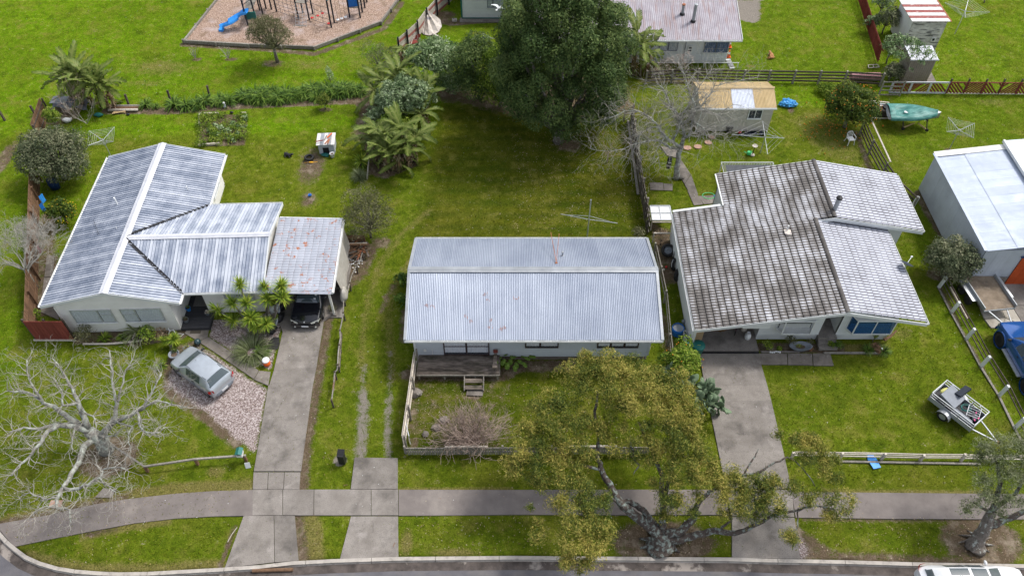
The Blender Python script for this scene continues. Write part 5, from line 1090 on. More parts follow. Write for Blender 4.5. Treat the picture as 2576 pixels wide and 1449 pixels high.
for k in range(6): limb(wm,(0,0,1.2),(math.cos(k)*.9,math.sin(k)*.8,.5),1.2,.05,3,rr,4,5,.22,.06,3,.7,.85,.006)
wm.build('branches',m_twigpale,t)
K=(1,3)
baretree('bare_tree','tall spreading leafless tree with a grey trunk behind the right house','x' and G(1,3,1272,1335),[
 [(1275,1340,-.1,.24),(1285,1250,.8,.19),(1300,1150,1.7,.17),(1320,1070,2.5,.15)],
 [(1310,1100,2.3,.13),(1250,1060,2.9,.11),(1190,1020,3.4,.10),(1150,950,4.0,.08),(1090,880,4.6,.06),(1000,830,5.0,.04),(900,830,5.2,.03),(780,880,5.2,.02)],
 [(1290,1110,2.2,.10),(1230,1100,2.7,.08),(1150,1050,3.1,.06),(1050,1050,3.4,.05),(940,1090,3.5,.03),(800,1130,3.4,.02),(640,1110,3.4,.015)],
 [(1320,1070,2.5,.13),(1340,1010,3.1,.12),(1320,930,3.8,.10),(1300,860,4.4,.08),(1230,780,5.1,.06),(1190,680,5.8,.04),(1130,600,6.3,.02)],
 [(1340,1020,3.0,.11),(1380,1010,3.2,.09),(1395,900,4.1,.07),(1420,800,4.9,.06),(1380,700,5.7,.04),(1350,600,6.3,.03),(1310,480,7,.02)],
 [(1400,860,4.5,.06),(1480,780,5.1,.05),(1560,640,5.9,.03),(1700,610,6.2,.02),(1880,580,6.3,.015)],
 [(1250,1060,2.9,.08),(1290,960,3.8,.07),(1310,900,4.3,.05),(1260,830,4.8,.04),(1200,800,5.1,.03)],
 [(1300,860,4.4,.06),(1380,780,5.1,.05),(1460,640,6.0,.03),(1540,520,6.6,.02)],
 [(1320,930,3.8,.06),(1430,820,4.6,.05),(1600,850,4.5,.03),(1700,780,5,.02)],
 [(1395,900,4.1,.05),(1480,960,3.7,.04),(1500,1010,3.4,.03),(1600,1000,3.4,.02),(1680,1060,3.1,.015)],
 [(1150,950,4,.05),(1060,960,4,.04),(1000,1010,3.7,.03),(940,1180,2.9,.02)],[(1190,1020,3.4,.05),(1130,1130,2.8,.03),(1160,1250,2.2,.02)]],m_barkgrey,m_twigpale,rc=K,twig=(1.3,.024,3),dens=4,seed=8,grav=.1)
b=G(1,3,765,1205); rr=random.Random(10); t=thing('bare_sapling','small leafless sapling on the middle lawn by the side fence','tree',b); wm=MB(); wm.tube([(0,0,-.05),(0,0,.5),(.03,0,.9)],[.05,.04,.03],6)
for k in range(7): limb(wm,(.0,0,.45+.07*k),(math.cos(k*2.4),math.sin(k*2.4)*.8,.45),.95,.02,3,rr,4,4,.2,.05,2,.7,.8,.006)
wm.build('branches',m_twigred,t)
b=G(3,2,1635,470); rr=random.Random(12); t=thing('bare_shrub','wide fan of pinkish leafless stems in the front yard behind the paling fence','shrub',b); wm=MB()
for k in range(120):
    a=rr.uniform(0,2*math.pi); limb(wm,(rr.uniform(-.35,.35),rr.uniform(-.1,.1),0),(math.cos(a)*rr.uniform(.2,1.2),math.sin(a)*rr.uniform(.1,1.0)+.3,rr.uniform(.3,.9)),rr.uniform(.95,1.5),.026,2,rr,4,3,.2,.12,3,.6,.75,.008)
wm.build('stems',m_twigred,t); obj_np('leaves',crown([(0,.5,1.0,1.4,1.1,.7)],6,.08,rand=2,cl=.4),lf_gold,t)
for x,y,lb in ((1457,438,'left of two thin leafless shrubs planted beside the playground edging'),(1700,440,'right of two thin leafless shrubs planted beside the playground edging')):
    b=G(1,1,x,y); t=thing('bare_shrub',lb,'shrub',b); wm=MB()
    for k in range(12): limb(wm,(0,0,0),(math.cos(k*2.4)*.35,math.sin(k*2.4)*.35,1),.6,.018,2,rr,3,3,.12,.1,2,.6,.5,.006)
    wm.build('stems',m_twigpale,t)
for x,y,lb,m_,s in ((570,890,'thin dead branching shrub beside the grey plastic sheet',m_twigred,1.3),(650,930,'pale leafless sapling right of the rounded grey-green shrub',m_twigpale,1.1)):
    b=G(1,1,x,y); t=thing('bare_shrub',lb,'shrub',b); wm=MB()
    for k in range(12 if x<600 else 6): limb(wm,(0,0,.05),(math.cos(k*2.4)*.8,math.sin(k*2.4)*.6,1),1.1*s,.025,3,rr,4,4,.15,.1,2,.65,.6,.007)
    wm.build('stems',m_,t)
# ---- bananas
def banana_mesh(L,w,arc,droop,seed):
    rr=random.Random(seed); b=MB(); n=15; tn=[]
    def mid(t): a=arc*t; return V(L*(math.sin(a)/arc if arc>.01 else t),0,L*(1-math.cos(a))/arc*-1) 
    for i in range(n):
        t0=.1+.9*i/n;t1=.1+.9*(i+1)/n; ww=w*math.sin(math.pi*min(1,(t0*.92+.06)))**.55
        for sgn in (-1,1):
            g=rr.uniform(.02,.25) if rr.random()<.5 else 0; dr=droop*rr.uniform(.6,1.4); p,q=mid(t0),mid(t1); q2=p.lerp(q,1-g*.6)
            e=V(.10*L*rr.uniform(.65,1),sgn*ww*math.cos(dr),-ww*math.sin(dr))
            b.add([p,q2,q2+e,p+e],[(0,1,2,3)]); v=rr.uniform(.2,.75); tn+=[.9,.9,v,v]
    b.tube([mid(0),mid(.35),mid(.7),mid(1)],[.03,.022,.015,.006],4,cap=False); tn+=[.95]*(len(b.v)-len(tn))
    me=b.mesh('banana_leaf',lf_banana); a=me.attributes.new('tint','FLOAT','POINT'); a.data.foreach_set('value',tn); return me
bm=[banana_mesh(2.2,.30,.9,.35,1),banana_mesh(2.1,.27,1.5,.5,2),banana_mesh(1.8,.24,.6,.3,3),banana_mesh(1.5,.22,2.0,.7,4)]
def banana(label,base,stems,seed,group=None,leaves=8,sc_=1):
    t=thing('banana_plant',label,'banana plant',base); rr=random.Random(seed)
    for (x,y,h) in stems:
        o=V(x,y,0)-V(base[0],base[1],0); o.z=0; lean=V(rr.uniform(-.2,.2),rr.uniform(-.2,.2),0)
        MB().tube([o+V(0,0,-.05),o+lean*.5+V(0,0,h*.5),o+lean+V(0,0,h)],[.14,.11,.07],8).build('stem',m_stem,t,smooth=True)
        for k in range(leaves):
            a=k*2.4+rr.uniform(-.4,.4); pit=rr.uniform(-1.25,-.35) if k<leaves*.7 else rr.uniform(-.3,.5)
            M=Matrix.Translation(o+lean*(1 if k<leaves*.8 else .6)+V(0,0,h*(1 if k<leaves*.8 else rr.uniform(.4,.8))))@Matrix.Rotation(a,4,'Z')@Matrix.Rotation(pit,4,'Y')@Matrix.Rotation(rr.uniform(-.3,.3),4,'X')@Matrix.Scale(sc_*rr.uniform(.75,1.1),4)
            piece(bm[rr.randint(0,3)],'leaf',t,M)
        n=60; P=np.stack([rng.normal(o.x,.16,n),rng.normal(o.y,.16,n),rng.uniform(.1,h*.85,n)],-1)
        obj_np('dead_leaves',leafq(P,rng.normal(size=(n,3)),.5,.16,0,None,np.tile([0,0,-1.],(n,1))+rng.normal(size=(n,3))*.3),lf_dead,t)
    return t
def gp(r,c,x,y,h): p=G(r,c,x,y); return (p.x,p.y,h)
banana('banana clump with long arching leaves in the back left corner by the park',G(1,1,700,800),[gp(1,1,x,y,h) for x,y,h in ((560,760,2.1),(620,780,2.4),(690,790,2.7),(760,800,2.3),(820,815,2.0),(860,800,1.9),(650,740,2.6))],1,leaves=13)
banana('lower ragged banana clump beside the middle lawn with dead leaves at its foot',G(1,2,1060,1260),[gp(1,2,x,y,h) for x,y,h in ((930,1220,1.9),(1010,1270,1.8),(1090,1280,1.7),(1170,1240,1.8),(1210,1200,2.0),(1040,1190,2.3),(1120,1150,2.4),(960,1130,2.0),(880,1130,1.4))],2,leaves=15)
banana('upper banana clump growing out of the silvery shrub at the yard corner',G(1,2,1100,820),[gp(1,2,x,y,h) for x,y,h in ((1010,800,2.3),(930,820,1.9),(1100,780,2.4),(1240,820,2.0),(1300,850,1.8),(1130,720,2.4),(1290,980,1.6))],3,leaves=13)
banana('banana plant with torn leaves between the tallest tree and the far house',G(1,3,1010,560),[gp(1,3,x,y,h) for x,y,h in ((960,560,2.6),(1010,570,2.9),(1060,560,2.2),(950,520,3.3))],4,leaves=9)
banana('young banana plant at the end of the red and white fence',G(1,2,1140,470),[gp(1,2,1120,470,1.2),gp(1,2,1170,470,1.0)],5,leaves=8,sc_=.6)
# ---- rosettes and straps
def straps(n,L,w,pitch,curve,seed,m,name,seg=3,base_r=.03,zspread=0.):
    r_=np.random.default_rng(seed); a=r_.uniform(0,2*math.pi,n); p=r_.uniform(pitch[0],pitch[1],n); l=L*r_.uniform(.7,1.1,n)
    co=[];q=[];ti=[]
    for i in range(n):
        ca,sa=math.cos(a[i]),math.sin(a[i]); x=base_r;z=r_.uniform(0,zspread) if zspread else 0; pt=p[i]; base=len(co); tt=r_.uniform(0,.9)
        for k in range(seg+1):
            ww=w*(1-(k/seg)**2)*.5+.002; co+=[(x*ca-sa*ww,x*sa+ca*ww,z),(x*ca+sa*ww,x*sa-ca*ww,z)]; ti+=[tt,tt]
            x+=math.cos(pt)*l[i]/seg; z+=math.sin(pt)*l[i]/seg; pt-=curve/seg*r_.uniform(.7,1.3)
        for k in range(seg): q.append((base+2*k,base+2*k+1,base+2*k+3,base+2*k+2))
    return mesh_np(name,np.array(co),np.array(q),m,np.array(ti))
ym=[straps(130,.66,.06,(-.5,1.5),.35,s,lf_yucca,'rosette',2,.02,.12) for s in (1,2,3)]
def yucca(label,base,heads,group=None,root=None):
    t=thing('yucca_plant',label,'yucca',base,0,group)
    for i,(r,c,x,y,h,s) in enumerate(heads):
        p=G(r,c,x,y,h)-Vector(base); st=V(random.uniform(-.1,.1),random.uniform(-.1,.1),0)
        MB().tube([st,st.lerp(p,.5)+V(0,0,.08),p],[.085,.06,.05],7).build('stem',m_bark,t,smooth=True)
        d=(p-st).normalized(); M=Matrix.Translation(p)@d.to_track_quat('Z','Y').to_matrix().to_4x4()@Matrix.Rotation(i*1.3,4,'Z')@Matrix.Scale(s,4); piece(ym[i%3],'rosette',t,M)
    return t
yucca('tall yucca with many spiky heads beside the left driveway',G(2,2,125,1050),[(2,2,210,715,2.9,1.0),(2,2,115,815,2.2,1.05),(2,2,215,800,2.5,1.05),(2,2,90,720,2.6,.8),(2,2,105,990,1.3,.9),(2,2,20,1000,1.2,.8),(2,2,170,940,1.0,.4)])
yucca('yucca group leaning over the pebble bed by the porch',G(2,1,1900,1080),[(2,1,1790,710,3.0,1.0),(2,1,1632,890,1.7,1.05),(2,1,1740,845,2.1,1.0),(2,1,1840,845,2.2,1.0),(2,1,1745,970,1.3,1.0),(2,1,1868,950,1.6,1.1),(2,1,1920,1010,1.0,.8)])
yucca('low yellow-green yucca in the bed by the silver hatchback',G(2,1,1285,1175),[(2,1,1235,1125,.5,.75),(2,1,1290,1110,.6,.8)])
yucca('dark yucca on the lawn edge by the weathered board',G(1,2,815,1230),[(1,2,812,1205,.35,1.15)]); 
def tuft(name,label,base,n,L,w,m,group=None,pitch=(.25,1.45),curve=1.4,seed=1,cat='plant',rad=.08,seg=4):
    me=straps(n,L,w,pitch,curve,seed,m,name,seg,rad); o=bpy.data.objects.new(name,me); C.objects.link(o); o.location=base; tag(o,label,cat,group); return o
tuft('tussock_plant','pale grassy clump spilling from the boundary at the foot of the lower bananas',G(1,2,800,1320),260,.75,.03,lf_tussock,seed=5)
tuft('tussock_plant','big fountain of thin grassy leaves under the yuccas by the path',G(2,1,1880,1200),520,1.15,.022,lf_tussock,seed=6,rad=.3)
tuft('tussock_plant','smaller strappy clump at the driveway end of the pebble bed',G(2,2,75,1210),160,.6,.03,lf_strap,seed=7)
tuft('flax_plant','bronze-green flax with bent leaves under the front window',G(2,1,1040,1065),90,1.5,.07,lf_tussock,seed=8,curve=1.9,pitch=(.5,1.4))
for x,y,L,lb in ((920,1100,.45,'small strappy plant in the front bed left of the flax'),(780,1100,.5,'yellowing strappy plant in the front bed right of the round shrub'),(1195,1310,.45,'small strappy plant with yellow leaves beside the silver hatchback')): tuft('strap_plant',lb,G(2,1,x,y),60,L,.05,lf_bright,seed=x)
def sb(r,c,x,y,rad,h,m_,lb,size=.1,dens=150,cat='shrub',name='garden_shrub',**k): 
    return plant(name,lb,cat,G(r,c,x,y),ball((rad*.75,rad*.7,h*.38),8,rad*.45,h*.5,int(x)),m_,dens,size,trunk=.03,**k)
sb(2,1,650,1110,.75,1.1,lf_olive,'round olive shrub under the left front window',.08)
sb(2,1,1130,1120,.65,1.2,lf_bright,'bushy green shrub right of the flax under the front window')
sb(2,1,1210,1100,.5,.8,lf_dead,'brown dried shrub near the front corner of the left house',.09,100)
sb(2,1,1310,1215,.25,.7,lf_citrus,'small citrus growing in the square tub beside the silver hatchback',.09)
sb(2,1,270,945,.45,.6,lf_bright,'low bush inside the side yard behind the dark red fence')
sb(2,2,600,890,.35,.4,lf_olive,'small weedy shrub at the foot of the carport post',.07)
sb(2,2,1125,690,.55,.8,lf_strap,'ferny green plant at the left wall of the middle house',.3,40,asp=.3); sb(2,2,1125,830,.5,.7,lf_strap,'lower ferny plant at the left front corner of the middle house',.3,40,asp=.3)
sb(2,2,745,345,.5,.35,lf_bright,'low leafy weeds behind the carport fence',.2,60)
sb(2,3,990,350,.6,.9,lf_olive,'yellowish bush behind the right end of the middle house',.1,110); sb(2,3,1160,395,.45,.9,lf_dead,'dry brown creeper by the side fence near the tyres',.2,80,asp=.06)
for x,y,rad,h,m_,lb in ((15,1165,.35,.5,lf_bright,'rounded green shrub at the left end of the right house bed'),(185,1150,.4,1.0,lf_olive,'yellow-green shrub left of the bath planter'),(335,1145,.22,.6,lf_olive,'potted shrub right of the bath planter'),(490,1165,.28,.55,lf_bright,'first green shrub right of the entrance steps'),(545,1170,.3,.6,lf_strap,'feathery shrub right of the entrance steps'),(810,1120,.2,1.0,lf_bright,'small palm-like plant among the rocks')): sb(2,4,x,y,rad,h,m_,lb,.09)
sb(2,4,110,1180,.2,.2,lf_bright,'trailing bright green succulent over the bed edging',.12,140)
sb(2,4,1420,380,.3,.3,lf_grey,'low weeds along the foot of the big shed',.1) if False else None
tuft('strap_plant','strappy dark clump left of the rocks by the right house corner',G(2,4,770,1185),90,.5,.03,lf_strap,seed=21); tuft('strap_plant','strappy clump right of the rocks by the right house corner',G(2,4,890,1190),90,.5,.03,lf_strap,seed=22)
# agapanthus
ag=[straps(100,.95,.075,(.2,1.4),1.7,s,lf_strap,'agapanthus_clump',4,.08) for s in (31,32,33)]
def agap(r,c,x,y,s,label,group=None,i=0):
    o=bpy.data.objects.new('agapanthus_clump',ag[i%3]); C.objects.link(o); o.location=G(r,c,x,y); o.scale=(s,)*3; o.rotation_euler=(0,0,i*1.1); tag(o,label,'plant',group)
agap(1,1,1090,790,.85,'leftmost single agapanthus clump near the stacked timber'); agap(1,1,1165,800,.5,'tiny agapanthus clump between larger ones')
for i,(x,y) in enumerate(((1300,790),(1390,795),(1470,790),(1530,770),(1640,760),(1700,765))): agap(1,1,x,y,1.1,('agapanthus clump just right of the leaning post','second agapanthus clump right of the leaning post','broad agapanthus clump above the bare soil edge','agapanthus clump set back against the short wooden post','agapanthus clump left of the small figure ornament','agapanthus clump touching the figure ornament, at the hedge start')[i],'agapanthus clumps of the left hedge',i)
hd=thing('agapanthus_hedge','dense continuous strappy hedge along the back boundary of the left yard','hedge',G(1,2,250,740))
for i in range(44):
    f=i/43; p=G(1,1,1800,745).lerp(G(1,2,800,690),f)+V(random.gauss(0,.08),random.choice((-.25,.1,.42))+random.gauss(0,.1),0)
    q=p-Vector(hd.location); o=piece(ag[i%3],'clump',hd,loc=q,rz=i*1.7,scale=random.uniform(.95,1.2))
# monstera, cactus
def mon(n,seed):
    b=MB(); m=10; pts=[]
    for i in range(m+1):
        t=i/m; a=math.pi*t; pts.append((.28*(1-math.cos(a))/1.0*.9,.20*math.sin(a)**.7*(1 if i%2 else .62)))
    c=[V(0,0,0)]
    for sgn in (-1,1):
        for i in range(m): b.add([(pts[i][0],0,0),(pts[i+1][0],0,0),(pts[i+1][0],sgn*pts[i+1][1],-.06),(pts[i][0],sgn*pts[i][1],-.06)],[(0,1,2,3)])
    me=b.mesh('monstera_leaf',lf_strap); a=me.attributes.new('tint','FLOAT','POINT'); a.data.foreach_set('value',[random.uniform(.3,.9) for _ in range(len(me.vertices))]); return me
mm=mon(1,1)
mo=thing('monstera_plant','large split-leaf plant against the front wall right of the deck','plant',G(2,3,40,1285))
for k in range(26):
    a=k*2.4; r_=.16*math.sqrt(k); p=V(r_*1.5*math.cos(a),r_*.7*math.sin(a)+.1,.35+.35*random.random()); M=Matrix.Translation(p)@Matrix.Rotation(a*1.0,4,'Z')@Matrix.Rotation(random.uniform(.1,.7),4,'Y')@Matrix.Scale(random.uniform(.6,.85),4); piece(mm,'leaf',mo,M)
ms=MB(); [ms.tube([(0,0,0),(math.cos(k)*.3,math.sin(k)*.15,.4)],.012,4) for k in range(12)]; ms.build('stems',m_stem,mo)
cb2=G(3,3,1380,210); cc=thing('prickly_pear','sprawling prickly pear cactus beside the right driveway','cactus',cb2)
pad=MB().blob((0,0,.19),.19,10,7,.05,1,(.62,.16,1)).mesh('pad',m_cactus,True); rr=random.Random(3)
def pads(M,d,s):
    piece(pad,'pad',cc,M@Matrix.Scale(s*1.5,4))
    if d>0:
        for k in range(rr.choice((1,2,2,3))):
            N=M@Matrix.Translation((rr.uniform(-.07,.07),0,.51*s))@Matrix.Rotation(rr.uniform(-.9,.9),4,'Y')@Matrix.Rotation(rr.uniform(-.7,.7),4,'X')@Matrix.Rotation(rr.uniform(-1.2,1.2),4,'Z'); pads(N,d-1,s*rr.uniform(.85,1.02))
for (x,y,d) in ((1210,60,2),(1260,80,2),(1230,20,2),(1330,110,2),(1360,150,2),(1400,90,2),(1420,140,3),(1450,200,3),(1490,170,3),(1520,230,3),(1550,260,3),(1480,260,3),(1400,220,2),(1590,250,2),(1340,60,2)):
    p=G(3,3,x,y)-cb2; a=rr.uniform(0,6.28); pads(Matrix.Translation(p+V(0,0,rr.uniform(0,.15)))@Matrix.Rotation(a,4,'Z')@Matrix.Rotation(rr.uniform(-.3,.6),4,'X'),d,rr.uniform(.95,1.2))
# grass: blades and tufts nobody could count
n=270000
gx=rng.uniform(-48,48,n); gy=13.5+(68-13.5)*rng.uniform(0,1,n)**1.25
def samp(k): return mk[k][np.clip(np.searchsorted(ys,gy),0,ny-1),np.clip(np.searchsorted(xs,gx),0,nx-1)]
bare=np.maximum(samp('soil'),np.maximum(samp('gravel'),samp('shell'))); keep=(gy>kerb_y(gx)+.12)&(rng.random(n)>bare*1.15)&(np.abs(gx)<gy*.72+14)
keep&=~((gy<18.6)&(gy>16.9)&(gx>-14))
lu=samp('lush')[keep]; dk_=samp('dark')[keep]; dr=samp('dry')[keep]; gx,gy=gx[keep],gy[keep]
P=np.stack([gx,gy,np.full(len(gx),.0)+rng.uniform(-.02,.02,len(gx))],-1); N=rng.normal(size=(len(gx),3)); N[:,2]*=.5
tn=np.clip(.45+.35*lu-.28*dk_+rng.normal(0,.16,len(gx)),0,.8); tn=np.where(rng.random(len(gx))<dr*.7,.97,tn)
lf_grass=leafmat('grass_blades',[(.055,.065,.006),(.105,.12,.008),(.145,.18,.008),(.22,.23,.02),(.27,.21,.09)],rough=.7,trans=.3,gain=1.15)
obj_np('grass',leafq(P,N,.085,.5,0,tn,np.tile([0,0,1.],(len(gx),1))+rng.normal(size=(len(gx),3))*.7),lf_grass,None,'stuff')
# fallen leaves, daisies, litter
n=5200; A=[]
for (x0,x1,y0,y1,k) in ((0,9.5,37,47,1500),(-5,9.5,20,26,900),(8,26,14.2,17,700),(-28,-18,14.5,22,500),(-6,9,27,40,350),(22,28,38,46,250),(-20,20,16,24,500),(-5,9,15,17,300)):
    A.append(np.stack([rng.uniform(x0,x1,k),rng.uniform(y0,y1,k),np.full(k,.015)],-1))
P=np.concatenate(A); N=rng.normal(size=P.shape)*.4; N[:,2]+=1
P=P[P[:,1]>kerb_y(P[:,0])+.1]; N=N[:len(P)]
obj_np('fallen_leaves',leafq(P,N,.065,.55),lf_dead,None,'stuff')
n=1300; P=np.stack([rng.uniform(-45,45,n),rng.uniform(16,66,n),np.full(n,.035)],-1); P=P[P[:,1]>kerb_y(P[:,0])+.1]
o=obj_np('daisies',leafq(P,np.tile([0,0,1.],(len(P),1)),.035,.9),m_whitep,None,'stuff')
# ================================================================ OTHER BUILDINGS
def simple_wall_house(): pass
# far house: pale weatherboards, faded corrugated roof
FH=thing('house','far house with faded reddish corrugated roof and two steel flues','house',G(1,3,1060,470))
b=G(1,3,1060,470); e=G(1,3,1640,470); Lw=(e-b).length
yw=0
sl=vec((-9.2,-.55,2.6),(-9.2,3.9,3.9)); 
sheets(FH,(-9.6,4.1,3.85),(1,0,0),9.6+Lw+.75,-vec((0,-.6,2.45),(0,4.1,3.85)),lambda x:0,lambda x:vec((0,-.6,2.45),(0,4.1,3.85)).length,.76,corr(.15,.02),m_pinkroof)
sheets(FH,(-9.6,4.1,3.85),(1,0,0),9.6+Lw+.75,-vec((0,8.6,2.45),(0,4.1,3.85)),lambda x:0,lambda x:vec((0,8.6,2.45),(0,4.1,3.85)).length,.76,corr(.15,.02),m_pinkroof)
cap(FH,(-9.6,4.1,3.92),(Lw+.75,4.1,3.92),.24,.06,m_galvdull)
fl3=lambda s:2.45
core(FH,(-9.2,0,0),(Lw,0,0),(0,-1,0),0,fl3,m_palegrey); weather(FH,(-9.2,0,0),(Lw,0,0),(0,-1,0),.2,fl3,m_palegrey,.22)
tf=lambda s:2.4+1.35*(1-abs((s+.6)/4.7-1)) if s<8.2 else 2.4
core(FH,(Lw,.12,0),(Lw,8.2,0),(1,0,0),0,tf,m_palegrey); weather(FH,(Lw,0,0),(Lw,8.2,0),(1,0,0),.2,tf,m_palegrey,.22)
gutter(FH,(-9.6,-.6,2.45),(Lw+.75,-.6,2.45),(0,-1,0)); barge(FH,(Lw+.77,-.62,2.5),(Lw+.77,4.1,3.88),m_trimwhite,.18,out=(1,0,0)); barge(FH,(Lw+.77,4.1,3.88),(Lw+.77,8.6,2.5),m_trimwhite,.18,out=(1,0,0))
win(FH,(.75,0,0),(1,0,0),1.5,1.15,2.2,(0,-1,0),m_greyp,m_net,(.5,),()); win(FH,(4.35,0,0),(1,0,0),1.95,1.0,2.2,(0,-1,0),m_greyp,m_bluecurtain,(.5,),((0,.3),(1,.3))); win(FH,(-1.0,0,0),(1,0,0),.9,1.2,2.2,(0,-1,0),m_brownframe,m_net,(),())
mb_=MB().box((3.25,-.08,1.3),(.35,.1,.6)).build('meter_box',m_trimwhite,FH); MB().box((3.25,-.135,1.45),(.22,.01,.12)).build('meter_glass',m_dark,mb_); MB().box((3.25,-.135,1.2),(.22,.01,.12)).build('meter_glass',m_dark,mb_)
MB().tube([(2.85,-.08,.2),(2.85,-.08,2.4)],.03,6).build('downpipe',m_greyp,FH)
for x,y,h,r_,lb in ((2.6,1.9,.75,.12,m_galvdull),(3.4,1.2,1.35,.13,m_galvdull)):
    zz=2.5+(y+.6)/4.7*1.4; f=MB().tube([(x,y,zz-.1),(x,y,zz+h)],r_,12).build('flue',lb,FH); MB().lathe((x,y,zz-.05),[(.22,0),(.2,.08),(r_+.01,.14)],12).build('flue_collar',m_black,f); MB().lathe((x,y,zz+h),[(r_*1.15,0),(r_*1.15,.08),(r_*.8,.1)],12).build('flue_cap',m_rust if h<1 else m_galvdull,f)
# house at the top centre, only its front wall in view
TH=thing('house','white weatherboard house cut off by the top edge','house',G(1,2,1562,140))
Lt=(G(1,3,215,140)-G(1,2,1562,140)).length+1.0
core(TH,(0,0,0),(Lt,0,0),(0,-1,0),0,fl3,m_white); weather(TH,(0,0,0),(Lt,0,0),(0,-1,0),.12,fl3,m_palegrey,.27)
core(TH,(0,.12,0),(0,7,0),(-1,0,0),0,fl3,m_palegrey); core(TH,(Lt,.12,0),(Lt,7,0),(1,0,0),0,fl3,m_palegrey); MB().box((0,-.03,1.3),(.12,.12,2.3)).build('corner_board',m_tealp,TH); MB().box((Lt/2,-.02,.06),(Lt,.04,.1)).build('base_board',m_tealp,TH)
win(TH,(2.2,0,0),(1,0,0),1.5,1.05,2.15,(0,-1,0),m_greyp,m_net,(.33,),()); win(TH,(6.0,0,0),(1,0,0),.7,1.05,2.15,(0,-1,0),m_brownframe,m_net,(),())
for sgn in (0,1):
    s_=vec((0,-.6 if not sgn else 7.6,2.5),(0,3.5,3.7)); sheets(TH,(-.5,3.5,3.7),(1,0,0),Lt+1,-s_,lambda x:0,lambda x:s_.length,.76,corr(.15,.02),m_galv)
# tan-roofed garden building
SH=thing('garden_shed','cream weatherboard shed with tan roof and one clear sheet','shed',G(1,3,1428,978),R(.5))
ws=(G(1,3,1932,985)-G(1,3,1428,978)).length+0.25; dp=2.9; hs_=2.15
print('SHED w',ws)
fl4=lambda s:hs_
core(SH,(0,0,0),(ws,0,0),(0,-1,0),0,fl4,m_shedcream); weather(SH,(0,0,0),(ws,0,0),(0,-1,0),.03,fl4,m_shedcream,.12)
core(SH,(0,.12,0),(0,dp,0),(-1,0,0),0,lambda s:hs_+.5*(1-abs(s/(dp/2)-1)),m_shedcream); core(SH,(ws,.12,0),(ws,dp,0),(1,0,0),0,lambda s:hs_+.5*(1-abs(s/(dp/2)-1)),m_shedcream); weather(SH,(ws,0,0),(ws,dp,0),(1,0,0),.03,lambda s:hs_+.4*(1-abs(s/(dp/2)-1)),m_shedcream,.12); core(SH,(0,dp,0),(ws,dp,0),(0,1,0),0,fl4,m_shedcream)
sa=vec((0,-.15,2.15),(0,dp/2,2.75)); sb_=vec((0,dp+.15,2.15),(0,dp/2,2.75))
nsh=max(4,round((ws+.3)/.76)); 
for i in range(nsh):
    mm_=m_clear if i in (nsh//2,nsh//2+1) else m_tanroof
    w1=(ws+.3)/nsh; sheets(SH,(-.15+i*w1,dp/2,2.75),(1,0,0),w1,-sa,lambda x:0,lambda x:sa.length,w1,corr(),mm_); sheets(SH,(-.15+i*w1,dp/2,2.75),(1,0,0),w1,-sb_,lambda x:0,lambda x:sb_.length,w1,corr(),m_tanroof)
cap(SH,(-.15,dp/2,2.81),(ws+.15,dp/2,2.81),.12,.04,m_tanroof); gutter(SH,(-.15,-.15,2.17),(ws+.15,-.15,2.17),(0,-1,0))
d=MB().box((1.15,-.045,1.0),(.95,.05,1.9)).build('door',m_shedcream,SH); MB().box((1.52,-.09,1.0),(.04,.05,.12)).build('handle',m_black,d)
win(SH,(ws-1.75,0,0),(1,0,0),1.0,1.15,1.95,(0,-1,0),m_trimwhite,None,(.5,),(),sill=True); MB().tube([(.05,-.1,2.1),(-.1,-.12,.05)],.035,6).build('downpipe',m_trimwhite,SH)
# big corrugated shed on the right
BS=thing('shed','big pale corrugated steel shed with orange door at the right edge','shed',(27.95,32.2,0))
hsB=3.0; Yb=8.6; Xb=16
core(BS,(0,.12,0),(0,Yb,0),(-1,0,0),0,lambda s:hsB-.03,m_shedwall); 
def vpanels(parent,A,B,n,z0,top,w,m,prof,name='wall_sheet',top2=None):
    A=Vector(A);B=Vector(B);L=(B-A).length;u=(B-A)/L;k=max(1,round(L/w));w=L/k;n=Vector(n)
    for i in range(k):
        pts=prof(w); rows=[[A+u*(i*w+x)+n*(h+.01+.004*(i%2))+V(0,0,z-A.z) for x,h in pts] for z in (z0,)]
        rows.append([A+u*(i*w+x)+n*(h+.01+.004*(i%2))+V(0,0,top(i*w+x)-A.z) for x,h in pts]); MB().grid(rows).build(name,m,parent,smooth=True)
vpanels(BS,(0,0,0),(0,Yb,0),(-1,0,0),.05,lambda s:hsB-.03,.76,m_shedwall,corr(.11,.015))
tB=lambda s:hsB-.03+.0*s
core(BS,(0.02,0.02,0),(Xb,0.02,0),(0,-1,0),0,lambda s:hsB+min(s,3)*.0,m_shedwall); vpanels(BS,(0,0,0),(2.35,0,0),(0,-1,0),.65,tB,.8,m_shedwall,corr(.2,.006)); vpanels(BS,(5.3,0,0),(Xb,0,0),(0,-1,0),.65,tB,.8,m_shedwall,corr(.2,.006))
MB().box((1.15,-.06,.3),(2.3,.1,.6)).build('concrete_base',m_concrete_old,BS)
od=bpy.data.objects.new('door',None); C.objects.link(od); od.parent=BS
for k in range(6): MB().box((2.38+.25+k*.49,-.05,1.2),(.475,.05,2.35)).build('panel',m_orange,od)
MB().box((3.8,-.09,2.45),(3.1,.08,.08)).build('track',m_navy,BS)
sBr=vec((0,0,hsB),(0,Yb+.1,hsB)); slx=V(-1,0,0)
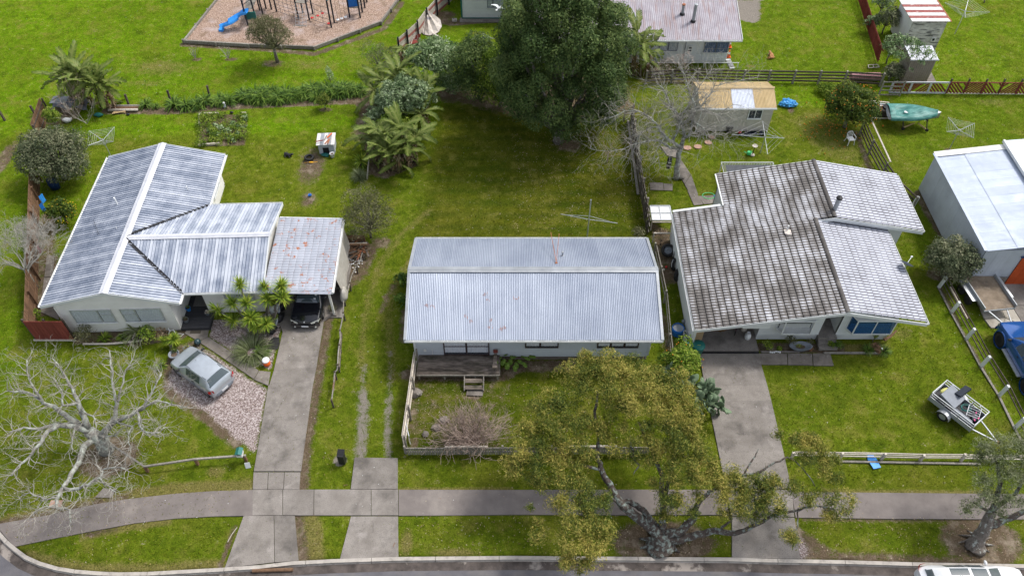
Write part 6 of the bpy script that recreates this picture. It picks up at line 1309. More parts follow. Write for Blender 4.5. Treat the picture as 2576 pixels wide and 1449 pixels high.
# roof: slopes up towards the right
s_=vec((-.12,0,hsB),(4.6,0,hsB+.7)); Lr=s_.length
for q_ in range(2):
    sheets(BS,(4.6,-.12,hsB+.7),(0,1,0),Yb+.2,-s_,lambda x,q_=q_:(0 if q_==0 else Lr*.45+(.6 if int(x/2.6)%2 else 0)),lambda x,q_=q_:(Lr*.5+.6 if q_==0 else Lr),.76,corr(.11,.016),m_shedroof,lift=-.02*q_)
MB().beam((-.1,-.1,hsB+.03),(-.1,Yb+.1,hsB+.03),.2,.04).build('edge_flashing',m_shedroof,BS); MB().beam((-.1,Yb,hsB+.05),(4.5,Yb,hsB+.72),.5,.03).build('edge_flashing',m_cream,BS)
BS2=thing('lean_to_shed','taller corrugated roof behind the big shed at the right edge','shed',(32.15,32.1,0))
s2=vec((-.0,0,3.85),(9,0,4.75)); sheets(BS2,(9,0,4.75),(0,1,0),9.1,-s2,lambda x:0,lambda x:s2.length,.76,corr(.11,.016),m_shedroof); MB().beam((0,-.02,3.85),(0,9.1,3.85),.12,.2).build('fascia',m_trimwhite,BS2); MB().beam((0,-.03,3.81),(9,-.03,4.71),.1,.16).build('fascia',m_black,BS2); MB().box((4.6,4.7,1.9),(8.8,8.4,3.75)).build('wall',m_shedwall,BS2)
# two garden sheds top right
b=G(1,4,1270,372); S1=thing('garden_shed','peeling white shed with striped rusty red and white roof','shed',(b.x-2.75,b.y,0))
w1,d1,h1=2.75,3.0,2.6
core(S1,(0,0,0),(w1,0,0),(0,-1,0),0,lambda s:h1,m_white)
m_peel=mat('peeling_paint',[(.45,.44,.40),(.66,.65,.60)],3,.8,rnd=.1,layers=[((.10,.10,.10),2.2,.52,.6,(.5,1,3)),((.30,.26,.20),4,.55,.7,(.5,1,2))])
weather(S1,(0,0,0),(w1,0,0),(0,-1,0),.05,lambda s:h1,m_peel,.2); core(S1,(0,.12,0),(0,d1,0),(-1,0,0),0,lambda s:h1-.1+.1*s/d1,m_white); vpanels(S1,(0,0,0),(0,d1,0),(-1,0,0),.05,lambda s:h1-.1,.75,m_white,corr(.25,.004)); core(S1,(w1,.12,0),(w1,d1,0),(1,0,0),0,lambda s:h1,m_white); core(S1,(0,d1,0),(w1,d1,0),(0,1,0),0,lambda s:h1,m_white)
m_redband=mat('rust_red_sheet',[(.22,.045,.045),(.32,.08,.06)],4,.6,layers=[((.62,.55,.52),3,.6,.7,(1,3,1))]); m_whband=mat('whitish_rusty_sheet',[(.58,.56,.54),(.72,.70,.69)],4,.55,layers=[((.45,.25,.15),6,.62,.7,None)])
for i in range(8):
    y0=-.2+i*.43; h_=.43 if True else 0; MB().box(((w1)/2,y0+.215,h1+.06+.004*(i%2)),(w1+.35,.34 if i%2==0 else .2,.03)).build('roof_sheet',(m_whband,m_redband)[i%2 if i<7 else 0],S1)
    if i<7: MB().box((w1/2,y0+.43,h1+.045),(w1+.35,.24,.03)).build('roof_sheet',m_redband if i in(1,3,5) else m_whband,S1)
MB().beam((w1+.2,-.2,h1+.07),(w1+.2,d1+.3,h1+.07),.1,.04).build('edge_flashing',m_rust,S1); MB().box((w1-.55,-.09,1.0),(.35,.06,.35)).build('vent',m_trimwhite,S1); MB().box((w1-.55,-.125,1.0),(.2,.01,.2)).build('vent_hole',m_dark,S1)
b=G(1,4,1205,618); S2=thing('garden_shed','tan ribbed metal garden shed with low white roof','shed',(b.x-1.95,b.y,0))
m_tanwall=mat('tan_steel',[(.25,.22,.18),(.31,.275,.23)],2,.55,rnd=.04); w2,d2,h2=1.95,1.5,2.1
core(S2,(0,0,0),(w2,0,0),(0,-1,0),0,lambda s:h2,m_tanwall); vpanels(S2,(0,0,0),(w2,0,0),(0,-1,0),.03,lambda s:h2,.65,m_tanwall,trap(4,.02,.02)); core(S2,(0,.12,0),(0,d2,0),(-1,0,0),0,lambda s:h2,m_tanwall); vpanels(S2,(0,0,0),(0,d2,0),(-1,0,0),.03,lambda s:h2,.65,m_tanwall,trap(4,.02,.02)); core(S2,(w2,.12,0),(w2,d2,0),(1,0,0),0,lambda s:h2,m_tanwall); core(S2,(.0,d2,0),(w2,d2,0),(0,1,0),0,lambda s:h2,m_tanwall)
for i in range(3): sheets(S2,(-.1+i*.72,-.1,h2+.05),(1,0,0),.72,vec((0,0,0),(0,d2+.2,.15)),lambda x:0,lambda x:d2+.2,.72,trap(4,.02,.02),m_flash)
MB().beam((-.12,-.12,h2+.03),(w2+.12,-.12,h2+.03),.04,.1).build('fascia',m_flash,S2)
# ================================================================ FENCES
def paling(name,label,A,B,h,bw,m,gap=.012,cat='fence',rail_side=-1,z0=0.03,postm=None,jit=.02,lean=.0,rails=2,th=.022,pm='paling',mats=None):
    A=Vector(A);B=Vector(B);L=(B-A).length;u=(B-A)/L;n=V(-u.y,u.x,0); rz=math.atan2(u.y,u.x); t=thing(name,label,cat,A,rz)
    k=max(1,int(L/bw)); bw_=L/k; ms=[MB().box((0,0,h/2),(bw_-gap,th,h)).mesh(pm,mm) for mm in (mats or [m])]
    for i in range(k):
        M=Matrix.Translation(((i+.5)*bw_,0,z0-random.uniform(0,jit)))@Matrix.Rotation(random.gauss(0,.006),4,'Y')@Matrix.Rotation(lean,4,'X'); piece(random.choice(ms),pm,t,M)
    for r_ in range(rails): MB().box((L/2,rail_side*.045,z0+h*(.25+.5*r_/(max(1,rails-1)))),(L,.05,.09)).build('rail',postm or m,t)
    kp=max(1,round(L/2.4))
    for i in range(kp+1): MB().box((L*i/kp,rail_side*.12,h*.48),(.1,.1,h*.96)).build('post',postm or m,t)
    return t
def railfence(name,label,pts,h,nr,m,pw=.1,rw=.04,rh=.13,step=2.3,pm=None,caps=False,cat='fence',zs=None):
    pts=[Vector(p) for p in pts]; t=thing(name,label,cat,pts[0]); o=pts[0]
    for a,b in zip(pts,pts[1:]):
        L=(b-a).length;k=max(1,round(L/step)); u=(b-a)/L; nn=V(-u.y,u.x,0)
        for i in range(k+(1 if b is pts[-1] else 0)): 
            p=a.lerp(b,i/k)-o; MB().beam(p+V(0,0,-.05),p+V(random.gauss(0,.02),random.gauss(0,.02),h+.05),pw,pw,up=(1,0,0)).build('post',pm or m,t)
        for r_ in range(nr):
            z=(zs[r_] if zs else h*(r_+.6)/nr)
            for i in range(k): p=a.lerp(b,i/k)-o; q=a.lerp(b,(i+1)/k)-o; MB().beam(p+nn*.07+V(0,0,z+random.gauss(0,.012)),q+nn*.07+V(0,0,z+random.gauss(0,.012)),rw,rh).build('rail',m,t)
    return t
# left house: side and front fences
A=G(2,1,170,962);B=G(2,1,470,962)
rf=thing('fence','dark red vertical board fence at the front left corner of the left house','fence',(G(2,1,275,1112).x,G(2,1,275,1112).y,0),0)
Lf=G(2,1,560,1092).x-G(2,1,275,1112).x; bmh=MB().box((0,0,.9),(.185,.03,1.75)).mesh('paling',m_redwood)
for i in range(int(Lf/.2)+1): piece(bmh,'paling',rf,loc=(.1+i*.2,0,0))
MB().box((Lf/2,.06,1.5),(Lf,.05,.09)).build('rail',m_redwood,rf); MB().box((Lf/2,.06,.4),(Lf,.05,.09)).build('rail',m_redwood,rf); MB().box((Lf/2,-.03,.06),(Lf+.3,.05,.12)).build('base_board',m_palewood,rf)
for x in (-.1,Lf/2,Lf): MB().box((x,.14,.9),(.1,.1,1.8)).build('post',m_darkwood,rf)
P0=V(rf.location.x-.05,rf.location.y+.15,0)
paling('fence','long brown paling fence down the left side of the left house',(P0.x,P0.y,0),G(1,1,300,1360),1.65,.15,m_brownpal,rail_side=-1,postm=m_brownpal)
paling('fence','reddish-brown paling fence panel at the back left corner beside the park',G(1,1,300,1060),G(1,1,365,860),1.6,.15,m_brownpal,rail_side=-1,postm=m_darkwood)
paling('fence','short brown paling fence between carport and boundary shrub',G(2,2,650,392),G(2,2,845,392),.75,.15,m_brownpal)
# boundary posts on the park side
for x,y,lb in ((35,895,'leftmost wooden fence post at the park edge'),(265,860,'wooden fence post left of the brown back corner fence'),(1268,745,'leaning wooden post standing between agapanthus clumps'),(1558,710,'short wooden post behind the agapanthus hedge'),(955,775,'old post behind the stacked timber')):
    p=G(1,1,x,y); o=MB().beam((0,0,-.1),(random.uniform(-.06,.06),.03,.85),.13,.13,up=(1,0,0)).build('fence_post',m_darkwood); o.location=p; tag(o,lb,'post')
# middle property: left picket run, front fence, right boundary fence
f1=thing('fence','narrow timber fence seen edge-on along the left of the front yard','fence',G(3,2,1150,290))
A=V(-5.62,20.7,0);B=V(-5.42,26.1,0); o=Vector(f1.location); u=(B-A).normalized(); k=int((B-A).length/.115); bm_=MB().box((0,0,.72),(.022,.1,1.4)).mesh('paling',m_palewood)
for i in range(k): p=A+u*(i+.5)*.115-o; piece(bm_,'paling',f1,loc=(p.x,p.y,0))
for z in (.35,1.1): MB().beam(A-o+V(.045,0,z),B-o+V(.045,0,z),.05,.09).build('rail',m_palewood,f1)
for f in (0,.33,.66,1): p=A.lerp(B,f)-o; MB().box((p.x+.12,p.y,.72),(.1,.1,1.45)).build('post',m_greypal,f1)
gtm=thing('gate','white metal bed-end gate leaning at the corner of the front yard','gate',G(3,2,1180,475))
a=G(3,2,1145,330)-G(3,2,1180,475)
for z in (.1,.95): MB().beam((a.x,a.y,z),(0,0,z),.04,.04).build('rail',m_alu,gtm)
for i in range(7): p=a*(i/6); MB().beam((p.x,p.y,.1),(p.x,p.y,.95),.02,.02,up=(1,0,0)).build('bar',m_alu,gtm)
y1=G(3,2,1140,545).y
ff=paling('fence','low grey paling fence along the front of the middle yard',(-5.55,y1,0),(7.1,y1+.05,0),.72,.125,m_greypal,gap=.035,rail_side=1,jit=.05,rails=2,lean=.02)
MB().box((3.2,.05,.74),(2.2,.08,.03)).build('capping',m_palewood,ff); MB().box((9.7,.05,.74),(2.6,.08,.03)).build('capping',m_palewood,ff)
MB().beam((6.2,-.1,.35),(6.2,-.45,.02),.1,.1).build('prop',m_greypal,ff)
rb=thing('fence','dark grey paling fence along the right boundary of the middle yard','fence',(9.35,46,0))
pts=[G(1,3,935,900),G(1,3,965,1130),G(1,3,1010,1449),G(2,3,1062,330)]; o=Vector(rb.location); bm_=MB().box((0,0,.75),(.02,.095,1.5)).mesh('paling',m_darkwood)
pts=[V(p.x+.0,p.y,0) for p in pts]; tot=0
for a,b in zip(pts,pts[1:]):
    L=(b-a).length;k=int(L/.12)
    for i in range(k): p=a.lerp(b,(i+.5)/k)-o; piece(bm_,'paling',rb,Matrix.Translation((p.x+random.gauss(0,.01),p.y,-random.uniform(0,.06)))@Matrix.Rotation(random.gauss(0,.03),4,'Y'))
    for z in (.3,.8,1.3): MB().beam(a-o+V(.05,0,z),b-o+V(.05,0,z),.045,.09).build('rail',m_greypal,rb)
    for i in range(max(2,int(L/2.4))): p=a.lerp(b,i/max(2,int(L/2.4)))-o; MB().box((p.x+.12,p.y,.75),(.1,.1,1.5)).build('post',m_greypal,rb)
MB().beam(pts[0]-o+V(-.15,0,.02),pts[2]-o+V(-.15,0,.02),.16,.06).build('edging',m_greypal,rb)
railfence('fence','old timber rail fence squeezed between the middle and right houses',[G(2,3,1110,480),G(2,3,1185,830),G(2,3,1215,1150),G(2,3,1235,1330)],1.1,2,m_greypal,step=2.4,rh=.1)
# left boundary wire-and-rail fence
lf_=thing('fence','sagging rail-and-wire fence of old branches between left driveway and lane','fence',G(2,2,650,1340)); o=Vector(lf_.location)
PL=[G(2,2,830,510),G(2,2,785,610),G(2,2,735,740),G(2,2,693,850),G(2,2,690,960),G(2,2,665,1090),G(2,2,660,1200),G(2,2,650,1345),G(2,2,628,1400),G(3,2,605,190)]
for a,b in zip(PL,PL[1:]): MB().tube([a-o+V(0,0,.65),a.lerp(b,.5)-o+V(random.gauss(0,.04),0,.6+random.gauss(0,.03)),b-o+V(0,0,.65)],[.045,.035,.04],6).build('rail',m_greypal,lf_)
for p in PL: p=p-o; MB().beam((p.x,p.y,-.05),(p.x,p.y,.75),.08,.08,up=(1,0,0)).build('post',m_darkwood,lf_)
MB().beam(PL[5]-o+V(.06,0,.4),PL[7]-o+V(.06,0,.4),.05,.22).build('board',m_deckwood,lf_); MB().beam(G(3,2,628,0)-o+V(0,0,.5),G(3,2,612,105)-o+V(0,0,.5),.05,.25).build('board',m_rustpaver if False else m_brownpal,lf_)
# low rail at the front left corner
lr=thing('fence','low single-rail fence with three posts by the left front tree','fence',G(3,1,1450,600)); o=Vector(lr.location)
Q=[G(3,1,830,470,.5),G(3,1,1075,633,.5),G(3,1,1450,578,.5),G(3,1,1830,550,.5)]
for a,b in zip(Q,Q[1:]): MB().beam(a-o,b-o,.09,.1).build('rail',m_greypal,lr)
for q_ in Q[1:3]+[G(3,1,1815,552,.5)]: p=q_-o; MB().beam((p.x,p.y,-.1),(p.x,p.y,.44),.13,.13,up=(1,0,0)).build('post',m_brownpal,lr)
# right property front rail fence
fr=railfence('fence','low white-grey three-rail fence across the front of the right lawn',[G(3,4,205,570),G(3,4,560,575),G(3,4,870,580),G(3,4,1160,588),G(3,4,1465,590),G(3,4,1935,600)],.55,3,m_palewood,pw=.12,rw=.04,rh=.07,step=1.9,zs=[.15,.33,.5])
o=Vector(fr.location); a,b=G(3,4,560,582)-o,G(3,4,1600,600)-o; MB().beam(a+V(0,-.12,.03),b+V(0,-.12,.03),.1,.08).build('base_board',m_greypal,fr)
RL=[G(2,4,1305,718),G(2,4,1400,903),G(2,4,1510,1100),G(2,4,1620,1305),G(3,4,1755,105),G(3,4,1872,345),G(3,4,1960,500)]
rlf=thing('fence','white-posted low rail fence between the right lawn and the concrete yard','fence',RL[2]); o=Vector(rlf.location)
for i,p in enumerate(RL): q_=p-o; MB().beam((q_.x-.05,q_.y,-.05),(q_.x+.04,q_.y,.95),.16,.14,up=(1,0,0)).build('post',m_palegrey,rlf)
for a,b in zip(RL,RL[1:]):
    for z in (.32,.62,.92):
        if z==.32 and a is not RL[0] and random.random()<.3: continue
        MB().beam(a-o+V(.12,0,z),b-o+V(.12,0,z),.035,.07).build('rail',m_darkwood,rlf)
    MB().beam(a-o+V(-.08,0,.02),b-o+V(-.08,0,.02),.12,.05).build('edging',m_greypal,rlf)
MB().beam(RL[0]-o+V(.3,-.4,.5),RL[1]-o+V(.35,-.9,.5),.04,.12).build('loose_board',m_palewood,rlf); MB().beam(RL[0]-o+V(.45,-.3,.4),RL[1]-o+V(.5,-.8,.4),.04,.12).build('loose_board',m_brownpal,rlf)
# diagonal timber fence behind the right house
DF=[G(1,4,710,1000),G(1,4,775,1150),G(1,4,870,1320),G(1,4,960,1449),G(2,4,1090,150)]
dfz=railfence('fence','leaning dark four-rail timber fence behind the right house',DF,1.25,4,m_darkwood,step=1.9,rh=.12,pm=m_greypal)
o=Vector(dfz.location); MB().beam(DF[0]-o+V(.5,.3,1.2),DF[2]-o+V(.3,.2,1.2),.1,.05).build('capping',m_palewood,dfz)
MB().beam(DF[4]-o+V(-.05,0,0),DF[4]-o+V(.1,.1,1.2),.18,.16,up=(1,0,0)).build('post',m_palegrey,dfz)
# long back rail fence
railfence('fence','long dark horizontal rail fence across the back of the right-hand yards',[G(1,3,1050,620),G(1,3,1430,605),G(1,3,1770,615),G(1,4,210,620),G(1,4,590,625),G(1,4,860,640)],1.1,4,m_darkwood,pw=.14,rh=.13,step=2.5,pm=m_greypal)
rp=railfence('fence','low white pipe rail in front of the far house','x' and [G(1,3,1140,505),G(1,3,1480,505),G(1,3,1735,505)],.4,1,m_palegrey,pw=.05,rw=.05,rh=.05,zs=[.4])
railfence('fence','dark rail fence running to the right behind the tan shed',[G(1,3,1720,600),G(1,3,1932,610),G(1,4,100,612)],1.0,2,m_darkwood,pw=.12,rh=.12,step=2.3) if False else None
# red trellis fences
def trellis(label,A,B,h,seed,frame=None,tilt=None):
    A=Vector(A);B=Vector(B);L=(B-A).length;u=(B-A)/L; t=thing('fence',label,'fence',A,math.atan2(u.y,u.x)); rr=random.Random(seed); k=max(1,round(L/1.35)); w=L/k
    for i in range(k):
        sgn=1 if i%2 else -1
        nsl=9
        for j in range(nsl):
            if rr.random()<.08: continue
            off_=(j+.5)/nsl*(w+h)-h
            x0=max(0,off_); z0=max(0,-off_); x1=min(w,off_+h); z1=z0+(x1-x0)
            if x1-x0<.08: continue
            a=(x0,z0);b=(x1,min(h,z1))
            if sgn<0: a=(w-a[0],a[1]);b=(w-b[0],b[1])
            MB().beam((i*w+a[0],0,.06+a[1]),(i*w+b[0],0,.06+b[1]),.12,.022,up=(0,1,0)).build('slat',m_redwood,t)
    for i in range(k+1):
        if frame: MB().box((i*w,-.04,h/2+.05),(.16,.05,h)).build('post',frame,t)
        else: MB().box((i*w,.08,h/2+.15),(.1,.1,h+.35)).build('post',m_darkwood,t); MB().box((i*w,-.02,h/2+.05),(.1,.03,h)).build('upright',m_redwood,t)
    for z in (.05,h+.04): MB().box((L/2,-.045 if frame else 0,z),(L,.06,.12 if frame else .07)).build('rail',frame or (m_redwood if z>.3 else m_palewood),t)
    return t
trellis('red slatted trellis fence with white frame leaning near the covered boat',G(1,4,930,692),G(1,4,1350,695),.95,1,m_flash)
trellis('dark red diagonal-slat fence running to the right edge',G(1,4,1352,700),G(1,4,2000,706),1.0,2)
r3=thing('fence','sloping dark red close-slatted fence between the two back lawns','fence',G(1,4,845,470)); o=Vector(r3.location)
a,b=G(1,4,845,470),G(1,4,680,-60)
L=(b-a).length; k=60
for i in range(k): p=a.lerp(b,(i+.5)/k)-o; MB().beam((p.x,p.y,.05),(p.x-.02,p.y+L/k*1.0,1.25),.02,.12,up=(1,0,0)).build('slat',m_redwood,r3)
for z in (.3,1.1): MB().beam(a-o+V(.05,0,z),b-o+V(.05,0,z),.05,.09).build('rail',m_redwood,r3)
# wire gate, frame
gg=thing('gate','weathered timber-framed gate standing open by the back fence','gate',G(1,4,850,715))
w_=(G(1,4,1010,722)-G(1,4,850,715)).length
for x in (0,w_): MB().box((x,0,.65),(.09,.09,1.35)).build('post',m_greypal,gg)
for z in (.1,.5,.85,1.25): MB().box((w_/2,0,z),(w_-.1,.05,.08)).build('rail',m_greypal,gg)
# park-side board fence (white and red)
wf=thing('fence','white and faded red horizontal board fence with black posts beside the park','fence',G(1,2,1110,395)); o=Vector(wf.location)
pp=[G(1,2,1060,450),G(1,2,1120,375),G(1,2,1190,335),G(1,2,1235,275),G(1,2,1300,180),G(1,2,1370,115)]
pp=[G(1,2,1090,410),G(1,2,1155,355),G(1,2,1232,285),G(1,2,1300,190),G(1,2,1372,110),(G(1,2,1372,110)+V(.9,1.7,0)),(G(1,2,1372,110)+V(2.2,4.2,0))]
mw=[m_palewood,m_palewood,m_whband,m_redwood]; m_fred=mat('faded_red_board',[(.30,.10,.08),(.42,.17,.14)],5,.8,rnd=.1)
for i,(a,b) in enumerate(zip(pp,pp[1:])):
    for r_ in range(6): MB().beam(a-o+V(0,0,.12+r_*.24),b-o+V(0,0,.12+r_*.24),.03,.215).build('board',[m_palewood,m_fred,m_palewood,m_palewood,m_fred,m_palewood][(r_+i)%6] if r_<5 else m_palewood,wf)
    p=a-o; MB().box((p.x+.1,p.y-.04,.8),(.12,.12,1.7)).build('post',m_dktim,wf)
# broken edging board near the bananas
o=MB().beam(G(1,2,855,1335),G(1,2,880,1190)+V(0,0,.5),.05,.3).build('weathered_board',m_palewood); tag(o,'long pale weathered board lying against the lower banana clump','board')
# veg garden
vg=thing('vegetable_garden','raised vegetable bed full of weeds and leafy plants on the left back lawn','garden bed',G(1,1,1650,960)); o=Vector(vg.location)
cs=[G(1,1,1490,855),G(1,1,1838,850),G(1,1,1825,1062),G(1,1,1478,1088)]
for (a,b,z) in ((cs[0],cs[0].lerp(cs[1],.4),.14),(cs[3],cs[3].lerp(cs[2],.45),.14),(cs[0],cs[0].lerp(cs[3],.35),.14),(cs[1].lerp(cs[0],.1),cs[1],.1)): MB().beam(a-o+V(0,0,.08),b-o+V(0,0,.08),.12,.16).build('sleeper',m_palewood,vg)
rr=random.Random(4); bl=[]
for k in range(120):
    a,b=rr.random(),rr.random(); p=cs[0].lerp(cs[1],a).lerp(cs[3].lerp(cs[2],a),b)-o; bl.append((p.x,p.y,.12,rr.uniform(.2,.42),rr.uniform(.2,.4),rr.uniform(.12,.35)))
obj_np('weeds',crown(bl[:108],110,.11,rand=1.2,up=.6),lf_bright,vg,'stuff'); obj_np('leafy_vegetables',crown(bl[108:],90,.22,rand=.8,up=.8),lf_pale,vg,'stuff')
# playground
pg=MB(); e1=G(1,1,1375,322);PGp=[e1,G(1,1,1860,350),G(1,2,120,358),G(1,2,470,368),G(1,2,960,180),G(1,2,1095,0),V(-6.3,78,0),V(-24,78,0)]
o=MB().prism([(p.x,p.y) for p in PGp],-.1,.10).build('bark_chips',mat('bark_chips',[(.14,.09,.06),(.32,.22,.165),(.52,.40,.33)],9,.95,bump=1,bscale=20,lo=.34,hi=.66,layers=[((.16,.11,.065),.9,.52,.75,None),((.44,.36,.34),.7,.52,.75,None),((.10,.07,.045),4,.62,.75,None)]),kind='structure')
eg=thing('playground_edging','timber sleeper edging round the bark-covered playground','edging',e1)
EP=[PGp[-1]+V(0,0,0),e1,PGp[1],PGp[3],PGp[4],PGp[5]+V(0,0,0),V(-6.0,76,0)]; o=Vector(eg.location)
for a,b in zip(EP,EP[1:]):
    k=max(1,round((b-a).length/2.4))
    for i in range(k):
        p,q_=a.lerp(b,i/k),a.lerp(b,(i+.985)/k)
        if p.y>74: continue
        MB().beam(p-o+V(0,0,.15),q_-o+V(0,0,.15),.14,.26).build('sleeper',m_greypal,eg); n_=(b-a).normalized(); n_=V(n_.y,-n_.x,0); pp_=q_-o+n_*.12; MB().box((pp_.x,pp_.y,.15),(.12,.12,.34)).build('peg',m_greypal,eg)
# ================================================================ VEHICLES
def car(name,label,cat,loc,rz,S,paint,wheels,wr,ww=.2,glass=(),bumper=None,lamps=(),tails=(),mirror=None,plate=None,plates='',handles=(),roofbars=None,scale=1):
    """S: stations front->rear (x, zb, zbelt, wbelt, zroof, wroof). glass: (kind,i,j)"""
    t=thing(name,label,cat,loc,rz,scale=scale)
    rows=[]
    for (x,zb,zt,wb,zr,wr_) in S:
        half=[(wb*.90,zb),(wb*.985,zb+.10),(wb*1.0,zb+(zt-zb)*.55),(wb*.985,zt-.05),(wb*.955,zt),(wr_*1.035+.0,zr-.07 if zr-zt>.12 else zr-.01),(wr_*.97,zr-.012),(wr_*.82,zr+.008),(wr_*.4,zr+.025),(0,zr+.03)]
        row=[V(x,y,z) for y,z in half]+[V(x,-y,z) for y,z in reversed(half[:-1])]
        rows.append(row)
    b=MB(); b.grid(rows); n=len(rows[0]); b.f.append(tuple(range(n))); b.f.append(tuple(reversed([ (len(rows)-1)*n+j for j in range(n)])))
    for i in range(len(rows)-1): b.f.append((i*n,(i+1)*n,(i+1)*n+n-1,i*n+n-1))
    body=b.build('body',paint,t,smooth=True); m_=body.modifiers.new('smooth_edges','EDGE_SPLIT'); m_.split_angle=R(38)
    def P(i,j): return rows[i][j]
    def patch(q,m,nm,par,ins=.06,out=.012):
        c=sum(q,V(0,0,0))/len(q); nrm=(q[1]-q[0]).cross(q[2]-q[0]).normalized()
        if nrm.dot(c-V(c.x*.9,0,.6))<0: nrm=-nrm
        pp=[p+(c-p)*ins+nrm*out for p in q]; bb=MB(); bb.add(pp,[tuple(range(len(pp)))]); return bb.build(nm,m,par)
    for g in glass:
        k=g[0]
        if k=='side':
            for sg in (0,1):
                js=(4,5) if not sg else (n-5,n-6); q=[P(g[1],js[0]),P(g[2],js[0]),P(g[2],js[1]),P(g[1],js[1])]
                patch(q,m_carglass,'side_window',t,.07)
        else:
            i,j=g[1],g[2]; bb=MB(); rr_=[]
            for ii,f in ((i,.08),(j,.92)):
                pass
            A=[P(i,k2) for k2 in range(5,n-5)]; B=[P(j,k2) for k2 in range(5,n-5)]; 
            up=V(-.25 if k=='rear' else .25,0,1).normalized()*.014
            ra=[a.lerp(c,.07)*1+up for a,c in zip(A,B)]; rb=[a.lerp(c,.93)+up for a,c in zip(A,B)]
            ra=[V(p.x,p.y*.94,p.z) for p in ra]; rb=[V(p.x,p.y*.94,p.z) for p in rb]
            bb.grid([ra,rb]).build({'front':'windscreen','rear':'rear_window','roof':'sunroof'}[k],m_carglass,t,smooth=True)
    for (x,y) in wheels:
        s_=1 if y>0 else -1
        w=MB(); Mx=Matrix.Rotation(R(90),3,'X'); prof=[(wr*.62,-ww/2),(wr*.93,-ww/2),(wr,-ww*.35),(wr,ww*.35),(wr*.93,ww/2),(wr*.62,ww/2)]
        wo_=bpy.data.objects.new('wheel',None); C.objects.link(wo_); wo_.parent=t
        w.lathe((x,y,wr),prof,20,M=Mx,cap=False); w.build('tyre',m_rubber,wo_,smooth=True)
        r_=MB().lathe((x,y,wr),[(.01,0),(wr*.25,.01),(wr*.3,-.01),(wr*.60,.0),(wr*.64,.03),(wr*.64,-.03)],20,M=Matrix.Rotation(R(90)*s_*-1,3,'X') ,cap=False)
        r_=MB()
        for a in range(6): 
            aa=a*math.pi/3; r_.beam((x,y+s_*ww*.42,wr),(x+wr*.6*math.cos(aa),y+s_*ww*.42,wr+wr*.6*math.sin(aa)),wr*.2,.02,up=(0,1,0))
        r_.lathe((x,y+s_*ww*.40,wr),[(wr*.52,-.02),(wr*.66,-.02),(wr*.66,.02),(wr*.52,.02)],20,M=Mx,cap=False); r_.lathe((x,y+s_*ww*.1,wr),[(.01,0),(wr*.6,0)],16,M=Mx,cap=False)
        r_.build('rim',m_chrome if wr<.36 else m_alu,wo_)
        MB().lathe((x,y-s_*.02,wr+.02),[(wr*1.12,-ww*.56),(wr*1.12,ww*.56)],20,M=Mx).build('wheel_arch',m_dark,t)
    lamps=[[(a+.045*(1 if a>0 else -1),b*1.03,c+.035) for a,b,c in q] for q in lamps]; tails=[[(a-.035,b*1.05,c+.03) for a,b,c in q] for q in tails]
    for q in lamps: MB().add([Vector(p) for p in q],[tuple(range(len(q)))]).build('headlight',m_lamp,t)
    for q in tails: MB().add([Vector(p) for p in q],[tuple(range(len(q)))]).build('tail_light',m_taillamp,t)
    if bumper:
        for (x,z,w_,h,m__,d) in bumper: 
            bm__=MB(); pr=[(x-d*.5,-w_),(x-d*.5,-w_*.8),(x+d*.35,-w_*.7),(x+d*.5,0),(x+d*.35,w_*.7),(x-d*.5,w_*.8),(x-d*.5,w_)]
            bm__.prism([(a,c) for a,c in pr],z-h/2,z+h/2).build('bumper',m__,t)
    if mirror:
        for sg in (1,-1): MB().blob((mirror[0],sg*mirror[1],mirror[2]),.13,8,6,0,0,(.6,1,.55)).build('wing_mirror',paint if mirror[3] else m_black,t,smooth=True)
    if plate:
        x,z,tilt_=plate; pm_=MB().box((x,0,z),(.012,.40,.13),M=None).build('number_plate',m_plate,t)
        if plates:
            cu=bpy.data.curves.new('plate_text','FONT'); cu.body=plates; cu.size=.11; cu.align_x='CENTER'; cu.align_y='CENTER'; cu.extrude=.001
            to=bpy.data.objects.new('tmp',cu); C.objects.link(to); bpy.context.view_layer.update(); dg=bpy.context.evaluated_depsgraph_get(); tm_=bpy.data.meshes.new_from_object(to.evaluated_get(dg)); bpy.data.objects.remove(to)
            tm_.materials.clear(); tm_.materials.append(m_ink); s_=1 if x>0 else -1
            Mt=Matrix(((0,0,s_),(s_,0,0),(0,1,0))).to_4x4(); Mt.translation=V(x+s_*.009,0,z); piece(tm_,'lettering',pm_,Mt)
    for (x,z,y) in handles:
        for sg in (1,-1): MB().box((x,sg*y,z),(.16,.03,.03)).build('handle',m_black,t)
    return t
def headpos(pf,pr,wb_len):
    d=(pf-pr); a=math.atan2(d.y,d.x); return a
# silver hatchback (nose up-left)
pf,pr=G(2,1,1352,1376),G(2,1,1541,1512); ang=math.atan2(pf.y-pr.y,pf.x-pr.x); mid=(pf+pr)/2; rgt=V(-math.sin(ang),math.cos(ang),0)
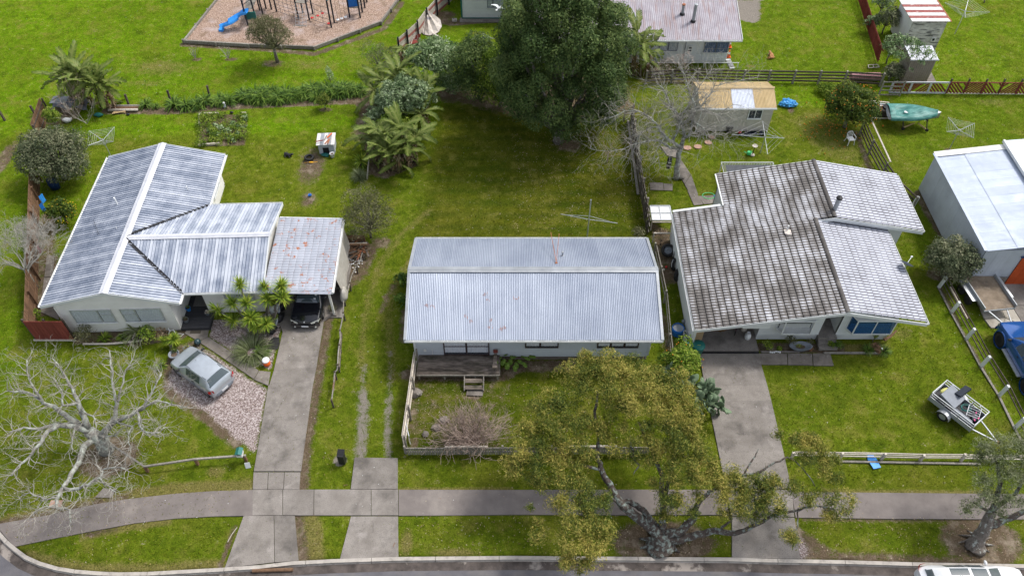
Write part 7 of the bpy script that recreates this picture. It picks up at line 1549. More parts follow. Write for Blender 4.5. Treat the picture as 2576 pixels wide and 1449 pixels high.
# near side wheels are on the car's left when heading up-left -> centre lies to its right
cen=mid-rgt*.72
YS=[(1.84,.34,.50,.42,.55,.34),(1.78,.26,.62,.64,.66,.52),(1.68,.22,.71,.74,.77,.62),(1.5,.20,.78,.79,.85,.68),(1.2,.19,.84,.82,.92,.72),(.92,.19,.90,.83,1.0,.70),(.20,.19,.93,.83,1.44,.58),(-.25,.19,.94,.83,1.49,.58),(-.95,.19,.96,.83,1.47,.57),(-1.38,.19,.97,.82,1.41,.56),(-1.70,.22,.95,.79,1.0,.70),(-1.79,.26,.86,.75,.90,.66),(-1.84,.34,.70,.62,.74,.55)]
S1c=car('hatchback','small silver three-door hatchback parked on the shell gravel by the left path','car',cen,ang,YS,m_paint_silver,[(1.17,.72),(1.17,-.72),(-1.2,.72),(-1.2,-.72)],.29,glass=(('front',5,6),('rear',9,10),('side',6,7),('side',7,8)),
 bumper=[(-1.80,.38,.80,.20,m_greyp,-.18),(1.80,.34,.78,.2,m_black,.14)],lamps=[[(1.72,.42,.67),(1.60,.70,.74),(1.50,.76,.66),(1.70,.66,.60)],[(1.72,-.42,.67),(1.60,-.70,.74),(1.50,-.76,.66),(1.70,-.66,.60)]],
 tails=[[(-1.60,.835,.86),(-1.815,.62,.90),(-1.83,.60,.68),(-1.66,.82,.66)],[(-1.60,-.835,.86),(-1.815,-.62,.90),(-1.83,-.60,.68),(-1.66,-.82,.66)]],mirror=(.75,.88,.97,0),plate=(-1.885,.42,0),handles=[(-.35,.80,.84)])
MB().beam((-1.72,0,.97),(-1.62,-.35,1.10),.02,.02).build('rear_wiper',m_black,S1c)
for sg in (1,-1): MB().beam((.2,sg*.535,1.475),(-1.35,sg*.52,1.435),.015,.02).build('roof_gutter',m_black,S1c)
for sg in (1,-1):
    for x in (.62,-.42): MB().box((x,sg*.833,.60),(.012,.012,.56)).build('door_seam',m_black,S1c)
    MB().box((.1,sg*.838,.52),(2.0,.02,.05)).build('rub_strip',m_greyp,S1c)
MB().tube([(0.05,0,1.51),(.0,0,1.56)],.012,5).build('aerial',m_black,S1c)
# black sedan under the carport, nose towards the street
nose=G(2,2,405,985,.3)
BSn=[(2.42,.30,.52,.62,.55,.50),(2.36,.22,.62,.80,.66,.66),(2.1,.20,.70,.88,.76,.74),(1.6,.19,.78,.90,.85,.76),(1.22,.19,.86,.91,.95,.76),(.45,.19,.90,.91,1.36,.60),(-.4,.19,.92,.91,1.42,.60),(-1.0,.19,.93,.90,1.38,.58),(-1.65,.20,.94,.89,1.02,.70),(-2.3,.24,.92,.84,.97,.68),(-2.45,.32,.85,.75,.9,.6)]
def arc(s): return 0
ba=R(-91); Bc=V(nose.x,nose.y+2.2,0)
BK=car('sedan','black sedan parked nose-out under the rusty carport roof','car',Bc,ba,BSn,m_paint_black,[(1.45,.80),(1.45,-.80),(-1.4,.80),(-1.4,-.80)],.32,glass=(('front',4,5),('rear',7,8),('side',5,6),('side',6,7)),
 bumper=[(2.40,.34,.84,.22,m_paint_black,.16)],lamps=[[(2.40,.36,.63),(2.22,.78,.70),(2.02,.88,.66),(2.28,.78,.56),(2.42,.40,.54)],[(2.40,-.36,.63),(2.22,-.78,.70),(2.02,-.88,.66),(2.28,-.78,.56),(2.42,-.40,.54)]],tails=[],mirror=(.75,.96,.97,1),plate=(2.49,.36,0),handles=[(-.1,.82,.92)])
MB().prism([(2.36,-.3),(2.47,-.28),(2.47,.28),(2.36,.3)],.56,.62).build('grille',m_black,BK); MB().blob((2.42,0,.66),.05,6,5,0).build('bonnet_ornament',m_chrome,BK)
for sg in (1,-1): MB().blob((2.44,sg*.6,.28),.06,7,5,0).build('fog_lamp',m_lamp,BK)
MB().box((1.0,.45,1.14),(.02,.12,.09)).build('windscreen_label',m_whitep,BK); MB().box((.8,.5,1.26),(.02,.12,.12)).build('windscreen_label',m_whitep,BK)
MB().add([V(1.2,-.62,.995),V(1.0,-.60,1.11),V(1.0,.5,1.11),V(1.2,.62,.995)],[(0,1,2,3)]).build('dashboard_cover',m_greyp,BK)
# blue ute / four wheel drive at the right edge
pf,pr=G(2,4,1752,1150,.1),G(3,4,1925,45,.1); ang=math.atan2(pf.y-pr.y,pf.x-pr.x); rgt=V(-math.sin(ang),math.cos(ang),0); cen=pr.lerp(pf,.5)-rgt*.80
UT=[(2.45,.50,.78,.70,.82,.60),(2.35,.42,.95,.86,1.0,.78),(1.9,.40,1.06,.93,1.12,.84),(1.1,.40,1.12,.94,1.2,.82),(.45,.40,1.16,.95,1.68,.66),(-.3,.40,1.17,.95,1.76,.66),(-1.05,.40,1.17,.95,1.70,.66),(-1.25,.42,1.16,.95,1.2,.84),(-2.5,.45,1.14,.93,1.16,.84),(-2.6,.5,1.05,.9,1.1,.8)]
UB=car('pickup','dark blue four-wheel-drive pickup with side step at the right edge','pickup',cen,ang,UT,m_paint_blue,[(1.55,.82),(1.55,-.82),(-1.65,.82),(-1.65,-.82)],.40,.27,glass=(('front',3,4),('rear',6,7),('side',4,5),('side',5,6)),bumper=[(2.45,.55,.90,.25,m_paint_blue,.2)],
 lamps=[[(2.38,.50,.93),(2.20,.88,1.0),(2.05,.93,.92),(2.36,.82,.80)],[(2.38,-.50,.93),(2.20,-.88,1.0),(2.05,-.93,.92),(2.36,-.82,.80)]],mirror=(.95,1.0,1.2,0),handles=[(-.1,1.0,.96)])
for sg in (1,-1):
    MB().box((-.05,sg*1.02,.42),(1.9,.2,.06)).build('side_step',m_alu,UB)
    for x in (1.55,-1.65): MB().lathe((x,sg*.93,.42),[(.50,-.06),(.55,-.05),(.55,.05),(.50,.06)],20,M=Matrix.Rotation(R(90),3,'X'),cap=False).build('flared_arch',m_paint_blue,UB,smooth=True)
# white car on the road at the bottom edge
cp=G(3,4,1150,1400,.75); WS=[(x,zb,zt,wb*1.02,zr,wr_) for x,zb,zt,wb,zr,wr_ in BSn]
WS[-4]=(-1.4,.19,.95,.90,1.42,.60); WS[-3]=(-2.0,.2,.97,.89,1.28,.62); WS[-2]=(-2.25,.24,.95,.84,1.0,.68)
WC=car('car','white car with glass roof parked on the road, cut off by the bottom edge','car',V(cp.x+2.45,cp.y-.68,-.135),0,WS,m_paint_white,[(1.45,.80),(1.45,-.80),(-1.4,.80),(-1.4,-.80)],.33,glass=(('front',4,5),('rear',8,9),('roof',5,6),('roof',6,7),('side',5,6),('side',6,7)),
 bumper=[(-2.42,.45,.84,.3,m_paint_white,-.16)],tails=[[(-2.0,.925,.93),(-2.3,.87,.95),(-2.44,.62,.93),(-2.44,.62,.80),(-2.32,.86,.78)],[(-2.0,-.925,.93),(-2.3,-.87,.95),(-2.44,-.62,.93),(-2.44,-.62,.80),(-2.32,-.86,.78)]],mirror=(.70,.97,.99,1),handles=[(-.1,.82,.92)])
# ---- trailers
pA=G(3,4,1410,190); tr_ang=math.atan2(G(3,4,1660,415).y-G(3,4,1245,95).y,G(3,4,1660,415).x-G(3,4,1245,95).x)
TRL=thing('trailer','silver cage trailer loaded with rubbish on the right front lawn','trailer',G(3,4,1400,235),tr_ang)
Lb,Wb,z0=2.5,1.35,.45
MB().box((0,0,z0),(Lb,Wb,.05)).build('floor',m_charcoal,TRL)
for sg in (1,-1): MB().box((0,sg*Wb/2,z0+.15),(Lb,.03,.30)).build('side_panel',m_galvdull,TRL); MB().beam((-Lb/2,sg*Wb/2,z0+.62),(Lb/2,sg*Wb/2,z0+.62),.04,.04).build('cage_rail',m_galvdull,TRL); MB().beam((-Lb/2,sg*Wb/2,z0+.46),(Lb/2,sg*Wb/2,z0+.46),.025,.025).build('cage_rail',m_galvdull,TRL)
for sg in (1,-1): MB().box((sg*Lb/2,0,z0+.15),(.03,Wb,.30)).build('end_panel',m_galvdull,TRL); MB().beam((sg*Lb/2,-Wb/2,z0+.62),(sg*Lb/2,Wb/2,z0+.62),.04,.04).build('cage_rail',m_galvdull,TRL)
for x in (-1,-.33,.33,1):
    for sg in (1,-1): MB().box((x*Lb/2,sg*Wb/2,z0+.3),(.035,.035,.66)).build('upright',m_galvdull,TRL)
for sg in (1,-1):
    MB().lathe((-.15,sg*(Wb/2+.16),.3),[(.19,-.09),(.28,-.09),(.3,-.06),(.3,.06),(.28,.09),(.19,.09)],18,M=Matrix.Rotation(R(90),3,'X'),cap=False).build('tyre',m_rubber,TRL,smooth=True)
    MB().lathe((-.15,sg*(Wb/2+.22),.3),[(.01,.0),(.2,.0)],12,M=Matrix.Rotation(R(90),3,'X'),cap=False).build('hubcap',m_alu,TRL)
    MB().grid([[V(-.15+.38*math.cos(a),sg*(Wb/2+o_),.3+.36*math.sin(a)) for a in [math.pi*i/6 for i in range(7)]] for o_ in (.03,.30)]).build('mudguard',m_alu,TRL)
    MB().beam((Lb/2,sg*.42,.42),(Lb/2+1.25,0,.35),.06,.06).build('drawbar',m_galvdull,TRL)
MB().box((Lb/2+1.28,0,.38),(.14,.08,.1)).build('coupling',m_rust,TRL)
mt=MB().box((-.45,.0,z0+.60),(.95,1.05,.12),M=Matrix.Rotation(.25,3,'Y')).build('mattress',m_greyp); mt.parent=None
mt.location=TRL.location; mt.rotation_euler=TRL.rotation_euler; tag(mt,'grey cushion slab lying on top of the loaded cage trailer','cushion')
def atT(x,y,z): return Matrix.Translation(TRL.location)@Matrix.Rotation(tr_ang,4,'Z')@V(x,y,z)
o=MB().box((0,0,0),(.9,.35,.1),M=Matrix.Rotation(-.3,3,'X')).build('dark_panel',m_dktim); o.location=atT(-.3,.62,z0+.72); o.rotation_euler=(0,0,tr_ang+1.5); tag(o,'dark ribbed panel propped on the trailer side','panel')
o=MB().lathe((0,0,0),[(.12,-.55),(.16,-.5),(.16,.5),(.12,.55)],12,M=Matrix.Rotation(R(90),3,'Y')).build('gas_cylinder',m_greyp,smooth=True); o.location=atT(.5,-.4,z0+.25); o.rotation_euler=(0,0,tr_ang); tag(o,'long dark cylinder lying in the front of the cage trailer','cylinder')
ho=MB(); rr=random.Random(4)
for k in range(5): ho.tube([(.22*math.cos(a)*(1+.2*k*.3)+rr.uniform(-.04,.04),.2*math.sin(a)+rr.uniform(-.04,.04),k*.03) for a in [i*.6 for i in range(10)]],.014,5,loop=True)
o=ho.build('garden_hose',m_tealp); o.location=atT(.35,.1,z0+.35); tag(o,'coiled green hose in the cage trailer','hose')
bf=MB()
for x in (-.3,.3): bf.tube([(x,-.35,.0),(x,.3,.12),(x*.6,.45,.2)],.02,6)
for y in (-.3,-.15,0,.15,.3): bf.tube([(-.3,y,.05+y*.1),(.3,y,.05+y*.1)],.014,5)
o=bf.build('metal_frame',m_alu); o.location=atT(.75,.15,z0+.42); o.rotation_euler=(0,0,tr_ang+.4); tag(o,'silver tube frame in the cage trailer','frame')
o=MB().blob((0,0,0),.22,9,6,.25,3,(1.3,.7,.5)).build('plastic_bag',mat('yellow_bag',(.62,.62,.20),8,.5),smooth=True); o.location=atT(-.95,.1,z0+.45); o.rotation_euler=(0,0,tr_ang+1.4); tag(o,'yellowish bag at the rear end of the cage trailer','bag')
o=MB().box((0,0,0),(.35,.25,.3)).add([(-.17,-.12,.15),(.17,-.12,.15),(.1,.3,.25),(-.1,.3,.25)],[(0,1,2,3)]).build('crate',m_dktim); o.location=atT(1.0,-.05,z0+.25); tag(o,'small dark crate at the front end of the cage trailer','crate')
for x,y in ((.85,.2),(1.05,-.25),(1.12,.0)):
    o=MB().box((0,0,0),(.12,.05,.05),rz=random.random()*3).build('pink_strap',mat('pink_strap',(.6,.03,.2),4,.5)); o.location=atT(x,y,z0+.47); tag(o,'bright pink strap in the cage trailer, '+('beside the silver tube frame' if y>.1 else 'nearest the drawbar' if x>1.1 else 'by the long cylinder'),'strap','pink straps in the cage trailer')
FT=thing('trailer','flat tandem trailer with muddy plywood deck in front of the orange door','trailer',G(2,4,1620,790),R(-83))
a=[G(2,4,1475,660,.75),G(2,4,1630,645,.75),G(2,4,1745,845,.75),G(2,4,1560,860,.75)]; Lf_,Wf=3.0,1.95
m_muddy=mat('muddy_plywood',[(.15,.115,.08),(.26,.205,.15)],2,.9,layers=[((.11,.09,.075),1.5,.52,.72,None),((.34,.28,.21),2.3,.58,.78,None)])
MB().box((0,0,.68),(Lf_,Wf,.05)).build('deck',m_muddy,FT)
for sg in (1,-1):
    MB().box((0,sg*Wf/2,.78),(Lf_,.05,.26)).build('side_panel',m_galvdull,FT)
    MB().prism([(-.95,sg*(Wf/2+.03)),(.75,sg*(Wf/2+.03)),(.75,sg*(Wf/2+.32)),(-.95,sg*(Wf/2+.32))],.66,.70).build('mudguard',m_alu,FT)
    for x in (-.5,.32): MB().lathe((x,sg*(Wf/2+.2),.32),[(.1,-.1),(.27,-.1),(.32,-.07),(.32,.07),(.27,.1),(.1,.1)],18,M=Matrix.Rotation(R(90),3,'X')).build('tyre',m_rubber,FT,smooth=True)
MB().beam((Lf_/2,Wf*-.35,.6),(Lf_/2+1.5,.1,.42),.07,.08).build('drawbar',m_galvdull,FT); MB().beam((Lf_/2-.2,.55,.58),(Lf_/2+1.25,.25,.45),.05,.06).build('drawbar',m_galvdull,FT); MB().box((Lf_/2,0,.62),(.06,Wf,.12)).build('front_beam',m_galvdull,FT); MB().box((Lf_/2+1.55,.12,.42),(.16,.1,.1)).build('coupling',m_rust,FT)
# covered boat on a cradle
hb=G(1,4,925,840,.9);bb_=G(1,4,1305,865,.9)
BT=thing('boat','small boat under a crumpled green cover on a wheeled cradle','boat',((hb.x+bb_.x)/2,(hb.y+bb_.y)/2,0),math.atan2(bb_.y-hb.y,bb_.x-hb.x))
Lh=(bb_-hb).length; rows=[];cov=[]
for i in range(13):
    t=i/12; x=-Lh/2+Lh*t; w=.88*(1-max(0,(t-.35)/.65)**2.0)+.015; kz=.62+.22*max(0,t-.55)**1.2; sh=1.05+.18*t
    rows.append([V(x,w,sh),V(x,w*.95,sh-.15),V(x,w*.6,kz+.08),V(x,0,kz),V(x,-w*.6,kz+.08),V(x,-w*.95,sh-.15),V(x,-w,sh)])
    if t<.93: cov.append([V(x,(w+.05)*s_,sh-(.16 if abs(s_)>.99 else 0)+.17*(1-abs(s_)**1.6)+.09*math.sin(i*1.9+s_*3.1)*(1-abs(s_))-(.22 if 1<i<5 and abs(s_)<.5 else 0)) for s_ in (-1,-.985,-.7,-.45,-.2,0,.2,.45,.7,.985,1)])
b=MB().grid(rows); b.f.append(tuple(range(7))); b.build('hull',m_galvdull,BT,smooth=True); MB().grid(cov).build('cover',m_greentarp,BT,smooth=True)
MB().add([rows[10][0]+V(0,0,.02),rows[12][0]+V(0,0,.03),rows[12][6]+V(0,0,.03),rows[10][6]+V(0,0,.02)],[(0,1,2,3)]).build('bow_deck',m_whitep,BT)
for x in (-.75,.95):
    for sg in (1,-1):
        MB().beam((x,sg*.3,.75),(x+.1,sg*.75,.12),.08,.06,up=(1,0,0)).build('leg',m_darkwood,BT); MB().lathe((x+.1,sg*.78,.13),[(.03,-.04),(.12,-.04),(.12,.04),(.03,.04)],12,M=Matrix.Rotation(R(90),3,'X')).build('wheel',m_rubber,BT)
    MB().box((x,0,.72),(.1,.9,.08)).build('cross_beam',m_darkwood,BT)
MB().beam((-.65,-.75,.2),(.1,-.5,.5),.05,.09).build('brace',m_yellowwood,BT); MB().beam((.95,-.75,.2),(.35,-.5,.5),.05,.09).build('brace',m_yellowwood,BT)
pch=MB().box((0,0,0),(.45,.22,.012)).build('cover_patch',m_palegrey,BT); pch.location=(-.55,-.1,1.13)
# ================================================================ CLOTHESLINES, YARD THINGS
m_line=mat('clothesline_wire',(.55,.56,.55),4,.5)
def hoist(label,base,H,Rr,rz,arms=4,drop=.35,lines=5,style='square',am=m_alu):
    t=thing('clothesline',label,'clothesline',base,rz); MB().tube([(0,0,-.05),(0,0,H)],[.035,.03],8).build('pole',am,t); tips=[]
    for k in range(arms):
        a=k*2*math.pi/arms; d=V(math.cos(a),math.sin(a),0); MB().tube([V(0,0,H-.1),d*Rr+V(0,0,H+drop)],[.022,.015],6).build('arm',am,t); MB().tube([V(0,0,H-.55),d*Rr*.45+V(0,0,H-.1+(drop+.1)*.45)],.012,5).build('strut',am,t); tips.append(d)
    lm_=MB()
    for r_ in range(lines):
        f=.35+.65*(r_+1)/lines
        for k in range(arms): a,b=tips[k]*Rr*f+V(0,0,H-.1+(drop+.1)*f),tips[(k+1)%arms]*Rr*f+V(0,0,H-.1+(drop+.1)*f); lm_.tube([a,a.lerp(b,.5)-V(0,0,.05),b],.006,3,cap=False)
    lm_.build('lines',m_line,t); return t
hoist('rotary clothesline at the top right lawn behind the peeling shed',G(1,4,1420,252),2.15,1.75,R(-25),drop=.25)
hoist('rotary clothesline between the covered boat and the big shed',G(1,4,1380,1108),1.75,1.25,R(22),drop=.15)
hoist('rotary clothesline half hidden behind the back of the left house',G(1,1,825,1165),1.55,1.2,R(60),drop=.25)
def xline(label,base,H,A,B,top=False):
    t=thing('clothesline',label,'clothesline',base); A=Vector(A)-Vector(base);B=Vector(B)-Vector(base)
    MB().tube([(0,0,-.05),(0,0,H)],[.04,.035],8).build('pole',m_alu,t); c=V(0,0,A.z)
    MB().tube([A,c],.022,6).build('arm',m_alu,t); MB().tube([B,c],.022,6).build('arm',m_alu,t); MB().tube([V(0,0,A.z+.3),A.lerp(c,.15)+V(0,0,.0)],.014,5).build('strut',m_alu,t); MB().tube([V(0,0,A.z+.3),B.lerp(c,.15)],.014,5).build('strut',m_alu,t)
    n_=V(-(B-A).y,(B-A).x,0).normalized(); lm_=MB()
    for s_ in ((-1,1) if top else ()):
        e=c+n_*s_*(A-c).length*.8; MB().tube([c,e],.02,6).build('arm',m_alu,t)
        for f in (.5,.75,1):
            for q_ in (A,B): lm_.tube([c.lerp(q_,f),c.lerp(e,f)],.005,3,cap=False)
    if top: lm_.build('lines',m_line,t)
q_=G(2,3,628,212,1.55); q_.z=0; xline('metal cross-arm clothesline on the lawn right behind the middle house',q_,HT(q_,2,3,650,65),G(2,3,418,172,1.55),G(2,3,840,240,1.55))
xline('cross-arm clothesline in front of the tan-roofed shed',G(1,3,1905,1135),1.9,G(1,3,1690,1003,1.35),G(1,4,150,1030,1.35),True)
xline('clothesline frame poking above the dark tree near the far yard',G(1,2,1725,400),1.6,G(1,2,1580,305,1.5),G(1,2,1805,290,1.5))
# trampoline
TP=thing('trampoline','rectangular trampoline partly hidden behind the tiled roof','trampoline',G(2,4,0,0)*0+G(1,3,1790,1330)); 
a=G(1,3,1612,1210,.8);b=G(1,4,70,1225,.8); w_=(b-a).length; o=Vector(TP.location); c0=a-o
dT=2.5
MB().tube([c0,c0+V(w_,0,0),c0+V(w_,-dT,0),c0+V(0,-dT,0)],.035,7,loop=True).build('frame',m_palegrey,TP)
MB().box(c0+V(w_/2,-dT/2,-.01),(w_-.5,dT-.5,.01)).build('mat',m_dktim if False else mat('trampoline_mat',[(.05,.055,.065),(.085,.09,.10)],3,.7),TP); sp=MB()
for k in range(30):
    x=.2+(w_-.4)*k/29
    for y0,y1 in ((-.03,-.25),(-dT+.03,-dT+.25)): sp.tube([c0+V(x,y0,0),c0+V(x,y1,-.01)],.012,4)
for k in range(18):
    y=-.2-(dT-.4)*k/17
    for x0,x1 in ((.03,.25),(w_-.03,w_-.25)): sp.tube([c0+V(x0,y,0),c0+V(x1,y,-.01)],.012,4)
sp.build('springs',m_galvdull,TP)
for dx in (.02,w_-.02):
    for dy in (-.1,-dT+.1): MB().tube([c0+V(dx,dy,0),c0+V(dx,dy,-.8)],.03,6).build('leg',m_palegrey,TP)
# white chair
CH_=thing('plastic_chair','white plastic garden armchair under the orange tree','chair',G(1,4,632,1068),R(10))
MB().box((0,0,.42),(.46,.44,.03)).build('seat',m_whitep,CH_)
for x in (-.2,.2):
    MB().beam((x,-.2,.42),(x*1.25,-.27,0),.04,.04,up=(1,0,0)).build('leg',m_whitep,CH_); MB().beam((x,.2,.42),(x*1.2,.3,0),.04,.04,up=(1,0,0)).build('leg',m_whitep,CH_); MB().tube([(x*1.25,-.2,.42),(x*1.3,-.15,.64),(x*1.25,.2,.66)],.025,6).build('armrest',m_whitep,CH_)
MB().tube([(-.2,.22,.42),(-.22,.28,.72),(-.12,.3,.85),(.12,.3,.85),(.22,.28,.72),(.2,.22,.42)],.028,6).build('back_frame',m_whitep,CH_)
for x in (-.1,0,.1): MB().beam((x,.23,.42),(x,.29,.84),.04,.015,up=(1,0,0)).build('back_slat',m_whitep,CH_)
# bird bath, watering can, planter, punching bag
bbth=thing('bird_bath','thin-stemmed white bird bath beside the green watering can','bird bath',G(1,3,1845,1155))
MB().lathe((0,0,0),[(.17,0),(.15,.05),(.05,.07)],12).build('base',m_canvas,bbth); MB().tube([(0,0,.05),(0,0,.75)],.03,7).build('stem',m_black,bbth); MB().lathe((0,0,.74),[(.05,0),(.15,.03),(.2,.1),(.19,.1),(.14,.05),(.02,.04)],14,cap=False).build('bowl',m_canvas,bbth,smooth=True)
wc=thing('watering_can','bright green plastic watering can on the back lawn','watering can',G(1,3,1818,1150))
MB().lathe((0,0,0),[(.13,0),(.15,.05),(.14,.22),(.08,.27),(.07,.25)],12,sx=1.2).build('body',m_greenp,wc,smooth=True); MB().tube([(-.12,0,.08),(-.3,-.02,.2),(-.4,-.03,.28)],[.035,.022,.03],7).build('spout',m_greenp,wc); MB().tube([(.02,0,.27),(.1,0,.36),(.2,0,.25),(.16,0,.08)],.017,6).build('handle',m_greenp,wc)
pb=thing('punching_bag','black punching bag hanging from the spreading bare tree','punching bag',G(1,3,1225,1215,1.0)); MB().lathe((0,0,-.45),[(.06,0),(.16,.04),(.17,.45),(.16,.86),(.06,.9)],12).build('bag',m_black,pb,smooth=True); MB().tube([(0,0,.45),(.08,.05,1.1),(.1,.1,2.2)],.012,4).build('chain',m_galvdull,pb); MB().box((0,-.16,.15),(.2,.03,.06)).build('label_band',m_palegrey,pb)
o=MB().blob((0,0,.12),.2,10,6,.2,5,(1.3,1,.8)).build('boulder',m_concrete_old,smooth=True); o.location=G(1,3,1312,1330); tag(o,'mossy boulder at the foot of the spreading bare tree','rock')
def pot(label,base,r,h,m,pl=None,oval=1,cat='plant pot',rz=0,z=0,name='plant_pot'):
    t=thing(name,label,cat,(base[0],base[1],z),rz); MB().lathe((0,0,0),[(r*.72,0),(r*.95,h*.9),(r*1.05,h*.92),(r*1.05,h),(r*.9,h),(r*.86,h*.82),(.01,h*.8)],14,sx=oval,cap=False).build('pot',m,t,smooth=True); MB().lathe((0,0,h*.8),[(.01,.005),(r*.86,.005)],12,sx=oval,cap=False).build('soil',m_soil,t)
    if pl: obj_np('foliage',crown([(0,0,h+r*.3,r*.9*oval,r*.9,r*.7)],260,.08,rand=1.2),pl,t)
    return t
pot('round pale pot with yellow flowers behind the silver hatchback nose',G(2,1,1400,1190),.2,.34,m_greyp,lf_gold); pot('square pale tub with a small citrus beside the silver hatchback',G(2,1,1308,1240),.30,.38,m_greyp,None)
def inLH(x,y): return Matrix.Translation(LH.location)@Matrix.Rotation(R(1.87),4,'Z')@V(x,y,0)
q_=inLH(7.3,1.35); pot('blue pot with green plant on the dark porch deck',q_,.15,.25,m_skyblue,lf_bright,z=.22); q_=inLH(7.35,.5); pot('grey pot with trailing plant at the porch deck edge',q_,.17,.22,m_greyp,lf_olive,z=.22); q_=inLH(8.5,1.0); pot('pot with a silvery bare plant on the right of the porch deck',q_,.15,.2,m_greyp,lf_brown,z=.22)
bw=MB().blob((0,0,.19),.2,12,9,0).build('glass_float',mat('dark_glazed_ball',(.02,.05,.06),3,.1,spec=.8),smooth=True); bw.location=G(2,1,1477,1138); tag(bw,'shiny dark blue ball ornament beside the path','ornament')
q_=inLH(7.85,2.2); o=MB().box((0,0,.012),(.75,1.15,.02)).build('doormat',mat('mat_fabric',[(.13,.12,.11),(.2,.19,.18)],20,.95)); o.location=(q_.x,q_.y,.222); o.rotation_euler=(0,0,R(1.87)); tag(o,'large grey doormat on the dark porch deck','doormat')
o=MB().box((0,0,.01),(.62,.42,.02)).build('doormat',mat('brown_mat',(.075,.065,.05),20,.95)); o.location=G(2,1,1460,1040)+V(0,0,.018); tag(o,'small brown doormat on the path below the porch','doormat')
# front bed of left house: edging, ornaments
o=MB(); pe=[G(2,1,620,1140),G(2,1,800,1140),G(2,1,930,1130),G(2,1,1060,1115)]; o.tube([p+V(0,0,.03) for p in pe],.06,6); o=o.build('bed_edging',m_palewood); tag(o,'curved pale timber edging of the front flower bed','edging')
o=MB().tube([(0,0,.02),(.1,.12,.2),(.3,.18,.25),(.42,.05,.1)],.035,6); o.tube([(.1,.12,.2),(.0,.25,.3)],.03,6); o=o.build('driftwood',m_palegrey); o.location=G(2,1,1255,1070); tag(o,'whitened driftwood branches at the front corner of the left house','driftwood')
o=MB().tube([(0,0,.04),(.3,0,.04),(.42,.18,.04),(.1,.2,.04)],.02,5,loop=True).build('wire_frame',m_palegrey); o.location=G(2,1,1310,1085); tag(o,'bent white frame lying in grass by the front corner','frame')
# drinks cooler
dc=thing('drink_cooler','orange drink cooler with white lid at the corner of the left driveway','cooler',G(2,2,112,1290)); MB().lathe((0,0,0),[(.17,0),(.19,.06),(.2,.36)],16).build('body',m_orangep,dc,smooth=True); MB().lathe((0,0,.36),[(.21,0),(.21,.07),(.17,.1),(.01,.1)],16).build('lid',m_whitep,dc,smooth=True); MB().box((0,-.2,.1),(.06,.05,.05)).build('tap',m_redp,dc)
for i,(x,y,w_,m__,lb) in enumerate(((200,915,.55,m_bluewhite,'upper of the pale blue panels leaning in the clutter left of the black sedan'),(185,990,.45,m_bluewhite,'lower pale blue panel leaning in the clutter left of the black sedan'))):
    o=MB().box((0,0,.3),(.08,w_,.6),M=Matrix.Rotation(.4,3,'Y')).add([(-.1,-.2,.62),(.1,-.2,.62),(.1,.2,.66),(-.1,.2,.66)],[(0,1,2,3)]).build('storage_panel',m__); o.location=G(2,2,x,y); o.rotation_euler=(0,0,.3); tag(o,lb,'panel')
for i,(x,y,s,lb) in enumerate(((225,870,.32,'black rubbish bag nearest the carport among the driveway clutter'),(205,950,.3,'black rubbish bag in the middle of the driveway clutter'),(150,1040,.3,'black rubbish bag at the street end of the driveway clutter'))):
    o=MB().blob((0,0,s*.6),s,10,7,.3,i,(1,1,.8)).build('rubbish_bag',m_black,smooth=True); o.location=G(2,2,x,y); tag(o,lb,'rubbish bag')
o=MB().blob((0,0,.25),.28,10,7,.3,8,(1,1,.9)).build('rubbish_bag',m_whitep,smooth=True); o.location=G(2,2,165,905); tag(o,'whitish full bag among the driveway clutter','rubbish bag')
o=MB().prism([(0,0),(.55,-.05),(.6,.35),(.5,.8),(.15,.85),(-.05,.5)],0,.025).build('rubber_mat',m_rubber); o.location=G(2,2,118,1175)+V(0,0,.01); tag(o,'dark flat rubber mat on the shells by the left driveway','mat')
# carport side tarpaulin
tp=MB(); P=[inLH(16.15,y) for y in (2.0,2.7,3.4,4.1,4.8,5.5,6.3)]
tp.grid([[p+V(.05+.10*math.sin(i*2.1)+(.35*(1-z/2.2) if i<3 else .22*(1-z/2.2)),0,z) for i,p in enumerate(P)] for z in (2.15,1.6,1.1,.6,.15)]); o=tp.build('tarpaulin',m_tarpbeige,smooth=True); tag(o,'beige tarpaulin hanging down the right side of the rusty carport','tarpaulin')
o=MB().blob((0,0,.5),.42,12,8,.25,4,(.6,1.1,1.1)).build('tarpaulin_bundle',m_tarpbeige,smooth=True); o.location=inLH(16.5,1.9)+V(0,0,.15); tag(o,'bunched end of beige tarpaulin hanging off the carport corner','tarpaulin')
o=MB().box((0,0,.1),(.35,.3,.2)).build('concrete_block',m_concrete); o.location=G(2,2,628,720); tag(o,'concrete block holding down the tarpaulin corner','block')
# wood pile
wp=G(2,2,750,440); rr=random.Random(6)
fw=thing('firewood_pile','heap of broken firewood and bark behind the carport','wood pile',wp)
for k in range(60): 
    a=rr.uniform(0,3.14); p=V(rr.gauss(0,.55),rr.gauss(0,.45),rr.uniform(.03,.28)); d=V(math.cos(a),math.sin(a),rr.uniform(-.1,.1))*rr.uniform(.15,.42); MB().beam(p-d,p+d,rr.uniform(.05,.12),rr.uniform(.04,.09)).build('log',rr.choice((m_brownpal,m_deckwood,m_rust,m_greypal)),fw)
for k in range(4): 
    o=MB().beam((-.95,0,0),(.85,rr.uniform(-.1,.1),.05),.12,.08).build('timber_length',rr.choice((m_greypal,m_brownpal,m_palewood))); o.location=G(2,2,760,405+k*9)+V(0,0,.1+.1*k); tag(o,('backmost','second','third','frontmost')[k]+' of four long timbers stacked against the small brown fence','timber','timber lengths against the small brown fence')
li=MB(); 
for k in range(45): p=G(2,2,rr.gauss(765,30),rr.gauss(535,25)); li.box((p.x,p.y,.02),(rr.uniform(.05,.12),.06,.02),rz=rr.random()*3)
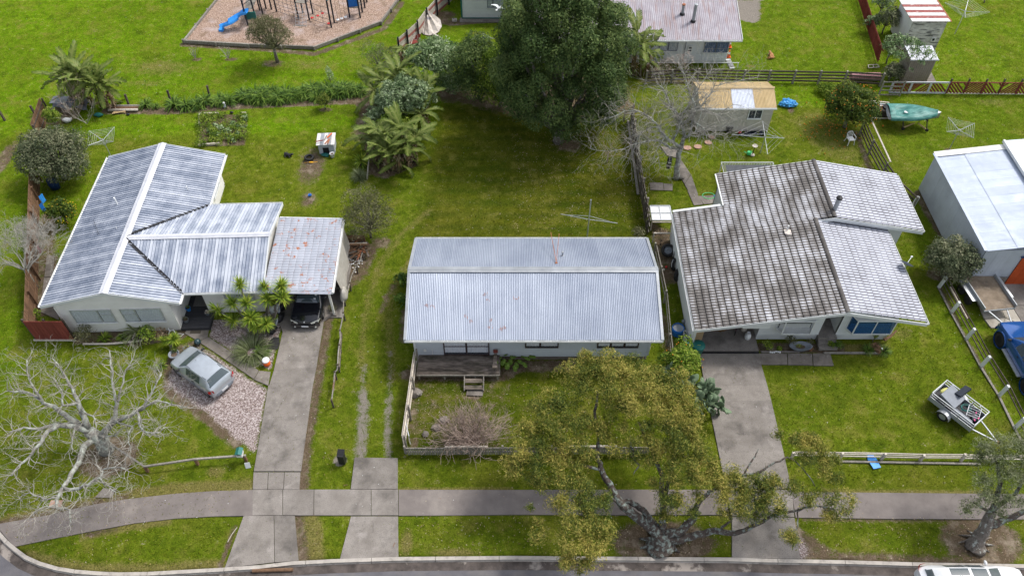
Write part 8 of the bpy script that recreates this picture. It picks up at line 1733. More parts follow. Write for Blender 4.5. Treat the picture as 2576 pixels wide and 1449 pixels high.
li.build('litter',m_whitep,kind='stuff')
# stacked timber by left bananas
for k,(m__,dy,lb) in enumerate(((m_greypal,0,'back log of the stack beside the left banana clump'),(m_brownpal,-.25,'middle log of the stack beside the left banana clump'),(m_palewood,-.5,'front pale log of the stack beside the left banana clump'))):
    o=MB().tube([(-1.1,0,.1),(1.1,.05,.1)],.1,8).build('log',m__,smooth=True); o.location=G(1,1,935,800)+V(0,dy,0); tag(o,lb,'log')
for k in range(3):
    o=MB().beam((-.45,0,.03),(.45,.15*k,.03),.1,.05).build('plank',m_yellowwood); o.location=G(1,1,890,840)+V(0,-.12*k,.03*k); tag(o,('bottom','middle','top')[k]+' yellowish plank of three in front of the stacked logs','plank','yellow planks by the stacked logs')
# kennel etc.
kn=thing('dog_kennel','corrugated dog kennel with rusty white roof on the left back lawn','kennel',G(1,2,560,1145),R(4)); 
MB().box((0,.55,.42),(1.1,1.1,.82)).build('walls',m_shedwall,kn); 
for i in range(5): MB().box((-.52+i*.26,.52,.9+.006*(i%2)),(.25,1.35,.03)).build('roof_sheet',(m_whband,m_galvdull)[i%2],kn)
MB().box((-.05,-.02,.3),(.42,.05,.5)).build('doorway',m_dark,kn)
for k,(x,y,r_,m__) in enumerate(((.1,.2,1.2,m_rust),(-.05,.6,1.35,m_greypal),(.2,.8,1.1,m_orangep),(.25,.1,1.4,m_rust),(-.4,.1,.3,m_redwood))):
    o=MB().beam((-.28,0,0),(.28,0,0),.08,.03).build('scrap_piece',m__); o.location=Vector(kn.location)+V(x,y,.95+.03*k); o.rotation_euler=(0,0,r_); tag(o,['rusty strip lying across the kennel roof','grey stick lying along the kennel roof','orange scrap on the kennel roof','rusty bar at the front of the kennel roof','dark red board at the left front of the kennel roof'][k],'scrap')
pot('white bucket in front of the dog kennel',G(1,2,598,1168),.17,.32,m_whitep,None,cat='bucket',name='bucket')
o=MB().blob((0,0,.04),.32,12,5,.35,2,(1,.6,.25)).build('crumpled_sheet',m_tealp,smooth=True); o.location=G(1,2,548,1155); tag(o,'crumpled green sheet at the kennel doorway','sheet')
def tyre(label,loc,r,w,tilt,rz,group=None,rim=None):
    t=thing('tyre',label,'tyre',loc,rz); M=Matrix.Rotation(tilt,3,'X'); MB().lathe((0,0,0),[(r*.6,-w*.35),(r*.85,-w/2),(r,-w*.35),(r*1.0,w*.35),(r*.85,w/2),(r*.6,w*.35),(r*.62,0)],24,M=M,cap=False).build('tread',m_rubber,t,smooth=True)
    tb=MB()
    for k in range(24): a=k*math.pi/12; tb.box(M@V(r*1.0*math.cos(a),r*1.0*math.sin(a),0),(.04,.04,.04))
    tb.build('lugs',m_rubber,t,kind='stuff')
    if rim: MB().lathe((0,0,0),[(.02,.0),(r*.2,.03),(r*.55,.0),(r*.62,.05)],16,M=M,cap=False).build('rim',rim,t)
    return t
tyre('old tyre lying flat near the dog kennel',G(1,2,425,1185)+V(0,0,.12),.33,.22,0,0)
tyre('uppermost big tyre with steel rim beside the right house wall',G(2,3,1210,470)+V(0,0,.35),.42,.28,R(35),0,rim=m_greyp)
tyre('tyre upright against the wall just below the rimmed one',G(2,3,1268,500)+V(0,0,.36),.36,.27,R(90),R(75)); tyre('white-lettered tyre third in the row along the right house wall',G(2,3,1258,575)+V(0,0,.36),.38,.28,R(72),R(62),rim=None); tyre('lowest tyre in the row along the right house wall',G(2,3,1282,655)+V(0,0,.38),.40,.28,R(78),R(60))
o=MB().tube([(.3*math.cos(a),.3*math.sin(a),0) for a in [i*.35+.6 for i in range(8)]],.018,5).build('tyre_lettering',m_whitep); o.location=G(2,3,1258,575)+V(-.09,-.06,.45); o.rotation_euler=(R(72),0,R(62)); tag(o,'white ring of lettering on the third tyre sidewall','lettering')
# cat / dog
def animal(name,label,cat,base,rz,m,L=.5,curl=True):
    t=thing(name,label,cat,base,rz); me=bpy.data.meshes.new('body')
    s_=L/.6
    vs=[(0,0,.13),(.16,.03,.14),(.27,.10,.15),(.36,.16,.20),(.42,.20,.20),(-.14,.02,.14),(-.24,.08,.12),(-.30,.22,.05),(-.22,.34,.035),(.20,-.07,.05),(.30,-.12,.03),(.17,.14,.05),(.28,.22,.03),(-.12,-.12,.07),(.0,-.20,.03),(-.20,.15,.06),(-.08,.24,.03),(.355,.10,.27),(.33,.20,.28)]
    es=[(0,1),(1,2),(2,3),(3,4),(0,5),(5,6),(6,7),(7,8),(1,9),(9,10),(1,11),(11,12),(5,13),(13,14),(5,15),(15,16),(3,17),(3,18)]
    rd=[.115,.11,.07,.08,.035,.12,.09,.025,.015,.045,.03,.045,.03,.06,.028,.06,.028,.015,.015]
    me.from_pydata([V(v[0],v[1],v[2]*.8)*s_ for v in vs],es,[]); o=bpy.data.objects.new('body',me); C.objects.link(o); o.parent=t
    sk=o.modifiers.new('s','SKIN'); o.modifiers.new('d','SUBSURF').levels=2; o.modifiers['d'].render_levels=2
    for i,r_ in enumerate(rd): me.skin_vertices[0].data[i].radius=(r_*s_,r_*s_*.95)
    me.skin_vertices[0].data[0].use_root=True; me.materials.append(m)
    return t
animal('dog','black dog curled up on the left back lawn','dog',G(1,2,262,1162),R(-25),m_black,.62)
animal('dog','ginger dog lying on the far right back lawn','dog',G(1,4,55,425),R(80),mat('ginger_fur',[(.30,.13,.05),(.5,.26,.12)],8,.9),.75)
o=MB().box((0,0,.03),(.28,.09,.05)).tube([(.12,0,.03),(.42,.04,.03)],.018,6).tube([(-.14,0,.03),(-.5,-.02,.02)],.01,5).build('toy_bat',mat('amber_plastic',(.75,.38,.02),4,.5)); o.location=G(1,2,440,1212); tag(o,'yellow-orange plastic toy in front of the flat tyre','toy')
o=MB().prism([(-.1,-.08),(.1,-.06),(.12,.08),(-.08,.1)],0,.1).box((.03,.02,.13),(.08,.06,.06)).build('toy',m_blue); o.location=G(2,2,428,36); tag(o,'small bright blue toy on the lawn behind the left house','toy')
# letterbox etc.
lb=thing('letterbox','white letterbox with teal pitched lid on the front rail','letterbox',G(3,1,1790,545,.55)); MB().box((0,0,.16),(.28,.34,.3)).build('box',m_white,lb); MB().extr([V(-.18,-.2,.31),V(.18,-.2,.31),V(0,-.2,.42)],(0,.42,0)).build('lid',m_tealp,lb); MB().box((0,-.175,.22),(.18,.01,.03)).build('slot',m_dark,lb)
o=MB().box((0,0,.25),(.26,.02,.36),M=None).build('sign_board',m_whitep); o.location=G(3,1,1848,645)+V(0,0,-.1); o.rotation_euler=(R(-20),0,R(10)); tag(o,'small white board standing in grass below the letterbox','sign')
mb2=thing('rubbish_bin','tall black bin standing open on gravel beside the lane','bin',G(3,2,672,600),R(-5)); MB().extr([V(-.13,-.12,.04),V(.17,-.12,.04),V(.19,.2,.8),V(-.15,.2,.8)],(0,.0,.0)).box((.02,.0,.42),(.32,.3,.8)).build('body',m_black,mb2); MB().box((.02,.1,.85),(.36,.32,.05),M=Matrix.Rotation(.3,3,'X')).build('lid',m_black,mb2); MB().tube([(-.15,.17,.08),(.19,.17,.08)],.07,8).build('wheels',m_rubber,mb2)
bb3=MB().prism([(-.2,-.35),(.2,-.35),(.24,.2),(.14,.42),(-.14,.42),(-.24,.2)],0,.05).build('bodyboard',m_skyblue); bb3.location=G(3,4,815,603); bb3.rotation_euler=(0,0,R(12)); tag(bb3,'blue bodyboard on the verge by the front rail fence','bodyboard')
for x,y,s,lb_ in ((1215,90,.36,'dark boulder near the front fence corner of the middle yard'),(1430,290,.26,'flat grey rock under the pinkish bare shrub'),(1370,345,.24,'second flat rock under the pinkish bare shrub'),(1290,395,.2,'third flat rock left of the pinkish bare shrub')):
    o=MB().blob((0,0,s*.25),s,12,7,.28,int(x),(1,.85,.5)).build('rock',m_concrete_old,smooth=False); o.location=G(3,2,x,y); tag(o,lb_,'rock')
o=MB().prism([(-.45,-.25),(.45,-.3),(.5,.25),(-.4,.3)],0,.03).build('paving_slab',m_concrete_old,kind='structure'); o.location=G(3,2,1655,75)
bench=thing('bench','narrow weathered bench on the right end of the front deck','bench',(-5.25+4.3,25.2,.52)); MB().beam((0,0,.42),(.03,1.0,.42),.28,.04,w2=.16).build('seat',m_deckwood,bench)
for y in (.1,.9):
    for x in (-.08,.1): MB().box((x,y,.2),(.05,.05,.42)).build('leg',m_deckwood,bench)
MB().box((.03,1.05,.55),(.26,.1,.2)).build('end_block',m_redwood,bench)
# side of right house: barrel, basket, bin, cage
bl2=thing('water_barrel','blue barrel full of water between the boundary fence and right house','barrel',G(2,3,1283,1060)); MB().lathe((0,0,0),[(.3,0),(.36,.3),(.36,.55),(.33,.6),(.33,.55),(.31,.52)],18,cap=False).build('barrel',m_blue,bl2,smooth=True); MB().lathe((0,0,.5),[(.01,0),(.32,0)],16,cap=False).build('water',mat('water_surface',(.28,.31,.34),3,.05,spec=.8),bl2)
bk=thing('laundry_basket','white plastic laundry basket beside the carport post','basket',G(2,3,1362,1105))
for x in (-.28,.28):
    for k in range(7): MB().box((x,-.2+k*.066,.3),(.015,.03,.4)).build('slat',m_whitep,bk) if k<7 else 0
for y in (-.22,.22):
    for k in range(8): MB().box((-.26+k*.075,y,.3),(.03,.015,.4)).build('slat',m_whitep,bk)
MB().tube([(-.3,-.24,.52),(.3,-.24,.52),(.3,.24,.52),(-.3,.24,.52)],.025,6,loop=True).build('rim',m_whitep,bk); MB().box((0,0,.1),(.54,.42,.02)).build('base',m_whitep,bk)
gb=thing('rubbish_bin','dark green bin with yellow sticker beside the orange tree and driveway','bin',G(2,3,1425,1210)); MB().lathe((0,0,0),[(.28,0),(.36,.75),(.38,.78)],14).build('body',m_tealp,gb,smooth=True); MB().lathe((0,0,.78),[(.39,0),(.38,.06),(.2,.12),(.01,.13)],14).build('lid',m_tealp,gb,smooth=True); MB().box((.0,-.12,.88),(.16,.12,.03),M=Matrix.Rotation(.25,3,'X')).build('sticker',mat('yellow_sticker',(.7,.55,.05),4,.5),gb)
o=MB().prism([(-.3,-.15),(.3,-.12),(.28,.15),(-.3,.12)],.1,.3).box((.05,0,.35),(.4,.2,.08)).build('recycling_crate',m_skyblue); o.location=G(2,3,1385,1150); tag(o,'small blue crate with pink and white rubbish by the driveway corner','crate')
o=MB().blob((0,0,.15),.17,9,6,.1,1).build('ball',m_greyp,smooth=True); o.location=G(2,3,1335,985); tag(o,'pale grey ball on the grass behind the blue barrel','ball')
for x,y,m__,lb_ in ((1182,592,m_canvas,'dull white ball by the row of tyres'),(1203,572,m_redp,'small red ball by the row of tyres')):
    o=MB().blob((0,0,.08),.08,8,6,0).build('ball',m__,smooth=True); o.location=G(2,3,x,y); tag(o,lb_,'ball')
cg=thing('cage','timber cage topped with white wire-mesh doors behind the right carport wall','cage',(G(2,3,1100,220,.9).x,G(2,3,1100,220,.9).y,0)); w_=(G(2,3,1250,220,.9)-G(2,3,1100,220,.9)).length; d_=(G(2,3,1100,115,.9)-G(2,3,1100,220,.9)).length
MB().box((w_/2,d_/2,.9),(w_,d_,.02)).build('panel',m_palegrey,cg)
for x in (0,w_*.45,w_): MB().beam((x,0,.93),(x,d_,.93),.05,.04).build('bar',m_alu,cg)
for y in (0,d_*.5,d_): MB().beam((0,y,.95),(w_,y,.95),.05,.04).build('bar',m_alu,cg)
for x in (0,w_):
    for y in (0,d_,-1.1): MB().box((x,y,.45),(.07,.07,.9)).build('post',m_palewood,cg)
MB().beam((0,-.1,.85),(w_,-.1,.85),.06,.08).build('rail',m_palewood,cg); MB().beam((0,-1.1,.85),(w_,-1.1,.85),.06,.08).build('rail',m_palewood,cg)
obj_np('dry_vines',crown([(w_*.5,-.6,.4,.6,.4,.3)],120,.25,asp=.05,rand=1.5),lf_dead,cg,'stuff')
# carport of right house: gas bottles etc.
def inR(x,y): return V(10.1+x,26.9+y,0)
for i,(x,y,h,m__,lb_) in enumerate(((3.55,1.0,.45,m_whitep,'front white gas bottle in the right carport'),(3.45,1.6,.42,m_canvas,'rear dusty gas bottle in the right carport'))):
    t=thing('gas_bottle',lb_,'gas bottle',inR(x,y)+V(0,0,.1)); MB().lathe((0,0,0),[(.15,0),(.18,.06),(.18,h*.7),(.1,h*.9),(.06,h)],14).build('tank',m__,t,smooth=True); MB().lathe((0,0,h*.85),[(.09,0),(.1,.12)],10,cap=False).build('collar',m__,t)
bk2=thing('bicycle','small pinkish child bicycle parked in the right carport','bicycle',inR(3.0,1.6)+V(0,0,.1),R(70)); 
for x in (-.32,.32): MB().tube([(x+.22*math.cos(a),0,.22+.22*math.sin(a)) for a in [i*math.pi/8 for i in range(16)]],.02,5,loop=True).build('wheel',m_rubber,bk2)
m_pink=mat('pink_paint',(.5,.2,.25),4,.4); MB().tube([(-.32,0,.22),(-.1,0,.5),(.22,0,.52),(.32,0,.22)],.018,5).tube([(-.1,0,.5),(0,0,.22),(.22,0,.52)],.018,5).tube([(-.32,0,.22),(0,0,.22)],.015,5).build('frame',m_pink,bk2); MB().tube([(.22,-.2,.66),(.22,.2,.66)],.015,5).tube([(.22,0,.52),(.22,0,.66)],.015,5).build('handlebar',m_alu,bk2); MB().box((-.12,0,.56),(.18,.1,.04)).build('seat',m_pink,bk2)
o=MB().blob((0,0,.08),.4,14,5,.4,7,(1.3,.7,.3)).build('leaf_heap',lf_dead if False else mat('leaf_litter',[(.10,.06,.03),(.25,.15,.07)],14,.95,bump=1,bscale=30)); o.location=inR(1.9,1.7)+V(0,0,.1); tag(o,'heap of brown leaves on the right carport floor','leaves')
o=MB().beam((-1.95,0,.0),(1.95,0,.0),.1,.06).build('threshold_strip',m_black); o.location=inR(2.1,.0)+V(0,0,.05); tag(o,'dark step edge across the mouth of the right carport','step')
# bath planter and pots by right house
bp=thing('bath_planter','grey oval tub planted with herbs left of the entrance steps','planter',G(2,4,262,1178)); MB().lathe((0,0,0),[(.18,0),(.30,.3),(.34,.34),(.31,.34),(.27,.26),(.01,.24)],20,sx=2.0,cap=False).build('tub',m_greyp,bp,smooth=True); MB().lathe((0,0,.25),[(.01,0),(.27,0)],16,sx=2.0,cap=False).build('soil',m_soil,bp); obj_np('herbs',crown([(-.1,0,.36,.25,.1,.1)],220,.08),lf_bright,bp)
pot('small terracotta pot right of the tub planter',G(2,4,345,1185),.1,.2,mat('terracotta',(.42,.2,.11),6,.8),None)
li=MB()
for k in range(6): p=G(2,4,45+k*14,1203+random.uniform(-4,4)); li.blob((p.x,p.y,.05),.06,7,5,.1,k)
li=li.build('white_stones',m_whitep,kind='stuff')
o=MB().beam((-1.1,0,.03),(1.1,0,.03),.1,.08).build('bed_edging',m_concrete_old); o.location=G(2,4,120,1200); tag(o,'low concrete edging in front of the right house bed','edging')
o=MB().beam((-1.6,0,.03),(1.6,0,.03),.12,.06).build('bed_edging',m_greypal); o.location=G(2,4,650,1207); tag(o,'timber edging of the grass strip right of the entrance steps','edging')
for k,(x,y,s,lb_) in enumerate(((810,1165,.2,'upright brown rock left in the pile at the right house corner'),(830,1180,.22,'largest brown rock in the pile at the right house corner'),(865,1180,.13,'whitish stone in the pile at the right house corner'),(850,1200,.17,'front rock of the pile at the right house corner'))):
    o=MB().blob((0,0,s*.5),s,10,7,.4,k+20,(1,.8,1.1 if k<2 else .6)).build('rock',m_brownpal if k!=2 else m_palegrey); o.location=G(2,4,x,y); tag(o,lb_,'rock')
o=MB().tube([(0,0,.3),(.35,.15,.38),(.75,.45,.6)],[.1,.08,.05],7).build('driftwood',m_brownpal); o.location=G(2,4,880,1130); tag(o,'driftwood log leaning at the right house front corner','driftwood')
# back yard things, right
o=thing('tarpaulin_heap','heap of bright blue tarpaulin on the back lawn by the tan shed','tarpaulin',G(1,4,172,785))
for k,(x,y,s) in enumerate(((0,.1,.42),(-.35,-.05,.3),(.35,-.1,.32),(0,-.15,.3),(.05,.35,.28))): MB().blob((x,y,.16),s,16,8,.45,k+3,(1.1,.7,.6)).build('fold',m_bluetarp,o)
rp_=thing('fallen_tank','faded pink ribbed tank lying by the back rail fence','tank',G(1,4,740,600)); 
tk=MB(); tk.lathe((0,0,.35),[(.30+.02*(k%2),-1.15+k*.092) for k in range(26)],16,M=Matrix.Rotation(R(90),3,'Y')); tk.build('tank',mat('faded_pink_steel',[(.30,.14,.15),(.45,.24,.25)],5,.6),rp_)
tl_=thing('timber_stack','rack of long pale pipes and boards beside the covered boat','timber stack',G(1,4,860,840))
for k in range(6): MB().beam((-1.1,.5-k*.16,.75-.06*k),(.75+random.uniform(-.2,.2),.42-k*.17,.6-.06*k),.1,.05).build('board',(m_palewood,m_galvdull,m_palegrey,m_darkwood,m_palewood,m_darkwood)[k],tl_)
MB().box((0,-.1,.28),(1.4,.9,.5)).build('crate',m_darkwood,tl_); MB().beam((-.9,-.75,.05),(.8,-.75,.05),.08,.08).build('board',m_palewood,tl_); MB().lathe((.35,-.1,.5),[(.3,0),(.33,.15),(.01,.2)],12).build('tub',m_black,tl_)
for x,y,lb_ in ((883,942,'single orange lying on the grass under the covered boat'),):
    o=MB().blob((0,0,.05),.07,8,6,0).build('fallen_orange',m_orangefruit,smooth=True); o.location=G(1,4,x,y); tag(o,lb_,'orange')
fo=MB(); rr=random.Random(8)
for k in range(80): p=G(1,4,rr.gauss(470,110),rr.gauss(930,70)); fo.blob((p.x,p.y,.03),.04,6,4,0)
fo.build('fallen_oranges',m_orangefruit,kind='stuff',smooth=True)
o=MB().prism([(-.3,-.2),(.3,-.15),(.25,.2),(-.25,.2)],0,.03).build('timber_pallet_piece',m_palewood)
tf_=thing('wooden_frame','flat pale timber frame lying on the far lawn by the red slatted fence','frame',G(1,4,812,500)); bpy.data.objects.remove(o)
for z,(a,b) in enumerate((((-.45,-.2),(.45,-.1)),((-.35,.2),(.4,.25)),((-.45,-.2),(-.35,.2)),((.45,-.1),(.4,.25)),((0,-.15),(.02,.22)))): MB().beam((a[0],a[1],.04),(b[0],b[1],.04),.05,.05).build('bar',m_palewood,tf_)
for x,y,lb_ in ((1672,352,'upper traffic cone behind the corner of the far house'),(1665,425,'lower traffic cone beside the corner of the far house')):
    t=thing('traffic_cone',lb_,'traffic cone',G(1,3,x,y)); MB().box((0,0,.02),(.36,.36,.04)).build('base',m_orangep,t); MB().lathe((0,0,.04),[(.13,0),(.03,.65)],12).build('cone',m_orangep,t,smooth=True); MB().lathe((0,0,.3),[(.105,0),(.07,.16)],12,cap=False).build('band',m_whitep,t)
pv=MB(); 
for k in range(8): p=G(1,3,1665+k*4,450+k*8); pv.box((p.x,p.y,.02),(.4,.25,.03),rz=.1)
o=pv.build('paving',m_palegrey,kind='structure')
o=MB().lathe((0,0,0),[(.22,0),(.27,.4),(.26,.42)],14).build('planter_barrel',m_black,smooth=True); o.location=G(1,3,1668,980); tag(o,'dark tub with blue lid by the tan-roofed shed wall','tub')
hb_=MB(); rr=random.Random(2)
for k in range(26): p=G(1,3,rr.uniform(1735,1925),rr.uniform(985,1010)); hb_.blob((p.x,p.y,.06),rr.uniform(.06,.14),7,5,.3,k)
hb_.build('rubbish_strip',m_dktim,kind='stuff'); o=MB().blob((0,0,.12),.13,8,6,.2,1).build('red_ball',m_redp,smooth=True); o.location=G(1,3,1748,1000); tag(o,'red ball in the strip of rubbish below the shed window','ball')
# hose circle and blue frame behind right house
o=MB().tube([(.42*math.cos(a),.30*math.sin(a),.03) for a in [i*math.pi/10 for i in range(20)]],.022,5,loop=True).build('hoop',m_greenp); o.location=G(2,3,1518,38); tag(o,'thin green hoop lying on the concrete behind the right house','hoop')
o=MB().tube([(0,0,.03),(.03,.7,.03),(.4,.75,.03)],.03,5).build('pipe',m_skyblue); o.location=G(2,3,1570,88); tag(o,'bright blue bent pipe on the concrete behind the right house','pipe')
# left side: blue barrel, blue and pink washing, wheelie, grey sheet
o=MB().lathe((0,0,0),[(.30,0),(.34,.4),(.33,.75),(.3,.8)],16).build('barrel',m_navy,smooth=True); o.location=G(1,1,415,1400); tag(o,'navy blue barrel under the rounded grey-green shrub','barrel')
for x,y,z,m__,s,lb_ in ((300,30,1.5,m_skyblue,.35,'blue towel draped on the side fence top'),(300,95,1.4,m_blue,.28,'blue cloth hanging lower on the side fence'),(272,405,1.45,m_pink,.26,'pink cloth hanging on the side fence')):
    b=MB(); rows=[[V(-s/2+s*j/6,.03*math.sin(j*2+i),-i*.16+.02*math.sin(j*3)) for j in range(7)] for i in range(5)]; o=b.grid(rows).build('cloth',m__,smooth=True); o.location=G(2,1,x,y,z); o.rotation_euler=(0,0,R(75)); tag(o,lb_,'cloth')
gs=MB(); rr=random.Random(5)
gs.grid([[V(x*.28+rr.uniform(-.04,.04),y*.3,.25+.18*math.sin(x*1.3+y)+.12*math.sin(y*2.1)) for x in range(10)] for y in range(6)]); o=gs.build('plastic_sheet',mat('grey_sheeting',[(.13,.14,.17),(.25,.26,.30)],4,.35),smooth=True); o.location=G(1,1,400,830); tag(o,'rumpled grey plastic sheeting in the back left corner','sheeting')
o=MB().grid([[V(x*.3,y*.45,.35+.02*(x%2)) for x in range(5)] for y in range(3)]).build('corrugated_offcut',m_galvdull); o.location=G(1,1,380,800,.5); tag(o,'bent corrugated sheet over the brown corner fence','metal sheet')
for x,y,m__,s,lb_ in ((505,905,m_whitep,.3,'white and blue bundle beside the thin dead shrub'),(735,865,m_tealp,.28,'green tray at the foot of the left bananas'),(1725,843,m_black,.14,'small dark pot in the vegetable garden'),(955,855,m_dktim,.12,'dark blue scrap by the stacked logs')):
    o=MB().blob((0,0,s*.4),s,10,6,.3,int(x),(1.2,.8,.5)).build('bundle',m__,smooth=True); o.location=G(1,1,x,y); tag(o,lb_,'bundle')
gn=thing('garden_ornament','small white and blue figure ornament in the agapanthus bed','ornament',G(1,1,1675,797)); MB().lathe((0,0,0),[(.12,0),(.1,.15),(.07,.25)],8).build('base',m_bluewhite,gn); MB().blob((0,0,.33),.1,8,6,0).build('head',m_whitep,gn)
# tent heap
tn=thing('collapsed_tent','collapsed pale canvas tent slumped against the white and red fence','tent',G(1,2,1330,225)); 
P0=V(-.35,1.0,1.25)
rim=[(-.9,-.3,.05),(-.55,-.75,.03),(-.1,-.9,.03),(.35,-.8,.05),(.7,-.55,.15),(.95,.0,.35),(.8,.6,.6),(.3,.95,.8),(-.1,1.2,.9),(-.7,.6,.5)]
b=MB(); rows=[[P0+V(.02*k,0,0) for k in range(len(rim)+1)],[]];
for f in (.25,.5,.75,1):
    rows.append([P0.lerp(V(*rim[k%len(rim)]),f)+V(0,0,(-.16 if k%2 else .08)*math.sin(f*3.1)) for k in range(len(rim)+1)])
rows=[r_ for r_ in rows if r_]; b.grid(rows).build('canvas',m_canvas,tn); MB().tube([V(-.9,-.35,.05),P0+V(0,0,.03),V(-.5,-.8,.05)],.02,5).build('pole',m_black,tn); MB().tube([V(.2,-.8,.05),V(.6,-1.1,.05),V(.85,-1.3,.05)],[.14,.12,.08],7).build('folded_flap',m_canvas,tn,smooth=True)
b4=thing('wheelbarrow','dark red old barrow with bent wheel among junk by the white fence','wheelbarrow',G(1,2,1215,320)); MB().add([(-.35,-.5,.2),(.35,-.4,.2),(.45,.5,.5),(-.4,.5,.5),(-.2,-.3,.05),(.2,-.25,.05),(.25,.3,.1),(-.2,.3,.1)],[(4,5,6,7),(0,1,5,4),(1,2,6,5),(2,3,7,6),(3,0,4,7)]).build('tray',m_redwood,b4); MB().tube([(.25*math.cos(a),.0,.55+.28*math.sin(a)) for a in [i*.5 for i in range(13)]],.02,5).build('wheel',m_galvdull,b4); MB().beam((-.4,-.9,.1),(-.1,.4,.45),.05,.05).build('handle',m_palewood,b4)
o=MB().box((0,0,.1),(.5,.25,.2)).build('concrete_block',m_canvas); 
bpy.data.objects.remove(o); cbk=MB()
for p,d in (((0,.11,.09),(.4,.03,.18)),((0,-.11,.09),(.4,.03,.18)),((-.185,0,.09),(.03,.19,.18)),((.185,0,.09),(.03,.19,.18)),((0,0,.09),(.03,.19,.18))): cbk.box(p,d)
o=cbk.build('concrete_block',m_canvas); o.location=G(1,2,1505,158); tag(o,'hollow concrete block on the dirt by the top white house','block')
# seagull
sg_=thing('seagull','white seagull gliding with spread wings over the top yards','seagull',G(1,2,1838,62,9.0),R(-35))
MB().tube([(0,-.26,0),(0,-.16,0),(0,0,.01),(0,.13,.02),(0,.19,.02)],[.01,.05,.07,.045,.01],8).build('body',m_whitep,sg_,smooth=True); MB().blob((0,.19,.025),.045,8,6,0).build('head',m_whitep,sg_,smooth=True); MB().add([(-.05,-.22,0),(.05,-.22,0),(.08,-.36,0),(-.08,-.36,0)],[(0,1,2,3)]).build('tail',m_whitep,sg_); MB().tube([(0,.22,.02),(0,.27,.01)],[.014,.004],5).build('beak',mat('yellow_beak',(.7,.4,.05),3,.5),sg_)
for s_ in (-1,1):
    w=MB().grid([[V(s_*x,y0,z),V(s_*x,y1,z)] for x,y0,y1,z in ((.04,.09,-.10,.02),(.25,.14,-.08,.10),(.45,.07,-.10,.10),(.60,-.03,-.12,.07))]).build('wing',m_palegrey,sg_); MB().grid([[V(s_*x,y0,z),V(s_*x,y1,z)] for x,y0,y1,z in ((.60,-.03,-.12,.071),(.72,-.13,-.16,.05))]).build('wing_tip',m_black,w)
# playground climbing structure (world metres relative to its base)
pb_=G(1,2,0,130); PG=thing('playground_climber','dark-posted playground climbing frame with nets, platforms and blue slide','playground',V(-14.5,61.5,0)); o=Vector(PG.location)
def PX(zx,zy,h): # zoom crop 540..1140 x 0..180 at 4.293 px
    return G(1,1,(540+zx/4.293)*2.6833,(zy/4.293)*2.6833,h)-o
def pole(x,y,ht,m=m_dktim): p=PX(x,y,0); MB().tube([p+V(0,0,-.05),p+V(0,0,ht)],.07,8).build('post',m,PG); return p
posts=[(640,320,2.6),(735,255,2.4),(655,120,2.2),(780,140,2.6),(815,185,3.4),(855,120,2.3),(920,130,2.3),(980,155,2.8),(1242,245,3.4),(1370,255,3.6),(1292,170,2.6),(1412,180,3.0),(1632,345,2.6),(1668,288,2.8),(1850,225,2.9),(1975,230,3.0),(2000,165,2.6),(2030,110,2.6),(2053,45,2.4)]
PP=[pole(*p) for p in posts]
def plat(i,j,k,l,z,m=m_greypal):
    q=[PP[n_]+V(0,0,z) for n_ in (i,j,k,l)]
    for s_ in range(5):
        f0,f1=s_/5,(s_+.93)/5; MB().extr([q[0].lerp(q[3],f0),q[1].lerp(q[2],f0),q[1].lerp(q[2],f1),q[0].lerp(q[3],f1)],(0,0,.06)).build('plank',m,PG)
plat(0,1,3,2,1.2); plat(8,9,11,10,1.6); plat(14,15,16,14,1.0) if False else None
q=[PP[14]+V(0,0,1.0),PP[15]+V(0,0,1.0),PP[16]+V(0,0,1.0),PP[14]+V(.15,.9,1.0)]
for s_ in range(5): f0,f1=s_/5,(s_+.93)/5; MB().extr([q[0].lerp(q[3],f0),q[1].lerp(q[2],f0),q[1].lerp(q[2],f1),q[0].lerp(q[3],f1)],(0,0,.06)).build('plank',m_greypal,PG)
q=[PP[4]+V(0,0,1.6),PP[7]+V(0,0,1.6),PP[7]+V(-.2,1.2,1.6),PP[4]+V(-.1,1.2,1.6)]
for s_ in range(4): f0,f1=s_/4,(s_+.93)/4; MB().extr([q[0].lerp(q[3],f0),q[1].lerp(q[2],f0),q[1].lerp(q[2],f1),q[0].lerp(q[3],f1)],(0,0,.06)).build('plank',m_greypal,PG)
MB().beam(PP[14]+V(0,.05,1.5),PP[15]+V(0,.3,1.5),.06,1.0).build('blue_panel',m_blue,PG)
for a,b in ((0,1),(0,2),(1,3)): MB().tube([PP[a]+V(0,0,2.0),PP[b]+V(0,0,2.0)],.03,6).build('rail',m_dktim,PG)
MB().box((PP[0]+PP[1])/2+V(0,0,.75),((PP[1]-PP[0]).length,.08,.7)).build('rock_panel',m_tealp,PG)
m_rope=mat('rope',(.10,.10,.11),5,.8)
def net(a,b,z0,z1,nx_,nz,m=m_rope,tl=V(0,0,0)):
    n_=MB()
    for i in range(nx_+1): n_.tube([a.lerp(b,i/nx_)+V(0,0,z0)+tl,a.lerp(b,i/nx_)+V(0,0,z1)],.016,4)
    for j in range(nz+1): f=j/nz; n_.tube([a+V(0,0,z0+(z1-z0)*f)+tl*(1-f),a.lerp(b,.5)+V(0,0,z0+(z1-z0)*f-.06)+tl*(1-f),b+V(0,0,z0+(z1-z0)*f)+tl*(1-f)],.016,4)
    n_.build('climbing_net',m,PG)
net(PP[7],PP[8],.2,2.3,5,6); net(PP[8]+V(.0,-.05,0),PP[9]+V(0,-.1,0),.15,1.55,3,6,m_alu,V(-.1,-.9,0)); net(PP[9],PP[12],.3,1.9,3,3)
MB().tube([PP[8]+V(-.3,-1.0,.06),PP[9]+V(0,-1.0,.06)],.05,6).build('net_foot',m_tealp,PG)
red=[V(.3,.1,.5),V(1.2,.2,1.4),V(2.0,.1,.9)]
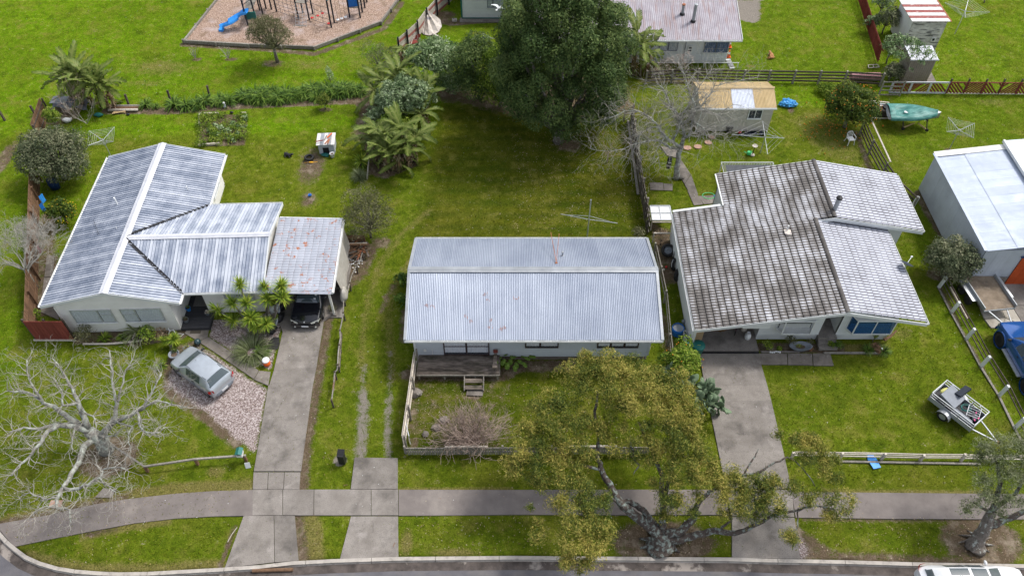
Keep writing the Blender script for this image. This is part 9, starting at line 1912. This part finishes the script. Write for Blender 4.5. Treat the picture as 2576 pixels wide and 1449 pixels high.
for k,f in enumerate((.15,.45,.7,.9)): MB().lathe(PP[9].lerp(PP[12],f)+V(0,0,.4+.4*(k%3)),[(.01,0),(.13,0),(.13,.03),(.01,.03)],10).build('red_step',m_redp,PG)
MB().tube([PP[12]+V(0,0,2.5),PP[13].lerp(PP[14],.3)+V(0,0,2.9),PP[14]+V(0,0,2.8)],.05,7).build('top_bar',m_greenp if False else m_tealp,PG)
for k,f in enumerate((.25,.5,.75)): p=PP[13].lerp(PP[14],f)+V(0,-.1,0); MB().tube([p+V(0,0,.35),p+V(0,0,2.75)],.015,4).build('rope',m_rope,PG); MB().lathe(p+V(0,0,.3),[(.01,0),(.14,0),(.14,.05),(.01,.05)],10).build('rope_seat',m_whitep,PG)
MB().tube([PP[2]+V(0,0,2.1),PP[2].lerp(PP[4],.5)+V(0,0,2.5),PP[4]+V(0,.3,2.6)],.05,7).build('orange_rail',m_orangep,PG); MB().tube([PP[9]+V(0,0,1.9),PP[9].lerp(PP[11],.5)+V(.3,0,2.3),PP[11]+V(0,0,1.9)],.04,6).build('orange_rail',m_orangep,PG)
# slide
sl_p=[PX(315,345,.28),PX(345,325,.35),PX(400,285,.75),PX(460,250,.85),PX(520,210,1.0),PX(560,165,1.35),PX(630,150,1.5)]
rows=[]
fine=[]
for i in range(len(sl_p)-1):
    for k in range(3): fine.append(sl_p[i].lerp(sl_p[i+1],k/3))
fine.append(sl_p[-1])
for i,p in enumerate(fine):
    d=(fine[min(i+1,len(fine)-1)]-fine[max(i-1,0)]); d.z=0; d.normalize(); w=V(-d.y,d.x,0)*.30
    rows.append([p+w*1.08+V(0,0,-.02),p+w*1.08+V(0,0,.2),p+w+V(0,0,.2),p+w*.7,p,p-w*.7,p-w+V(0,0,.2),p-w*1.08+V(0,0,.2),p-w*1.08+V(0,0,-.02)])
MB().grid(rows).build('slide',m_skyblue,PG,smooth=True); e_=sl_p[0]; MB().box(e_+V(0,0,-.15),(.35,.4,.3)).build('slide_foot',m_skyblue,PG)
# log in the gutter, sticks, cover plates
o=MB().tube([(-.95,-.03,.07),(.95,.03,.07)],.09,8).build('gutter_log',m_brownpal); o.location=G(3,2,150,1400)+V(0,0,-.12); tag(o,'round timber log lying in the gutter below the left driveway','log')
for r,c,x,y,L,a,lb_ in ((3,2,1055,1215,.22,75,'short brown stick on the second driveway apron'),(3,1,1730,1140,.8,70,'thin curved pale stick on the verge beside the left apron'),(3,2,695,772,.2,20,'small brown bark piece on the verge by the footpath'),(3,1,950,500,.5,10,'stick under the lichen tree') ):
    o=MB().tube([(-L/2,0,.03),(0,.03*L,.03),(L/2,-.02,.03)],.015,5).build('stick',m_brownpal if L<.4 else m_palewood); o.location=G(r,c,x,y); o.rotation_euler=(0,0,R(a)); tag(o,lb_,'stick')
o=MB().prism([(-.45,-.2),(.35,-.22),(.5,.25),(-.2,.3)],0,.02).build('utility_cover',m_concrete_old,kind='structure'); o.location=G(3,1,785,835)
o=MB().prism([(-.3,-.2),(.3,-.2),(.3,.2),(-.3,.2)],0,.03).build('utility_cover',m_rustpaver,kind='structure'); o.location=G(3,1,415,912)
